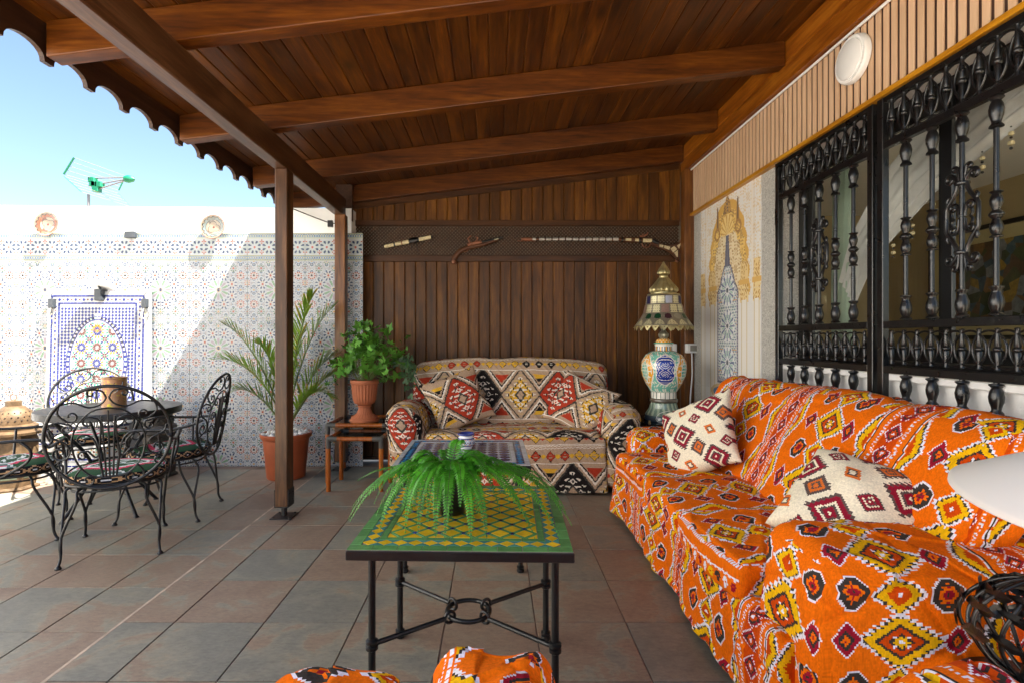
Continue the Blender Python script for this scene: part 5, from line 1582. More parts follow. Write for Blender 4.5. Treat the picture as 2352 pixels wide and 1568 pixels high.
b.build('urn', M['terracotta'], urn, smooth=38)
def lobed_leaf(nm, mat, s=1.0, lobes=5, cup=0.25):
    b = MB(); pts = [(0, 0.0)]
    N = lobes * 4 + 1
    for k in range(N):
        a = -PI * 0.83 + 2 * PI * 0.83 * k / (N - 1)
        rr = 0.030 * (0.74 + 0.26 * math.cos((a) * lobes)) * (1 + 0.12 * math.cos(a)) * (1.0 + 0.06 * math.sin(k * 9))
        pts.append((rr * math.sin(a), rr * math.cos(a) + 0.004))
    v = [(x * s, y * s, (cup * (x * x + y * y) / 0.03 + 0.0016 * math.sin(40 * k)) * s) for k, (x, y) in enumerate(pts)]
    b.add(v, [(0, k + 1, k) for k in range(1, N)])
    return b.mesh(nm, mat, smooth=80)
LM = [lobed_leaf('leaf', M['geranium'], s, l_, c_) for s, l_, c_ in ((1.25, 5, .3), (1.0, 7, .2), (0.8, 5, -.2), (1.4, 5, .1))]
IV = [lobed_leaf('leaf', M['ivy'], s, 3, c_) for s, c_ in ((0.9, .2), (0.7, -.1), (1.05, .1))]
st = MB(); r_ = random.Random(5)
stems = []
for k in range(46):
    az = r_.uniform(0, 2 * PI); el = r_.uniform(0.10, 1.45)
    L = r_.uniform(0.26, 0.47) * (0.80 + 0.25 * math.sin(el))
    dx, dy, dz = math.cos(az) * math.cos(el) * 1.02, math.sin(az) * math.cos(el) * 0.75, math.sin(el)
    p0 = (math.cos(az) * 0.05, math.sin(az) * 0.05, 0.345)
    P = bez(p0, (p0[0] + dx * L * .2, p0[1] + dy * L * .2, 0.345 + L * 0.45), (dx * L * .8, dy * L * .8, 0.37 + dz * L * 0.9 + 0.05), (dx * L * 1.12, dy * L * 1.1, 0.34 + dz * L * 1.15), 12)
    stems.append(P)
    st.tube([tuple(p) for p in P], [0.004 - 0.0025 * q / 11 for q in range(12)], 5)
st.build('stems', M['stem'], urn, smooth=True)
nleaf = 0
for k, P in enumerate(stems):
    for q in range(6):
        if nleaf >= 285: break
        i = r_.choice((6, 7, 8, 9, 10, 11, 11))
        p = P[i] + np.array([r_.gauss(0, .032), r_.gauss(0, .03), r_.gauss(0, .03)])
        inst('leaf', r_.choice(LM), urn, tuple(p), (r_.uniform(0.1, 1.35), r_.uniform(-0.5, 0.5), r_.uniform(0, 2 * PI)), [r_.uniform(0.95, 1.6)] * 3); nleaf += 1
for k in range(54):                                              # trailing variegated ivy at the right
    t = r_.random(); p = (0.27 + 0.11 * r_.random() + 0.10 * t, r_.gauss(-0.02, .05), 0.62 - 0.36 * t * r_.random() + r_.gauss(0, .035) - 0.05)
    inst('ivy_leaf', r_.choice(IV), urn, p, (r_.uniform(0.6, 1.6), r_.uniform(-0.5, 0.5), r_.uniform(-0.9, 0.9)), [r_.uniform(0.8, 1.3)] * 3)

# ---- palm in a terracotta-coloured pot with pebbles
palm = thing('potted_palm', 'young date palm in a round orange-brown pot with white pebbles, behind the post', 'plant', (-1.890, 4.80, 0))
b = MB(); b.lathe([(0.0, 0.0), (0.160, 0.0), (0.166, 0.012), (0.198, 0.345), (0.204, 0.348), (0.206, 0.358), (0.216, 0.362), (0.222, 0.374), (0.224, 0.398), (0.217, 0.402), (0.208, 0.398), (0.203, 0.37), (0.0, 0.37)], 48)
b.build('pot', M['plasticpot'], palm, smooth=40)
b = MB(); b.lathe([(0.203, 0.371), (0.0, 0.374)], 32); b.build('soil', M['soil'], palm)
pb = MB()
pb_me = []
for s in range(4):
    q = MB(); rr = random.Random(s)
    q.lathe([(0.0, -0.010), (0.012, -0.008), (0.017, 0.0), (0.012, 0.008), (0.0, 0.010)], 9, flute=0.12, nfl=2 + s % 2); pb_me.append(q.mesh('pebble', M['pebble'], smooth=80))
for k in range(150):
    a = r_.uniform(0, 2 * PI); d = 0.195 * math.sqrt(r_.random())
    inst('pebble', r_.choice(pb_me), palm, (d * math.cos(a), d * math.sin(a), 0.385 + r_.uniform(0, 0.018)), (r_.uniform(-.5, .5), r_.uniform(-.5, .5), r_.uniform(0, 6)), [r_.uniform(0.8, 1.5)] * 3)
def palm_frond(tipv, ctrl, seed, lmax=0.26, dry=0.15):
    r = random.Random(seed)
    P = bez((r.uniform(-.02, .02), r.uniform(-.02, .02), 0.36), ctrl, np.array(ctrl) * 0.35 + np.array(tipv) * 0.65 + np.array([0, 0, 0.12]), tipv, 48)
    b = MB(); cols = []
    b.tube([tuple(p) for p in P[::3]], [0.010 - 0.0085 * k / 15 for k in range(len(P[::3]))], 6, mi=1)
    for ii in np.linspace(13, 47, 36):
        i = int(ii); p = P[i]; tg = P[min(47, i + 1)] - P[max(0, i - 1)]; tg /= np.linalg.norm(tg) + 1e-9
        sd_ = np.cross(tg, [0, 0, 1.0]); sd_ /= np.linalg.norm(sd_) + 1e-9; up = np.cross(sd_, tg)
        t = (ii - 15) / 32
        L = lmax * (0.55 + 0.6 * math.sin(PI * (0.18 + 0.66 * t))) * (1 - 0.45 * t) * r.uniform(0.85, 1.1)
        for s in (-1, 1):
            dr = sd_ * s * (0.62 - 0.25 * t) + tg * (0.75 + 0.3 * t) + up * r.uniform(0.12, 0.5); dr /= np.linalg.norm(dr)
            wn_ = np.cross(dr, up); wn_ /= np.linalg.norm(wn_) + 1e-9
            w = 0.0092
            drp = np.array([0, 0, -1.0]) * L * r.uniform(0.02, 0.16)
            a, m1, m2, tip = p, p + dr * L * 0.35, p + dr * L * 0.72 + drp * 0.35, p + dr * L + drp
            ddry = 1.0 if r.random() < dry * (0.4 + t) else 0.0
            b.add([a - wn_ * w * .4, a + wn_ * w * .4, m1 + wn_ * w, m1 - wn_ * w], [(0, 1, 2, 3)], 0, (ddry * .5,) * 3)
            b.add([m1 - wn_ * w, m1 + wn_ * w, m2 + wn_ * w * .75, m2 - wn_ * w * .75], [(0, 1, 2, 3)], 0, (ddry * .8,) * 3)
            b.add([m2 - wn_ * w * .75, m2 + wn_ * w * .75, tip], [(0, 1, 2)], 0, (max(ddry, 0.5 if r.random() < .35 else 0.1),) * 3)
    return b.build('frond', [M['palm'], M['stem']], palm)
for k, (tp, ct) in enumerate((((0.40, 0.05, 1.52), (0.05, 0, 0.95)), ((0.26, -0.08, 1.62), (0.02, 0, 0.9)), ((-0.60, -0.05, 1.06), (-0.10, 0, 0.85)), ((-0.50, -0.10, 1.36), (-0.12, 0, 0.9)), ((0.46, 0.02, 1.08), (0.14, 0, 0.85)),
                              ((0.42, -0.10, 0.74), (0.12, -.04, 0.72)), ((-0.42, -0.12, 0.78), (-0.12, -.04, 0.68)), ((0.50, 0.0, 0.92), (0.16, 0, 0.75)), ((-0.30, 0.10, 1.20), (-.05, .05, .85)), ((0.12, 0.12, 1.30), (0.02, .06, .9)))):
    palm_frond(tp, ct, 50 + k, 0.25 if k < 5 else 0.2, 0.14)
# ================================================================== iron chairs and round table on the terrace
def arc(cx, cz, rx, rz, a0, a1, n=16): return [(cx + rx * math.cos(a), cz + rz * math.sin(a)) for a in np.linspace(a0, a1, n)]
def spir(cx, cz, r0, r1, a0, turns, n=22): return [(cx + (r0 + (r1 - r0) * t) * math.cos(a0 + turns * 2 * PI * t), cz + (r0 + (r1 - r0) * t) * math.sin(a0 + turns * 2 * PI * t)) for t in np.linspace(0, 1, n)]
def smooth_pts(pts, n=4):
    """Catmull-Rom through the points"""
    P = [np.array(p, float) for p in pts]; out = []
    for i in range(len(P) - 1):
        p0, p1, p2, p3 = P[max(0, i - 1)], P[i], P[i + 1], P[min(len(P) - 1, i + 2)]
        for t in np.linspace(0, 1, n, endpoint=False):
            out.append(0.5 * ((2 * p1) + (p2 - p0) * t + (2 * p0 - 5 * p1 + 4 * p2 - p3) * t ** 2 + (3 * p1 - p0 - 3 * p2 + p3) * t ** 3))
    out.append(P[-1]); return [tuple(q) for q in out]
SEAT = 0.435
def make_chair(label):
    """origin on the floor under the seat centre, faces +y"""
    t = thing('iron_chair', label, 'chair', group='iron chairs round the terrace table')
    RX, RZ, CZ = 0.292, 0.288, 0.705
    tilt = 0.16
    def B(x, z): return (x, -0.235 - tilt * (z - 0.43) - 0.045 * (1 - (x / 0.3) ** 2), z)        # a point of the leaning, bowed back
    b = MB(); b.tube([B(x, z) for x, z in arc(0, CZ, RX, RZ, 0, 2 * PI, 57)[:-1]], 0.0095, 8, closed=True)
    back = b.build('back_frame', M['iron'], t, smooth=60)
    b = MB(); r1 = 0.0052
    def S(pts): b.tube([B(x, z) for x, z in pts], r1, 6)
    for s in (-1, 1):
        def m(pts): return [(s * x, z) for x, z in pts]
        # crown scrolls
        S(m(smooth_pts([(0.006, 0.93), (0.024, 0.965), (0.062, 0.975)]) + spir(0.075, 0.953, 0.022, 0.006, PI * 0.6, -0.9, 16)))
        S(m(smooth_pts([(0.006, 0.93), (0.03, 0.895), (0.085, 0.878), (0.15, 0.905), (0.215, 0.895)])))
        # side scrolls
        S(m(smooth_pts([(0.215, 0.895), (0.225, 0.85), (0.20, 0.815)]) + spir(0.165, 0.832, 0.036, 0.010, -PI * 0.1, -1.05, 20)))
        S(m(smooth_pts([(0.262, 0.79), (0.225, 0.80), (0.175, 0.785)]) + spir(0.19, 0.765, 0.030, 0.008, PI * 0.6, 1.0, 18)))
        S(m(smooth_pts([(0.268, 0.76), (0.255, 0.72), (0.195, 0.685), (0.175, 0.645)]) + spir(0.222, 0.632, 0.046, 0.012, PI * 0.95, 1.1, 24)))
        S(m(smooth_pts([(0.158, 0.60), (0.20, 0.60), (0.25, 0.57)]) + spir(0.228, 0.556, 0.030, 0.008, PI * 0.1, -1.0, 18)))
        # lyre outline
        S(m(smooth_pts([(0.0, 0.873), (0.075, 0.855), (0.135, 0.79), (0.165, 0.71), (0.160, 0.62), (0.130, 0.545), (0.075, 0.492), (0.0, 0.482)])))
        S(m(smooth_pts([(0.125, 0.545), (0.155, 0.50), (0.150, 0.462), (0.112, 0.445)]) + spir(0.098, 0.475, 0.033, 0.008, -PI * 0.3, -1.05, 20)))
        # wheat-sheaf rods with curls
        for (xt, zt_, cr) in ((0.118, 0.72, 0.030), (0.090, 0.815, 0.032), (0.120, 0.63, 0.026)):
            S(m(smooth_pts([(0.030, 0.485), (0.045, 0.60), (xt - 0.055, zt_ - 0.03), (xt - 0.025, zt_ + 0.006)]) + spir(xt, zt_ - 0.02, cr, 0.008, PI * 0.62, -0.95, 18)))
        S(m([(0.016, 0.485), (0.030, 0.83)]))
    S([(0.0, 0.485), (0.0, 0.86)])
    b.build('back_scrolls', M['iron'], back, smooth=60)
    # seat frame
    def seat_ring(k, z): return [(0.245 * k * math.copysign(abs(math.cos(a)) ** 0.72, math.cos(a)), 0.235 * k * math.copysign(abs(math.sin(a)) ** 0.72, math.sin(a)), z) for a in np.linspace(0, 2 * PI, 40, endpoint=False)]
    b = MB(); b.tube(seat_ring(1.0, SEAT - 0.01), 0.009, 8, closed=True); b.tube(seat_ring(0.93, SEAT - 0.045), 0.006, 6, closed=True)
    for k in range(9):
        x = -0.2 + 0.05 * k; yy_ = 0.23 * (1 - (abs(x) / 0.26) ** 3)
        b.tube([(x, -yy_, SEAT - 0.012), (x, yy_, SEAT - 0.012)], 0.003, 5)
    b.build('seat_frame', M['iron'], t, smooth=60)
    for sx in (-1, 1):
        for sy in (-1, 1):
            b = MB()
            fx_, fy_ = sx * (0.215 if sy > 0 else 0.235), sy * 0.262
            for q in (0, 1):
                x0, y0 = sx * (0.16 if q == 0 else 0.225), sy * (0.215 if q == 0 else 0.14)
                b.tube(smooth_pts([(x0 * 0.72, y0 * 0.8, SEAT - 0.02), (x0, y0, SEAT - 0.035), (x0 * 1.02, y0 * 1.12, SEAT - 0.10), (fx_ * 0.97, fy_ * 0.90, 0.16), (fx_ * 0.97, fy_ * 0.93, 0.06), (fx_, fy_, 0.012)], 5), 0.0075, 7)
            b.lathe([(0.016, 0.0), (0.018, 0.004), (0.012, 0.014), (0.006, 0.022)], 10, c=(fx_, fy_, 0))
            b.build('leg', M['iron'], t, smooth=60)
        b = MB()
        b.tube(smooth_pts([(sx * 0.285, -0.31, 0.70), (sx * 0.292, -0.22, 0.665), (sx * 0.30, -0.10, 0.645), (sx * 0.30, 0.10, 0.645), (sx * 0.298, 0.19, 0.640), (sx * 0.298, 0.215, 0.615)], 5), 0.0095, 8)
        b.tube(smooth_pts([(sx * 0.298, 0.10, 0.64), (sx * 0.298, 0.15, 0.58), (sx * 0.285, 0.13, 0.51), (sx * 0.26, 0.02, 0.435), (sx * 0.245, -0.02, SEAT - 0.01)], 5), 0.0085, 7)
        b.tube([(sx * 0.296, -0.04, 0.645), (sx * 0.262, -0.05, 0.40)], 0.0075, 7)
        b.build('armrest', M['iron'], t, smooth=60)
    # cushion: rounded square pad, patterned top and dark zigzag edge
    n_r, n_a = 60, 120
    rr = np.linspace(0, 1, n_r)[:, None]; aa = np.linspace(0, 2 * PI, n_a + 1)[None, :]
    cx = np.sign(np.cos(aa)) * np.abs(np.cos(aa)) ** 0.72 * 0.243; cy = np.sign(np.sin(aa)) * np.abs(np.sin(aa)) ** 0.72 * 0.233
    X_, Y_ = rr * cx, rr * cy; Z_ = SEAT + 0.052 + 0.012 * (1 - rr ** 2) - 0.020 * rr ** 8 + 0 * aa
    V1 = np.stack([X_, Y_, Z_], -1); F1 = grid_faces(n_r, n_a + 1)
    C1 = gc.sample((X_[:-1, :-1] + X_[1:, 1:]) / 2 + 0.23, (Y_[:-1, :-1] + Y_[1:, 1:]) / 2 + 0.23)
    zz = np.linspace(0, 1, 12)[:, None]
    bul = 1 + 0.045 * np.sin(zz * PI)
    V2 = np.stack([cx * bul, cy * bul, (SEAT + 0.044) * (1 - zz) + (SEAT - 0.002) * zz + 0 * aa], -1); F2 = grid_faces(12, n_a + 1)
    C2 = ge.sample((aa[:, :-1] * 0.27 + 0 * zz[:-1]), zz[:-1] * 0.059 + 0 * aa[:, :-1])
    V, F, C = join_np([(V1.reshape(-1, 3), F1, C1.reshape(-1, 3)), (V2.reshape(-1, 3), F2, C2.reshape(-1, 3))])
    inst('seat_pad', np_mesh('seat_pad', V, F, C, M['cloth']), t)
    return t
ch = make_chair('black iron chair nearest the viewer, its scrolled round back turned to the camera')
ch.location = (-2.275, 3.205, 0); ch.rotation_euler = (0, 0, math.atan2(0.456, 0.89))
TCX, TCY = -2.785, 3.85
for (x, y, fx_, fy_, lb) in ((-2.325, 3.80, -0.985, -0.17, 'black iron chair right of the round table, seen side-on before the shaded tiles'),
                            (-3.05, 3.34, 0.86, 0.50, 'black iron chair cut off by the left edge, green cushion towards the viewer'),
                            (-3.28, 4.32, 0.62, -0.78, 'black iron chair on the far side of the round table, against the blue mosaic fountain')):
    c2 = copy_tree(ch); c2['label'] = lb
    c2.location = (x, y, 0); c2.rotation_euler = (0, 0, math.atan2(-fx_, fy_))
rt = thing('round_table', 'round table with a grey stone top and black iron rim among the iron chairs', 'table', (TCX, TCY, 0))
m_st = mat_plain('grey_stone_top', (0.20, 0.19, 0.165), 0.38, var=0.35, nscale=5, bumps=0.1)
b = MB(); b.lathe([(0.0, 0.752), (0.30, 0.752)], 64); b.lathe([(0.302, 0.752), (0.424, 0.752)], 64); b.lathe([(0.424, 0.752), (0.424, 0.745), (0, 0.745)], 64); b.build('stone_top', m_st, rt)
b = MB(); b.lathe([(0.425, 0.754), (0.440, 0.752), (0.442, 0.745), (0.442, 0.708), (0.438, 0.704), (0.424, 0.704), (0.424, 0.745)], 64); b.build('rim', M['iron'], rt, smooth=40)
for k in range(4):
    a = PI / 4 + k * PI / 2 + 0.3
    b = MB(); c_, s_ = math.cos(a), math.sin(a)
    b.tube([(rr * c_, rr * s_, z) for rr, z in smooth_pts([(0.36, 0.705), (0.30, 0.62), (0.17, 0.45), (0.13, 0.34), (0.17, 0.20), (0.27, 0.06), (0.31, 0.008)], 6)], 0.012, 8)
    b.lathe([(0.018, 0), (0.018, 0.006), (0.008, 0.016)], 10, c=(0.31 * c_, 0.31 * s_, 0)); b.build('leg', M['iron'], rt, smooth=60)
b = MB(); b.tube([(0.14 * math.cos(q), 0.14 * math.sin(q), 0.36) for q in np.linspace(0, 2 * PI, 32, endpoint=False)], 0.009, 8, closed=True); b.build('brace_ring', M['iron'], rt, smooth=True)

# copper pot on the round table
m, n, l, bs_ = new_mat('chipped_copper_paint')
v = coords(n, l, rnd=False)
cc_ = nramp(n, l, noise(n, l, v, 9, 5), [(0.3, (0.24, 0.11, 0.055)), (0.6, (0.40, 0.21, 0.10)), (0.75, (0.47, 0.28, 0.12))])
ch_ = noise(n, l, v, 38, 3, 0.6); cc_ = nmix(n, l, nramp(n, l, ch_, [(0.60, 0.0), (0.63, 1.0)]), cc_, (0.55, 0.42, 0.02)); ch2 = noise(n, l, v, 55, 3, 0.6)
cc_ = nmix(n, l, nramp(n, l, ch2, [(0.64, 0.0), (0.66, 1.0)]), cc_, (0.05, 0.03, 0.02))
l.new(cc_, bs_.inputs['Base Color']); setp(bs_, rough=0.38, metal=0.35)
M['copper'] = m
cpot = thing('copper_tin', 'round copper-coloured tin with chipped yellow paint on the round table', 'tin', (-2.775, 3.86, 0.7535))
b = MB(); b.lathe([(0, 0), (0.076, 0), (0.078, 0.004), (0.076, 0.012), (0.077, 0.205), (0.081, 0.208), (0.081, 0.216), (0.074, 0.216), (0.073, 0.02), (0, 0.02)], 40); b.build('body', M['copper'], cpot, smooth=40)
b = MB(); b.tube([(0.080 * math.cos(q), -0.03 - 0.075 * math.sin(q) * 0.5, 0.17 - 0.075 * math.sin(q)) for q in np.linspace(-0.2, PI + 0.2, 20)], 0.0025, 6); b.build('wire_handle', M['wornsteel'], cpot, smooth=True)

# ================================================================== mosaic fountain
fo = thing('mosaic_fountain', 'wall fountain of blue, white and yellow mosaic with a pointed arch and basin', 'fountain', (-3.83, 5.165, 0))
FB = lin(18, 34, 112); FW = lin(176, 176, 172); FR_ = lin(92, 34, 28); FY = lin(186, 130, 16); FT = lin(48, 132, 108); FN = lin(16, 18, 44)
PW2, PH = 0.485, 1.70
LEAN = 0.045
b = MB()
def FP(x, z, off=0.0): return (x, -0.055 - LEAN * (1 - z / PH) - off, z)
b.add([FP(-PW2, 0.45), FP(PW2, 0.45), FP(PW2, PH), FP(-PW2, PH), (-PW2, 0.0, 0.45), (PW2, 0.0, 0.45), (PW2, -0.004, PH), (-PW2, -0.004, PH)], [(0, 1, 2, 3), (1, 5, 6, 2), (5, 4, 7, 6), (4, 0, 3, 7), (3, 2, 6, 7)])
panel = b.build('panel', mat_plain('white_mosaic_grout', (0.44, 0.44, 0.43), 0.7, var=0.06), fo)
mo = MB()
def tes(pl, colr, off=0.0022):
    n_ = len(pl); v = [FP(x, z, off) for x, z in pl] + [FP(x, z, -0.001) for x, z in pl]
    mo.add(v, [tuple(range(n_))] + [(i, (i + 1) % n_, n_ + (i + 1) % n_, n_ + i) for i in range(n_)], 0, tuple(c_ * random.uniform(0.82, 1.12) for c_ in colr))
def rectz(x0, x1, z0, z1, colr, n, horiz):
    for k in range(n):
        g_ = 0.0016
        if horiz: a, c_ = x0 + (x1 - x0) * k / n, x0 + (x1 - x0) * (k + 1) / n; tes([(a + g_, z0), (c_ - g_, z0), (c_ - g_, z1), (a + g_, z1)], colr)
        else: a, c_ = z0 + (z1 - z0) * k / n, z0 + (z1 - z0) * (k + 1) / n; tes([(x0, a + g_), (x1, a + g_), (x1, c_ - g_), (x0, c_ - g_)], colr)
Z0m = 0.56
for (ins, w) in ((0.035, 0.016), (0.105, 0.016)):
    for s in (-1, 1):
        rectz(s * (PW2 - ins) - (w if s > 0 else 0), s * (PW2 - ins) + (0 if s > 0 else w), Z0m, PH - ins, FB, 24, False)
    rectz(-PW2 + ins + w, PW2 - ins - w, PH - ins - w, PH - ins, FB, 22, True)
def dmd(x, z, a, c_, colr): tes([(x + a, z), (x, z + c_), (x - a, z), (x, z - c_)], colr)
for k in range(22):
    x = -PW2 + 0.078 + (2 * PW2 - 0.156) * k / 21; dmd(x, PH - 0.078, 0.015 if k % 2 else 0.009, 0.018 if k % 2 else 0.010, FB if k % 2 else FR_)
for k in range(27):
    z = Z0m + 0.02 + (PH - 0.078 - Z0m - 0.05) * k / 26
    for s in (-1, 1): dmd(s * (PW2 - 0.078), z, 0.013 if k % 2 else 0.008, 0.018 if k % 2 else 0.010, FB if k % 2 else FR_)
# pointed arch outline
def arch_w(z):
    """half width of the arch at height z"""
    if z > 1.02:
        t = (z - 1.02) / 0.40
        return 0.255 * math.sqrt(max(0, 1 - t ** 1.7)) if t < 1 else -1
    if z > 0.80: return 0.255 - 0.055 * ((1.02 - z) / 0.22) ** 2
    return 0.20 + 0.10 * min(1, (0.80 - z) / 0.10)
ix = PW2 - 0.128
nxm = 22; pz = 0.0318
for k in range(nxm):
    for j in range(40):
        for o_ in (0,):
            x = -ix + 2 * ix * (k + 0.5) / nxm; z = Z0m + 0.02 + pz * j
            if z > PH - 0.14: continue
            if abs(x) < arch_w(z) + 0.052 or (z > 1.40 and abs(x) < 0.04 and z < 1.50): continue
            dmd(x, z, 0.0140, 0.0152, FB)
zs = np.concatenate([np.linspace(0.60, 1.02, 18), 1.02 + 0.40 * (1 - (1 - np.linspace(0.03, 1, 26)) ** 1.6)])
for s in (-1, 1):
    for q in range(len(zs) - 1):
        za, zb = zs[q], zs[q + 1]
        wa, wb = max(0, arch_w(za)), max(0, arch_w(zb))
        tx, tz = wb - wa, zb - za; L = math.hypot(tx, tz) + 1e-9; nx_, nz_ = tz / L, -tx / L
        for (o0, o1, colr) in ((0.004, 0.012, FB), (0.014, 0.034, (FB if za < 1.15 else FN) if q % 2 else FW), (0.036, 0.044, FB)):
            pl = [(s * (wa + nx_ * o0), za + nz_ * o0 + 0.001), (s * (wa + nx_ * o1), za + nz_ * o1 + 0.001), (s * (wb + nx_ * o1), zb + nz_ * o1 - 0.001), (s * (wb + nx_ * o0), zb + nz_ * o0 - 0.001)]
            tes(pl if s > 0 else pl[::-1], colr)
def petal(cx, cz, r0, r1, a, w, colr):
    rm = r0 + (r1 - r0) * 0.55
    pl = []
    for rr, da in ((r0, 0), (rm, -w), (r1, 0), (rm, w)): pl.append((cx + rr * math.cos(a + da), cz + rr * math.sin(a + da)))
    if all(abs(x) < arch_w(z) - 0.002 for x, z in pl): tes(pl, colr)
pxx, pzz = 0.150, 0.152
cz0 = 1.165
for j in range(-4, 3):
    for i in range(-2, 3):
        cx, cz = i * pxx, cz0 + j * pzz
        even = (i + j) % 2 == 0
        c1, c2_ = ((FR_, FW) if even else (FB, FY))
        for k in range(12):
            a = 2 * PI * k / 12
            petal(cx, cz, 0.014, 0.047, a, 0.24, c1); petal(cx, cz, 0.040, 0.070, a + PI / 12, 0.16, FY if not even else FT)
        petal(cx, cz, -0.012, 0.012, 0, 0.9, FR_ if not even else FB)
        hx_, hz_ = cx + pxx / 2, cz + pzz / 2
        for k in range(4):
            a = PI / 4 + k * PI / 2
            petal(hx_, hz_, 0.004, 0.028, a, 0.55, FR_); petal(hx_, hz_, 0.026, 0.052, a, 0.28, FB)
            petal(hx_, hz_, 0.016, 0.044, a + PI / 4, 0.30, FT)
        for (mx, mz, aa_) in ((cx + pxx / 2, cz, 0), (cx, cz + pzz / 2, PI / 2)):
            petal(mx, mz, -0.016, 0.016, aa_ + PI / 2, 0.35, FB)
for k in range(12): petal(0, 1.345, 0.012, 0.046, 2 * PI * k / 12, 0.2, FY)
tag(mo.build('mosaic', M['mosaic'], panel), kind='stuff')
# basin
def oct_poly(hx_, d): return [(-hx_, 0), (-hx_, -d * 0.55), (-hx_ * 0.62, -d), (hx_ * 0.62, -d), (hx_, -d * 0.55), (hx_, 0)]
b = MB(); b.prism(oct_poly(0.42, 0.42), 0.0, 0.47); basin = b.build('basin', panel.data.materials[0], fo)
b = MB(); b.prism(oct_poly(0.45, 0.45), 0.471, 0.53); b.build('basin_rim', M['white'], fo)
bm2 = MB(); P8 = oct_poly(0.4225, 0.4225)
for e in range(1, 4):
    p, q = np.array(P8[e]), np.array(P8[e + 1]); L = np.linalg.norm(q - p); u = (q - p) / L; nn = np.array([u[1], -u[0]])
    if nn[1] > 0 and e == 2: nn = -nn
    if np.dot(nn, (p + q) / 2 - np.array([0, -0.15])) < 0: nn = -nn
    def tq(s0, z0, pts, colr):
        v = [(*(p + u * (s0 + a) + nn * 0.002), z0 + c_) for a, c_ in pts]; bm2.add(v, [tuple(range(len(v)))], 0, tuple(c_ * random.uniform(.85, 1.1) for c_ in colr))
    for z in (0.445, 0.385, 0.30, 0.16, 0.10):
        k = 0
        while k * 0.05 < L - 0.03: tq(k * 0.05 + 0.006, z, [(0, 0), (0.044, 0), (0.044, 0.013), (0, 0.013)], FB); k += 1
    k = 0
    while k * 0.048 < L - 0.04: tq(k * 0.048 + 0.03, 0.422, [(0.012, 0), (0, 0.014), (-0.012, 0), (0, -0.014)], FB if k % 2 else FR_); k += 1
    k = 0
    while k * 0.11 < L - 0.08:
        for c8 in range(8):
            a = 2 * PI * c8 / 8; tq(k * 0.11 + 0.06, 0.235, [((0.018 + r8) * math.cos(a + w8), (0.018 + r8) * math.sin(a + w8)) for r8, w8 in ((0, 0), (0.012, -.25), (0.024, 0), (0.012, .25))], (FR_, FY, FT)[(k + c8) % 3])
        tq(k * 0.11 + 0.06, 0.235, [(0.012, 0), (0, 0.012), (-0.012, 0), (0, -0.012)], FR_); k += 1
tag(bm2.build('basin_mosaic', M['mosaic'], basin), kind='stuff')
b = MB(); b.lathe([(0.012, 0.0), (0.016, 0.012), (0.010, 0.02)], 10, c=(0, -0.14, 0.75), axis='Z'); b.tube([(0, -0.10, 0.76), (0, -0.17, 0.76), (0, -0.185, 0.735)], 0.009, 8); b.build('spout', M['brass'], fo, smooth=True)

# ---- solar lamp above the fountain, two hanging bulbs, box on the wall, plates
sl = thing('solar_wall_lamp', 'small solar lamp with a tilted panel above the mosaic fountain', 'lamp', (-3.80, 5.135, 1.665))
b = MB(); b.box(-0.035, 0.035, -0.075, 0.02, -0.055, 0.055, 0.006); b.build('housing', M['darkplastic'], sl)
b = MB(); b.add([(-0.12, -0.17, 0.135), (0.07, -0.17, 0.135), (0.13, 0.02, 0.06), (-0.06, 0.02, 0.06), (-0.12, -0.17, 0.128), (0.07, -0.17, 0.128), (0.13, 0.02, 0.053), (-0.06, 0.02, 0.053)], [(0, 1, 2, 3), (7, 6, 5, 4), (0, 4, 5, 1), (1, 5, 6, 2), (2, 6, 7, 3), (3, 7, 4, 0)])
pn = b.build('panel', M['whitepaint'], sl)
b = MB(); b.tube([(0, -0.03, 0.05), (0.0, -0.06, 0.095)], 0.010, 8); b.build('arm', M['darkplastic'], sl, smooth=True)
for x_, lb in ((-4.255, 'clear hanging bulb with a small solar cap, left corner of the fountain'), (-3.36, 'clear hanging bulb with a small solar cap, right corner of the fountain')):
    bl = thing('hanging_bulb', lb, 'light bulb', (x_, 5.085, 1.60), group='solar bulbs hung on the fountain')
    b = MB(); b.box(-0.028, 0.028, -0.02, 0.02, -0.06, 0.03, 0.006); b.build('solar_cap', M['darkplastic'], bl)
    b = MB(); b.tube([(0, 0.0, 0.03), (-0.012, 0.0, 0.06), (0.008, 0.005, 0.09), (0.014, 0.01, 0.075)], 0.003, 6); b.build('hook', M['iron'], bl)
    b = MB(); b.lathe([(0.014, -0.061), (0.02, -0.075), (0.036, -0.105), (0.040, -0.125), (0.034, -0.15), (0.018, -0.166), (0.0, -0.17)], 24); b.build('glass_globe', M['bulb'], bl, smooth=True)
    b = MB(); b.tube([(-0.004, 0, -0.062), (-0.01, 0, -0.11), (0.0, 0, -0.122), (0.01, 0, -0.11), (0.004, 0, -0.062)], 0.0022, 5); b.build('filament', M['brass'], bl)
bx = MB(); bx.box(-0.052, 0.052, -0.034, 0.0, -0.032, 0.030, 0.005); bx.add([(-0.052, -0.036, 0.032), (0.052, -0.036, 0.032), (0.052, 0, 0.042), (-0.052, 0, 0.042)], [(0, 1, 2, 3)])
o = bx.build('solar_box_lamp', M['darkplastic'], loc=(-3.552, 5.178, 2.258)); tag(o, 'dark rectangular solar box lamp on the tile border between the plates', 'lamp')
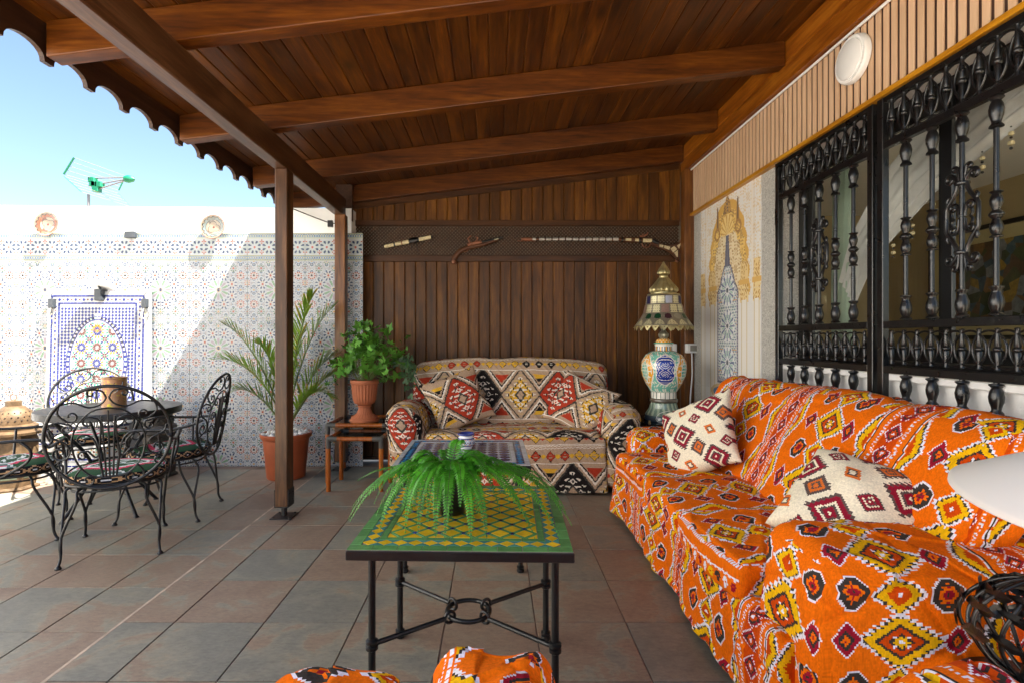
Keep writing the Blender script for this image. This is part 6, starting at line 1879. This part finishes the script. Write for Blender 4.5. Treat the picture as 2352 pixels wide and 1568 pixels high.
def plate(loc, label, seed, tilt):
    p = thing('wall_plate_dish', label, 'plate', loc, group='painted plates on the wall')
    r0 = random.Random(seed)
    def pc_(C, t, z, r):
        C[:] = lin(196, 178, 152)
        rn = r / 0.118
        C[(rn > 0.97)] = lin(190, 84, 60); C[(rn > 0.62) & (rn < 0.92)] = lin(160, 142, 120)
        sc_ = 0.75 + 0.12 * np.abs(np.sin(t * 7))
        C[(np.abs(rn - sc_) < 0.025)] = lin(36, 32, 34); C[(rn > 0.62) & (rn < sc_ - 0.03)] = lin(180, 108, 78) if seed == 1 else lin(140, 152, 148)
        C[np.abs(rn - 0.62) < 0.018] = lin(40, 36, 36)
        fl = 0.30 + 0.22 * np.abs(np.sin(t * 1.5 + seed)); C[(rn < fl)] = lin(190, 168, 138); C[np.abs(rn - fl) < 0.022] = lin(36, 30, 30)
        C[(rn < 0.62) & (rn > fl + 0.02) & (np.sin(t * 3 + seed) > 0.2)] = lin(150, 84, 60) if seed == 1 else lin(164, 148, 130); C[(rn < 0.10)] = lin(130, 40, 30)
        C *= 0.55
    o = painted_lathe('dish', [(0.001, 0.006), (0.05, 0.008), (0.075, 0.013), (0.112, 0.032), (0.118, 0.034), (0.119, 0.030), (0.075, 0.006), (0.04, 0.001), (0.001, 0.001)], pc_, M['ceramic'], p, 120, 0.002)
    o.rotation_euler = (PI / 2 - tilt, 0, 0); o.location = (0, -0.014, -0.01)
    return p
plate((-4.352, 5.175, 2.365), 'painted plate with a reddish rim near the left edge of the white wall', 1, R(5))
plate((-2.737, 5.175, 2.338), 'painted pale plate on the white wall, closest to the shadow edge', 2, R(5))
# cable and little hook near the far post
cbl = MB(); cbl.tube(smooth_pts([(-1.95, 5.12, 2.50), (-1.80, 5.12, 2.44), (-1.62, 5.10, 2.37), (-1.52, 5.04, 2.34)], 6), 0.006, 6)
cbl.box(-1.575, -1.53, 4.985, 5.018, 2.30, 2.36); tag(cbl.build('black_cable', M['black']), 'black cable running to a small box at the far post', 'cable')

# ================================================================== lanterns
def lantern(loc, label, s, mat, glow):
    t = thing('floor_lantern', label, 'lantern', loc, 0.5, group='floor lanterns')
    n_ = 6
    b = MB(); b.lathe([(0.0, 0.0), (0.17 * s, 0.0), (0.175 * s, 0.015), (0.15 * s, 0.03)], n_); b.build('base', mat, t)
    b = MB(); b.lathe([(0.145 * s, 0.03), (0.16 * s, 0.12), (0.165 * s, 0.36 * s + 0.05), (0.15 * s, 0.40 * s + 0.05)], n_); body = b.build('body', mat, t)
    for k in range(n_):
        a = 2 * PI * (k + 0.5) / n_; rr = 0.158 * s * math.cos(PI / n_)
        b = MB(); w = 0.055 * s; h0, h1 = 0.10, 0.36 * s + 0.02
        pl = [(-w, h0), (w, h0), (w, h1 - w), (0, h1), (-w, h1 - w)]
        ca, sa = math.cos(a), math.sin(a)
        b.add([((rr + 0.004) * ca - x * sa, (rr + 0.004) * sa + x * ca, z) for x, z in pl], [(0, 1, 2, 3, 4)]); b.build('pane', glow, body)
    z = 0.40 * s + 0.05
    b = MB(); b.lathe([(0.15 * s, z), (0.21 * s, z + 0.01), (0.215 * s, z + 0.03), (0.15 * s, z + 0.05)], 24); b.lathe([(0.16 * s, z + 0.05), (0.165 * s, z + 0.075), (0.14 * s, z + 0.09)], 24)
    b.lathe([(0.13 * s, z + 0.09), (0.135 * s, z + 0.13), (0.12 * s, z + 0.19), (0.07 * s, z + 0.235), (0.055 * s, z + 0.24), (0.055 * s, z + 0.28), (0.02 * s, z + 0.285), (0.0, z + 0.29)], 24)
    b.build('roof', mat, t, smooth=35)
    # pierced dots
    b = MB()
    for k in range(60):
        a = 2 * PI * (k % 20) / 20 + 0.15 * (k // 20); q = k // 20
        rr, zz_ = ((0.134, 0.125), (0.131, 0.155), (0.118, 0.19))[q]
        b.lathe([(0, -0.006), (0.007 * s, 0.0), (0, 0.006)], 6, c=(rr * s * math.cos(a), rr * s * math.sin(a), z + zz_))
    tag(b.build('pierced_dots', M['black'], t), kind='stuff')
    b = MB(); b.tube([(0.02 * s * math.cos(q), 0, z + 0.31 + 0.025 * s * math.sin(q)) for q in np.linspace(0, 2 * PI, 16, endpoint=False)], 0.003, 6, closed=True); b.build('ring', mat, t)
    return t
lantern((-4.02, 4.42, 0.0), 'tall gilt pierced-metal lantern standing by the fountain at the left edge', 1.0, M['gold'], mat_plain('greenish_lantern_glass', (0.07, 0.08, 0.05), 0.3, var=0.4))
m_db = mat_plain('dark_bronze', (0.06, 0.05, 0.04), 0.45, metal=0.4, var=0.5, nscale=20)
lantern((-3.06, 4.84, 0.0), 'dark pierced-metal lantern on the floor behind the right-hand iron chair', 0.82, m_db, mat_plain('brown_lantern_glass', (0.10, 0.07, 0.04), 0.3, var=0.4))
# wedge-shaped footing seen below the right-hand chair
# ================================================================== television aerial beyond the wall
ar = thing('television_aerial', 'green and white television aerial on a mast beyond the white wall', 'aerial', (-6.14, 8.0, 0))
m_ag = mat_plain('green_plastic', (0.01, 0.21, 0.10), 0.4); m_aw = mat_plain('pale_aluminium', (0.26, 0.25, 0.245), 0.4, metal=0.3)
b = MB(); b.tube([(0, 0, -0.1), (0, 0, 3.42)], 0.02, 8); b.build('mast', m_aw, ar)
def gp(px, py, dy=0.0): return ((px - 203) / 1215 * 8.0, dy, 1.25 + (777 - py) / 1215 * 8.0)
for (p_, q_, d_, r0_) in (((183, 415), (206, 378), -.3, .018), ((240, 425), (256, 391), .3, .015), ((184, 420), (222, 454), -.3, .010), ((238, 432), (268, 464), .3, .010)):
    b = MB(); b.tube([gp(*p_, d_), gp(*q_, d_)], r0_, 6, flat=0.6); b.build('reflector_rail', m_ag, ar)
b = MB(); b.lathe([(0, -0.06), (0.05, -0.05), (0.06, 0.0), (0.04, 0.07), (0, 0.10)], 12, c=gp(295, 412), axis='X'); b.build('tip', m_ag, ar, smooth=40)
for q in ((213, 415), (220, 425), (229, 425), (222, 436), (216, 424)):
    b = MB(); b.box(*[c_ for c0, w in zip(gp(*q), (0.045, 0.05, 0.04)) for c_ in (c0 - w, c0 + w)], 0.006); b.build('bracket', m_ag, ar)
b = MB()
for k in range(5):
    t = k / 4; a, c_ = gp(206 - 23 * t, 378 + 37 * t, -.3), gp(256 - 16 * t, 391 + 34 * t, .3); b.tube([a, c_], 0.0032, 5)
    a, c_ = gp(184 + 38 * t, 420 + 34 * t, -.3), gp(238 + 30 * t, 432 + 32 * t, .3); b.tube([a, c_], 0.0032, 5)
tag(b.build('elements', m_aw, ar, smooth=True), kind='stuff')
for p_, q_ in (((215, 410), (290, 408)), ((203, 428), (285, 413)), ((222, 436), (285, 416))):
    b = MB(); b.tube([gp(*p_), gp(*q_)], 0.011, 6); b.build('boom', m_aw, ar, smooth=True)
# ================================================================== lamps
bc = thing('black_side_cabinet', 'low black cabinet with brass catches under the ceramic lamp', 'cabinet', (1.54, 4.62, 0))
b = MB(); b.box(-0.27, 0.27, -0.27, 0.27, 0.05, 0.528, 0.004); b.build('carcass', M['black'], bc)
b = MB(); b.box(-0.285, 0.285, -0.285, 0.285, 0.529, 0.545, 0.004); b.build('glass_top', M['blackglass'], bc)
for s in (-1, 1):
    b = MB(); b.box(s * 0.135 - 0.125, s * 0.135 + 0.125, -0.278, -0.2705, 0.07, 0.51, 0.003); d_ = b.build('door', M['black'], bc)
    b = MB(); b.lathe([(0.006, 0.0), (0.010, 0.012), (0.012, 0.02), (0.006, 0.028), (0, 0.03)], 10, c=(s * 0.03, -0.278, 0.30), axis='Y'); k_ = b.build('handle', M['brass'], d_, smooth=True); k_.scale = (1, 1, 1)
for sx in (-1, 1):
    for sy in (-1, 1):
        b = MB(); b.lathe([(0.018, 0.0), (0.022, 0.02), (0.014, 0.05)], 10, c=(sx * 0.23, sy * 0.23, 0)); b.build('foot', M['brass'], bc, smooth=True)
        b = MB(); b.lathe([(0.008, 0.546), (0.012, 0.556), (0.006, 0.566), (0.010, 0.574), (0, 0.58)], 10, c=(sx * 0.265, sy * 0.265, 0)); b.build('finial', M['brass'], bc, smooth=True)
cl = thing('ceramic_lamp', 'tall painted ceramic vase lamp with a domed tin shade beside the loveseat', 'lamp', (1.469, 4.60, 0.5455))
k_ = 0.001021; Y0 = 1443
def lp(prof): return [(r_ * k_, (Y0 - y) * k_) for r_, y in prof]
def vasecol(C, t, z, r):
    yy = Y0 - z / k_
    C[:] = lin(232, 228, 216)
    C[yy > 1255] = lin(112, 132, 120)
    fl = (yy > 1290) & (yy < 1395); C[fl & (np.cos(t * 18 + z * 22) > 0.15)] = lin(168, 184, 160); C[yy > 1395] = lin(64, 84, 96); C[(yy > 1255) & (yy < 1290)] = lin(96, 88, 76)
    pet = (yy > 1200) & (yy <= 1255); C[pet & (np.abs(((t / (2 * PI) * 18) % 1) - 0.5) > 0.40)] = lin(90, 110, 104)
    TE, OY, NB = lin(92, 178, 158), lin(232, 164, 44), lin(38, 62, 150)
    tt = (t / (2 * PI) * 6 + 0.22) % 2.0
    w = (yy - 860) / 340
    bel = (w > 0) & (w < 1)
    C[bel] = lin(120, 190, 170); sw = np.sin(t * 24 + 3 * np.sin(yy * 0.06)) * np.sin(yy * 0.085 + 2 * np.sin(t * 12)); C[bel & (sw > 0.15)] = lin(230, 230, 214)
    # alternating lobed medallions: navy scrolls and yellow almonds
    u = np.abs(tt - 1.0) if False else np.minimum(np.abs(tt - 0.5), np.abs(tt - 0.5))
    e1 = ((tt - 0.5) / 0.40) ** 2 + ((w - 0.44) / 0.36) ** 2 + 0.22 * np.cos(w * 14); nm_ = bel & (e1 < 1.0)
    C[bel & (e1 < 1.22)] = lin(236, 232, 220); C[nm_] = NB; ra_ = np.sqrt(((tt - 0.5) / 0.4) ** 2 + ((np.abs(w - 0.44) - 0.17) / 0.19) ** 2); an_ = np.arctan2((np.abs(w - 0.44) - 0.17) / 0.19, (np.abs(tt - 0.5) - 0.16) / 0.3); sc1 = np.sin(2 * an_ + 11 * ra_); C[nm_ & (np.abs(sc1) < 0.34)] = lin(236, 232, 224)
    e2 = np.abs(tt - 1.5) / 0.50 + (np.abs(w - 0.48) / 0.46) ** 1.6
    C[bel & (e2 < 1.14)] = lin(236, 232, 220); C[bel & (e2 < 1.0)] = OY; C[bel & (e2 < 0.86) & (np.abs(np.sin((tt - 1.5) * 15) * np.sin((w - 0.48) * 22)) < 0.25)] = lin(238, 232, 214)
    C[bel & (e2 < 0.52)] = lin(236, 230, 214); C[bel & (e2 < 0.44)] = TE; C[bel & (e2 < 0.44) & (np.abs(np.sin((tt - 1.5) * 30) * np.sin(w * 40)) < 0.2)] = lin(236, 230, 214)
    nk = (yy > 818) & (yy <= 860); C[nk & (np.abs(((t / (2 * PI) * 20) % 1) - 0.5) < 0.3)] = lin(120, 130, 130); C[nk & (np.abs(((t / (2 * PI) * 10) % 1) - 0.5) < 0.12)] = OY
    C[yy < 800] = OY; C[(yy < 785) & (np.sin(t * 14) * np.sin(yy * 0.3) > 0.3)] = lin(240, 226, 190); C[(yy > 788) & (yy < 798)] = TE
painted_lathe('vase', lp([(0.1, 1443), (160, 1443), (165, 1432), (160, 1405), (150, 1385), (118, 1340), (108, 1295), (112, 1290), (118, 1278), (116, 1262), (104, 1255), (104, 1205), (116, 1190), (150, 1130), (178, 1065), (188, 1005), (182, 945), (150, 890), (100, 862), (72, 855), (70, 820), (74, 806), (66, 802), (84, 798), (82, 790), (66, 786), (58, 765), (40, 756), (0.1, 756)]), vasecol, M['ceramic'], cl, 180, 0.0045)
b = MB(); b.lathe(lp([(26, 757), (40, 735), (40, 715), (26, 700), (18, 690), (14, 640), (14, 560)]), 24, flute=0.10, nfl=8); b.build('stem', M['tin'], cl, smooth=50)
def shadecol(C, t, z, r):
    yy = Y0 - z / k_
    GB_ = lin(206, 198, 158); TN = lin(130, 122, 106); DB = lin(36, 34, 84); GG = lin(20, 70, 40)
    C[:] = TN
    for (ya, yb2, n_, sh, colr) in ((402, 462, 14, 0.0, GB_), (472, 540, 14, 0.5, GB_), (598, 642, 14, 0.0, GB_)):
        q = (t / (2 * PI) * n_ + sh) % 1.0; i_ = np.floor(t / (2 * PI) * n_ + sh).astype(int)
        w = (yy - ya) / (yb2 - ya); m1 = (w > 0) & (w < 1) & (np.abs(q - 0.5) < 0.42)
        if ya > 590: m1 = m1 & (np.abs(q - 0.5) < 0.44 * np.sqrt(np.clip(w, 0, 1)))
        C[m1] = colr; C[m1 & (np.cos(q * 2 * PI * 4) * np.cos(w * 2 * PI * 3) > 0.8)] = lin(70, 60, 46)
        if ya == 402: C[m1 & (i_ % 5 == 2)] = DB; C[m1 & (i_ % 7 == 3)] = lin(176, 176, 186)
        if ya == 472: C[m1 & (i_ % 3 == 1)] = lin(150, 120, 106)
    q = (t / (2 * PI) * 14 + 0.25) % 1.0; w = (yy - 545) / 50; i_ = np.floor(t / (2 * PI) * 14 + 0.25).astype(int)
    e = ((q - 0.5) / 0.40) ** 2 + ((w - 0.5 - 0.0 * q) / 0.48) ** 2
    C[e < 1] = lin(150, 146, 130); C[(e < 0.85) & (i_ % 4 < 2)] = GG; C[(e < 0.85) & (i_ % 4 == 2)] = lin(70, 40, 50)
M['lampmetal'] = mat_attr('embossed_tin', rough=0.35, sheen=0, weave=0.25, wscale=(120, 120, 120), bumps=0.3, spec=0.6)
[setattr(n_.inputs['Metallic'], 'default_value', 0.45) for n_ in M['lampmetal'].node_tree.nodes if n_.type == 'BSDF_PRINCIPLED']
shade = painted_lathe('shade', lp([(132, 388), (140, 400), (146, 465), (152, 470), (168, 540), (188, 575), (220, 625), (236, 645), (240, 650), (234, 650), (214, 628), (160, 540), (136, 400), (128, 390)]), shadecol, M['lampmetal'], cl, 168, 0.004)
b = MB()
for k in range(22):                                              # scalloped lower edge with studs
    a0, a1 = 2 * PI * k / 22, 2 * PI * (k + 1) / 22; am = (a0 + a1) / 2; r0 = 238 * k_; z0 = (Y0 - 646) * k_; z1 = (Y0 - 690) * k_
    b.add([(r0 * math.cos(a0), r0 * math.sin(a0), z0), (r0 * math.cos(a1), r0 * math.sin(a1), z0), (r0 * 1.02 * math.cos(am + .05), r0 * 1.02 * math.sin(am + .05), z1 + .012), (r0 * 1.02 * math.cos(am), r0 * 1.02 * math.sin(am), z1), (r0 * 1.02 * math.cos(am - .05), r0 * 1.02 * math.sin(am - .05), z1 + .012)], [(0, 1, 2, 3, 4)])
    b.lathe([(0, -.008), (0.008, 0), (0, .008)], 8, c=(r0 * 1.02 * math.cos(am), r0 * 1.02 * math.sin(am), (Y0 - 662) * k_))
b.build('fringe', M['brass'], shade)
b = MB(); b.lathe(lp([(136, 390), (132, 380), (105, 384), (104, 366)]), 32); b.lathe(lp([(104, 366), (116, 350), (112, 330), (78, 290), (48, 250), (42, 240)]), 96, flute=0.06, nfl=16)
b.lathe(lp([(36, 242), (38, 226), (30, 220)]), 24); b.lathe(lp([(30, 220), (50, 206), (52, 190), (40, 165), (18, 130), (6, 105), (0.1, 97)]), 64, flute=0.05, nfl=12); b.build('finial', M['brass'], shade, smooth=40)
b = MB(); b.tube(smooth_pts([(0.0, -0.16, 0.10), (-0.09, -0.15, 0.07), (-0.10, -0.16, 0.01), (0.05, -0.18, 0.006), (0.13, -0.14, 0.05), (0.17, -0.08, 0.02)], 6), 0.0022, 5); b.build('cord', M['whitepaint'], cl, smooth=True)

# foreground lamp: white coolie shade over a cage of iron wire and leaves
st_ = thing('pedestal_table', 'small round black pedestal table, just below the bottom right corner', 'side table', (1.33, 1.30, 0))
b = MB(); b.lathe([(0, 0.36), (0.15, 0.36), (0.155, 0.37), (0.15, 0.38), (0, 0.38)], 32); b.build('table_top', M['black'], st_, smooth=40)
b = MB(); b.lathe([(0.10, 0), (0.10, 0.01), (0.02, 0.03), (0.018, 0.36)], 20); b.build('pedestal', M['black'], st_, smooth=40)
fl = thing('wire_leaf_lamp', 'table lamp with a white cone shade and a black wire base with metal leaves', 'lamp', (1.335, 1.30, 0.381))
b = MB(); b.lathe([(0.09, 0.0), (0.09, 0.012), (0.02, 0.02), (0.009, 0.03), (0.009, 0.50), (0, 0.50)], 20); b.build('stem', M['iron'], fl, smooth=40)
b = MB(); lf = MB()
for k in range(18):
    a = 2 * PI * k / 18; pts = []
    rr = 0.128 + 0.020 * math.sin(k * 2.4)
    for t in np.linspace(0.02, 0.98, 22):
        q = a + 0.22 * math.sin(t * PI * 1.1 + k)
        r0 = rr * math.sin(PI * min(1, t * 1.02)) ** 0.62
        pts.append((r0 * math.cos(q), r0 * math.sin(q), 0.015 + 0.27 * t))
    b.tube(pts, 0.0052, 7)
    for t in (0.45, 0.68, 0.82):
        q = a + 0.22 * math.sin(t * PI * 1.1 + k) + 0.12; r0 = rr * math.sin(PI * t) ** 0.62 * 1.04
        c_ = np.array([r0 * math.cos(q), r0 * math.sin(q), 0.015 + 0.27 * t]); u = np.array([-math.sin(q), math.cos(q), 0.35 * math.sin(k)]); w = np.array([0.25 * math.cos(q), 0.25 * math.sin(q), 1.0]); nrm = np.cross(u, w) * 0.004
        L, wd_ = 0.040, 0.017
        lf.add([c_ - u * L, c_ - u * L * .3 + w * wd_ * .8, c_ + u * L * .3 + w * wd_, c_ + u * L, c_ + u * L * .3 - w * wd_, c_ - u * L * .3 - w * wd_ * .8, c_ + nrm], [(0, 1, 6), (1, 2, 6), (2, 3, 6), (3, 4, 6), (4, 5, 6), (5, 0, 6)])
b.build('wire_cage', M['gloss_iron'], fl, smooth=60); lf.build('metal_leaves', M['gloss_iron'], fl)
b = MB(); b.lathe([(0.262, 0.430), (0.266, 0.434), (0.266, 0.444), (0.262, 0.450), (0.06, 0.585), (0.058, 0.585), (0.256, 0.447), (0.256, 0.432)], 72)
m_ws, n, l, bs_ = new_mat('white_fabric_shade'); setp(bs_, color=(0.82, 0.81, 0.78), rough=0.85)
tr = n.new('ShaderNodeBsdfTranslucent'); tr.inputs['Color'].default_value = (0.8, 0.78, 0.72, 1); mx = n.new('ShaderNodeMixShader'); mx.inputs[0].default_value = 0.3
l.new(bs_.outputs[0], mx.inputs[1]); l.new(tr.outputs[0], mx.inputs[2]); l.new(mx.outputs[0], n['Material Output'].inputs['Surface'])
o = b.build('shade', m_ws, fl, smooth=40, loc=(0.026, -0.03, 0.045)); o.rotation_euler = (R(9), R(2), 0)
# ================================================================== weapons hung on the lattice
WYP = BY - 0.050
def wp(px, py): return ((px - 1136) / 1215 * (WYP + 0.0), (777 - py) / 1215 * WYP + 1.25)
def flatbar(b, pts, wid, y, th, mi=0):
    """a bar of varying width following points in the wall plane, rounded in section"""
    n = 8; P = [np.array(p) for p in pts]; v, f = [], []
    for i, p in enumerate(P):
        t = P[min(len(P) - 1, i + 1)] - P[max(0, i - 1)]; t = t / (np.linalg.norm(t) + 1e-9); nn = np.array([-t[1], t[0]])
        for k in range(n):
            a = 2 * PI * k / n; q = p + nn * wid[i] * math.cos(a); v.append((q[0], y + th * math.sin(a), q[1]))
    for i in range(len(P) - 1):
        for k in range(n): f.append((i * n + k, i * n + (k + 1) % n, (i + 1) * n + (k + 1) % n, (i + 1) * n + k))
    f.append(tuple(range(n))); f.append(tuple((len(P) - 1) * n + k for k in reversed(range(n)))); b.add(v, f, mi)
dg = thing('sheathed_dagger', 'bone-handled dagger in a pale sheath hung at the left of the lattice band', 'dagger', (0, WYP, 0))
A, B2 = np.array(wp(883, 567)), np.array(wp(990, 545))
b = MB(); L = B2 - A
flatbar(b, [A, A + L * .02, A + L * .52], [0.016, 0.018, 0.019], 0, 0.012); b.build('sheath', M['bone'], dg, smooth=50)
b = MB(); flatbar(b, [A + L * .74, A + L], [0.019, 0.019], 0, 0.013); b.build('handle', M['bone'], dg, smooth=50)
b = MB(); flatbar(b, [A + L * .53, A + L * .58, A + L * .68, A + L * .735], [0.020, 0.034, 0.030, 0.022], 0, 0.018)
for q in (0.20,): flatbar(b, [A + L * q, A + L * (q + .03)], [0.0195] * 2, 0, 0.014)
flatbar(b, [A + L * 1.0, A + L * 1.04], [0.012, 0.008], 0, 0.01)
b.tube([(float((A + L * .6)[0]) , -0.01, float((A + L * .6)[1])), (float((A + L * .6)[0]) - 0.01, -0.012, float((A + L * .6)[1]) - 0.10)], 0.004, 5); b.tube([(float((A + L * .68)[0]), -0.01, float((A + L * .68)[1])), (float((A + L * .68)[0]) + 0.02, -0.012, float((A + L * .68)[1]) - 0.12)], 0.004, 5)
b.build('cord_wrapping', M['black'], dg, smooth=50)
b = MB(); flatbar(b, [A + L * .36, A + L * .385], [0.0205] * 2, 0, 0.0145); b.build('band', M['guncopper'], dg, smooth=50)
pi_ = thing('flintlock_pistol', 'old wooden flintlock pistol with curved butt hung on the lattice', 'pistol', (0, WYP, 0))
def sp2(pxs): return [wp(*p) for p in smooth_pts(pxs, 5)]
b = MB(); ps = sp2([(1042, 601), (1046, 590), (1058, 577), (1076, 569), (1100, 564)]); flatbar(b, ps, list(np.linspace(0.026, 0.024, len(ps)))[: len(ps)], 0, 0.018); ps = sp2([(1100, 564), (1125, 557), (1140, 553)]); flatbar(b, ps, list(np.linspace(0.024, 0.012, len(ps))), 0, 0.016); b.build('stock', M['gunwood'], pi_, smooth=50)
b = MB(); ps = [wp(1085, 562), wp(1156, 546)]; flatbar(b, ps, [0.013, 0.010], -0.004, 0.012); b.build('barrel', M['iron'], pi_, smooth=50)
b = MB(); flatbar(b, [wp(1135, 551.5), wp(1145, 549)], [0.016, 0.015], -0.004, 0.016); b.build('muzzle_band', M['tin'], pi_, smooth=50)
b = MB(); flatbar(b, [wp(1074, 563), wp(1106, 556)], [0.016, 0.014], -0.018, 0.006)
b.tube([(*wp(1080, 558)[:1], -0.022, wp(1080, 558)[1]), (wp(1075, 550)[0], -0.022, wp(1075, 550)[1]), (wp(1082, 543)[0], -0.022, wp(1082, 543)[1])], 0.010, 7); b.tube([(wp(1094, 556)[0], -0.022, wp(1094, 556)[1]), (wp(1098, 548)[0], -0.022, wp(1098, 548)[1]), (wp(1092, 545)[0], -0.022, wp(1092, 545)[1])], 0.009, 7)
b.tube([(wp(1068, 570)[0] + 0.03 * math.cos(q), -0.004, wp(1068, 574)[1] + 0.022 * math.sin(q)) for q in np.linspace(PI, 2 * PI, 12)], 0.004, 6); b.build('lock', M['guncopper'], pi_, smooth=50)
b = MB(); b.lathe([(0, -0.03), (0.022, -0.02), (0.026, 0.0), (0.02, 0.012)], 12, c=(wp(1042, 601)[0], 0, wp(1042, 601)[1])); b.build('butt_cap', M['guncopper'], pi_, smooth=50)
mk = thing('long_musket', 'long inlaid musket with silver barrel bands hung on the lattice, stock to the right', 'musket', (0, WYP, 0))
b = MB(); flatbar(b, [wp(1197, 550), wp(1225, 550)], [0.017] * 2, 0, 0.014); flatbar(b, [wp(1188, 554), wp(1230, 554)], [0.005] * 2, -0.004, 0.006); b.build('muzzle', M['guncopper'], mk, smooth=50)
b = MB(); flatbar(b, [wp(1225, 550), wp(1425, 550)], [0.0150, 0.0165], 0, 0.014); b.build('barrel_stock', M['gunwood'], mk, smooth=50)
for k in range(13):
    x0 = 1223 + 15.4 * k; b = MB(); w = 12.2 if k else 8
    flatbar(b, [wp(x0, 550), wp(x0 + w, 550)], [0.0178 + 0.0001 * k] * 2, 0, 0.0165); b.build('silver_band', M['silver'], mk, smooth=50)
b = MB(); flatbar(b, [wp(1425, 551), wp(1428, 551), wp(1480, 552), wp(1500, 553)], [0.022, 0.026, 0.029, 0.026], 0, 0.020)
def zq(X_, Y_): return wp((960 + X_ / 3.0947) * 0.91875, (560 + Y_ / 3.0947) * 0.91875)
st_out = [zq(*p) for p in ((2060, 122), (2110, 142), (2150, 160), (2215, 168), (2260, 152), (2300, 134), (2284, 215), (2266, 292), (2246, 270), (2215, 230), (2170, 204), (2110, 188), (2060, 162))]
b.prism(st_out[::-1], -0.018, 0.014, 'Y'); b.build('stock', M['gunwood'], mk, smooth=35)
b = MB()
for (x0, x1, y0, w) in ((1436, 1449, 551, 0.016), (1458, 1466, 552, 0.016), (1476, 1496, 553, 0.020)): flatbar(b, [wp(x0, y0), wp(x1, y0 + 0.4)], [w] * 2, -0.0125, 0.010)
for pl in (((2128, 163), (2158, 168), (2154, 186), (2126, 180)), ((2166, 170), (2210, 182), (2202, 204), (2162, 190)), ((2212, 196), (2240, 174), (2262, 200), (2232, 226)), ((2240, 226), (2268, 206), (2270, 262), (2256, 256)), ((2262, 172), (2292, 150), (2278, 196))):
    b.prism([zq(*p) for p in pl][::-1], -0.0205, -0.0185, 'Y')
b.build('bone_inlay', M['bone'], mk)
b = MB(); flatbar(b, [wp(1427, 551), wp(1431, 551)], [0.028] * 2, 0, 0.022); flatbar(b, [wp(1467, 552), wp(1472, 552)], [0.031] * 2, 0, 0.023); flatbar(b, [wp(1498, 553), wp(1503, 556), wp(1512, 560)], [0.028, 0.028, 0.026], 0, 0.024); b.build('dark_bands', M['black'], mk, smooth=50)
b = MB(); c_ = wp(1484, 560); b.tube([(c_[0] + 0.042 * math.cos(q), -0.004, c_[1] + 0.040 * math.sin(q)) for q in np.linspace(PI, 2 * PI, 14)], 0.0055, 6); b.tube([(c_[0], -0.004, c_[1]), (c_[0] - 0.008, -0.004, c_[1] - 0.03)], 0.004, 5)
h_ = wp(1478, 545); b.tube([(h_[0] - 0.04, -0.012, h_[1] + 0.004), (h_[0], -0.012, h_[1] + 0.012), (h_[0] + 0.03, -0.012, h_[1] + 0.02), (h_[0] + 0.042, -0.012, h_[1] + 0.045)], [0.010, 0.012, 0.009, 0.006], 7); b.tube([(h_[0], -0.012, h_[1]), (h_[0] - 0.01, -0.012, h_[1] + 0.03)], 0.009, 6); b.build('lock', M['guncopper'], mk, smooth=50)
b = MB(); p0, p1 = wp(1565, 552), wp(1553, 602); b.tube([(p0[0], 0, p0[1]), ((p0[0] + p1[0]) / 2 + 0.008, 0, (p0[1] + p1[1]) / 2), (p1[0], 0, p1[1])], 0.010, 8, flat=1.6); b.build('butt_plate', M['guncopper'], mk, smooth=50)
# ================================================================== switch, socket
sw = thing('wall_switch', 'white surface switch with a grey rocker and cable on the corner post', 'switch', (1.915, 5.165, 1.155))
b = MB(); b.box(-0.055, 0.060, -0.045, 0.012, -0.045, 0.045, 0.006); b.build('housing', M['whitepaint'], sw)
b = MB(); b.box(-0.022, 0.042, -0.050, -0.0455, -0.028, 0.028, 0.002); b.build('rocker', mat_plain('grey_rocker', (0.28, 0.26, 0.22), 0.4), sw)
b = MB(); b.tube(smooth_pts([(0.005, -0.015, -0.045), (0.01, -0.012, -0.25), (-0.01, -0.012, -0.55), (0.0, -0.012, -1.0)], 5), 0.007, 7); b.build('cable', M['whitepaint'], sw, smooth=True)
so = MB(); so.box(-0.03, 0.03, -0.03, 0.0, -0.04, 0.04, 0.005)
tag(so.build('wall_socket', M['whitepaint'], loc=(1.800, 5.335, 1.155)), 'small white socket on the planks just behind the ceramic lamp', 'socket')
# low dark footing plate beside the post by the cane tables is part of the post shoe
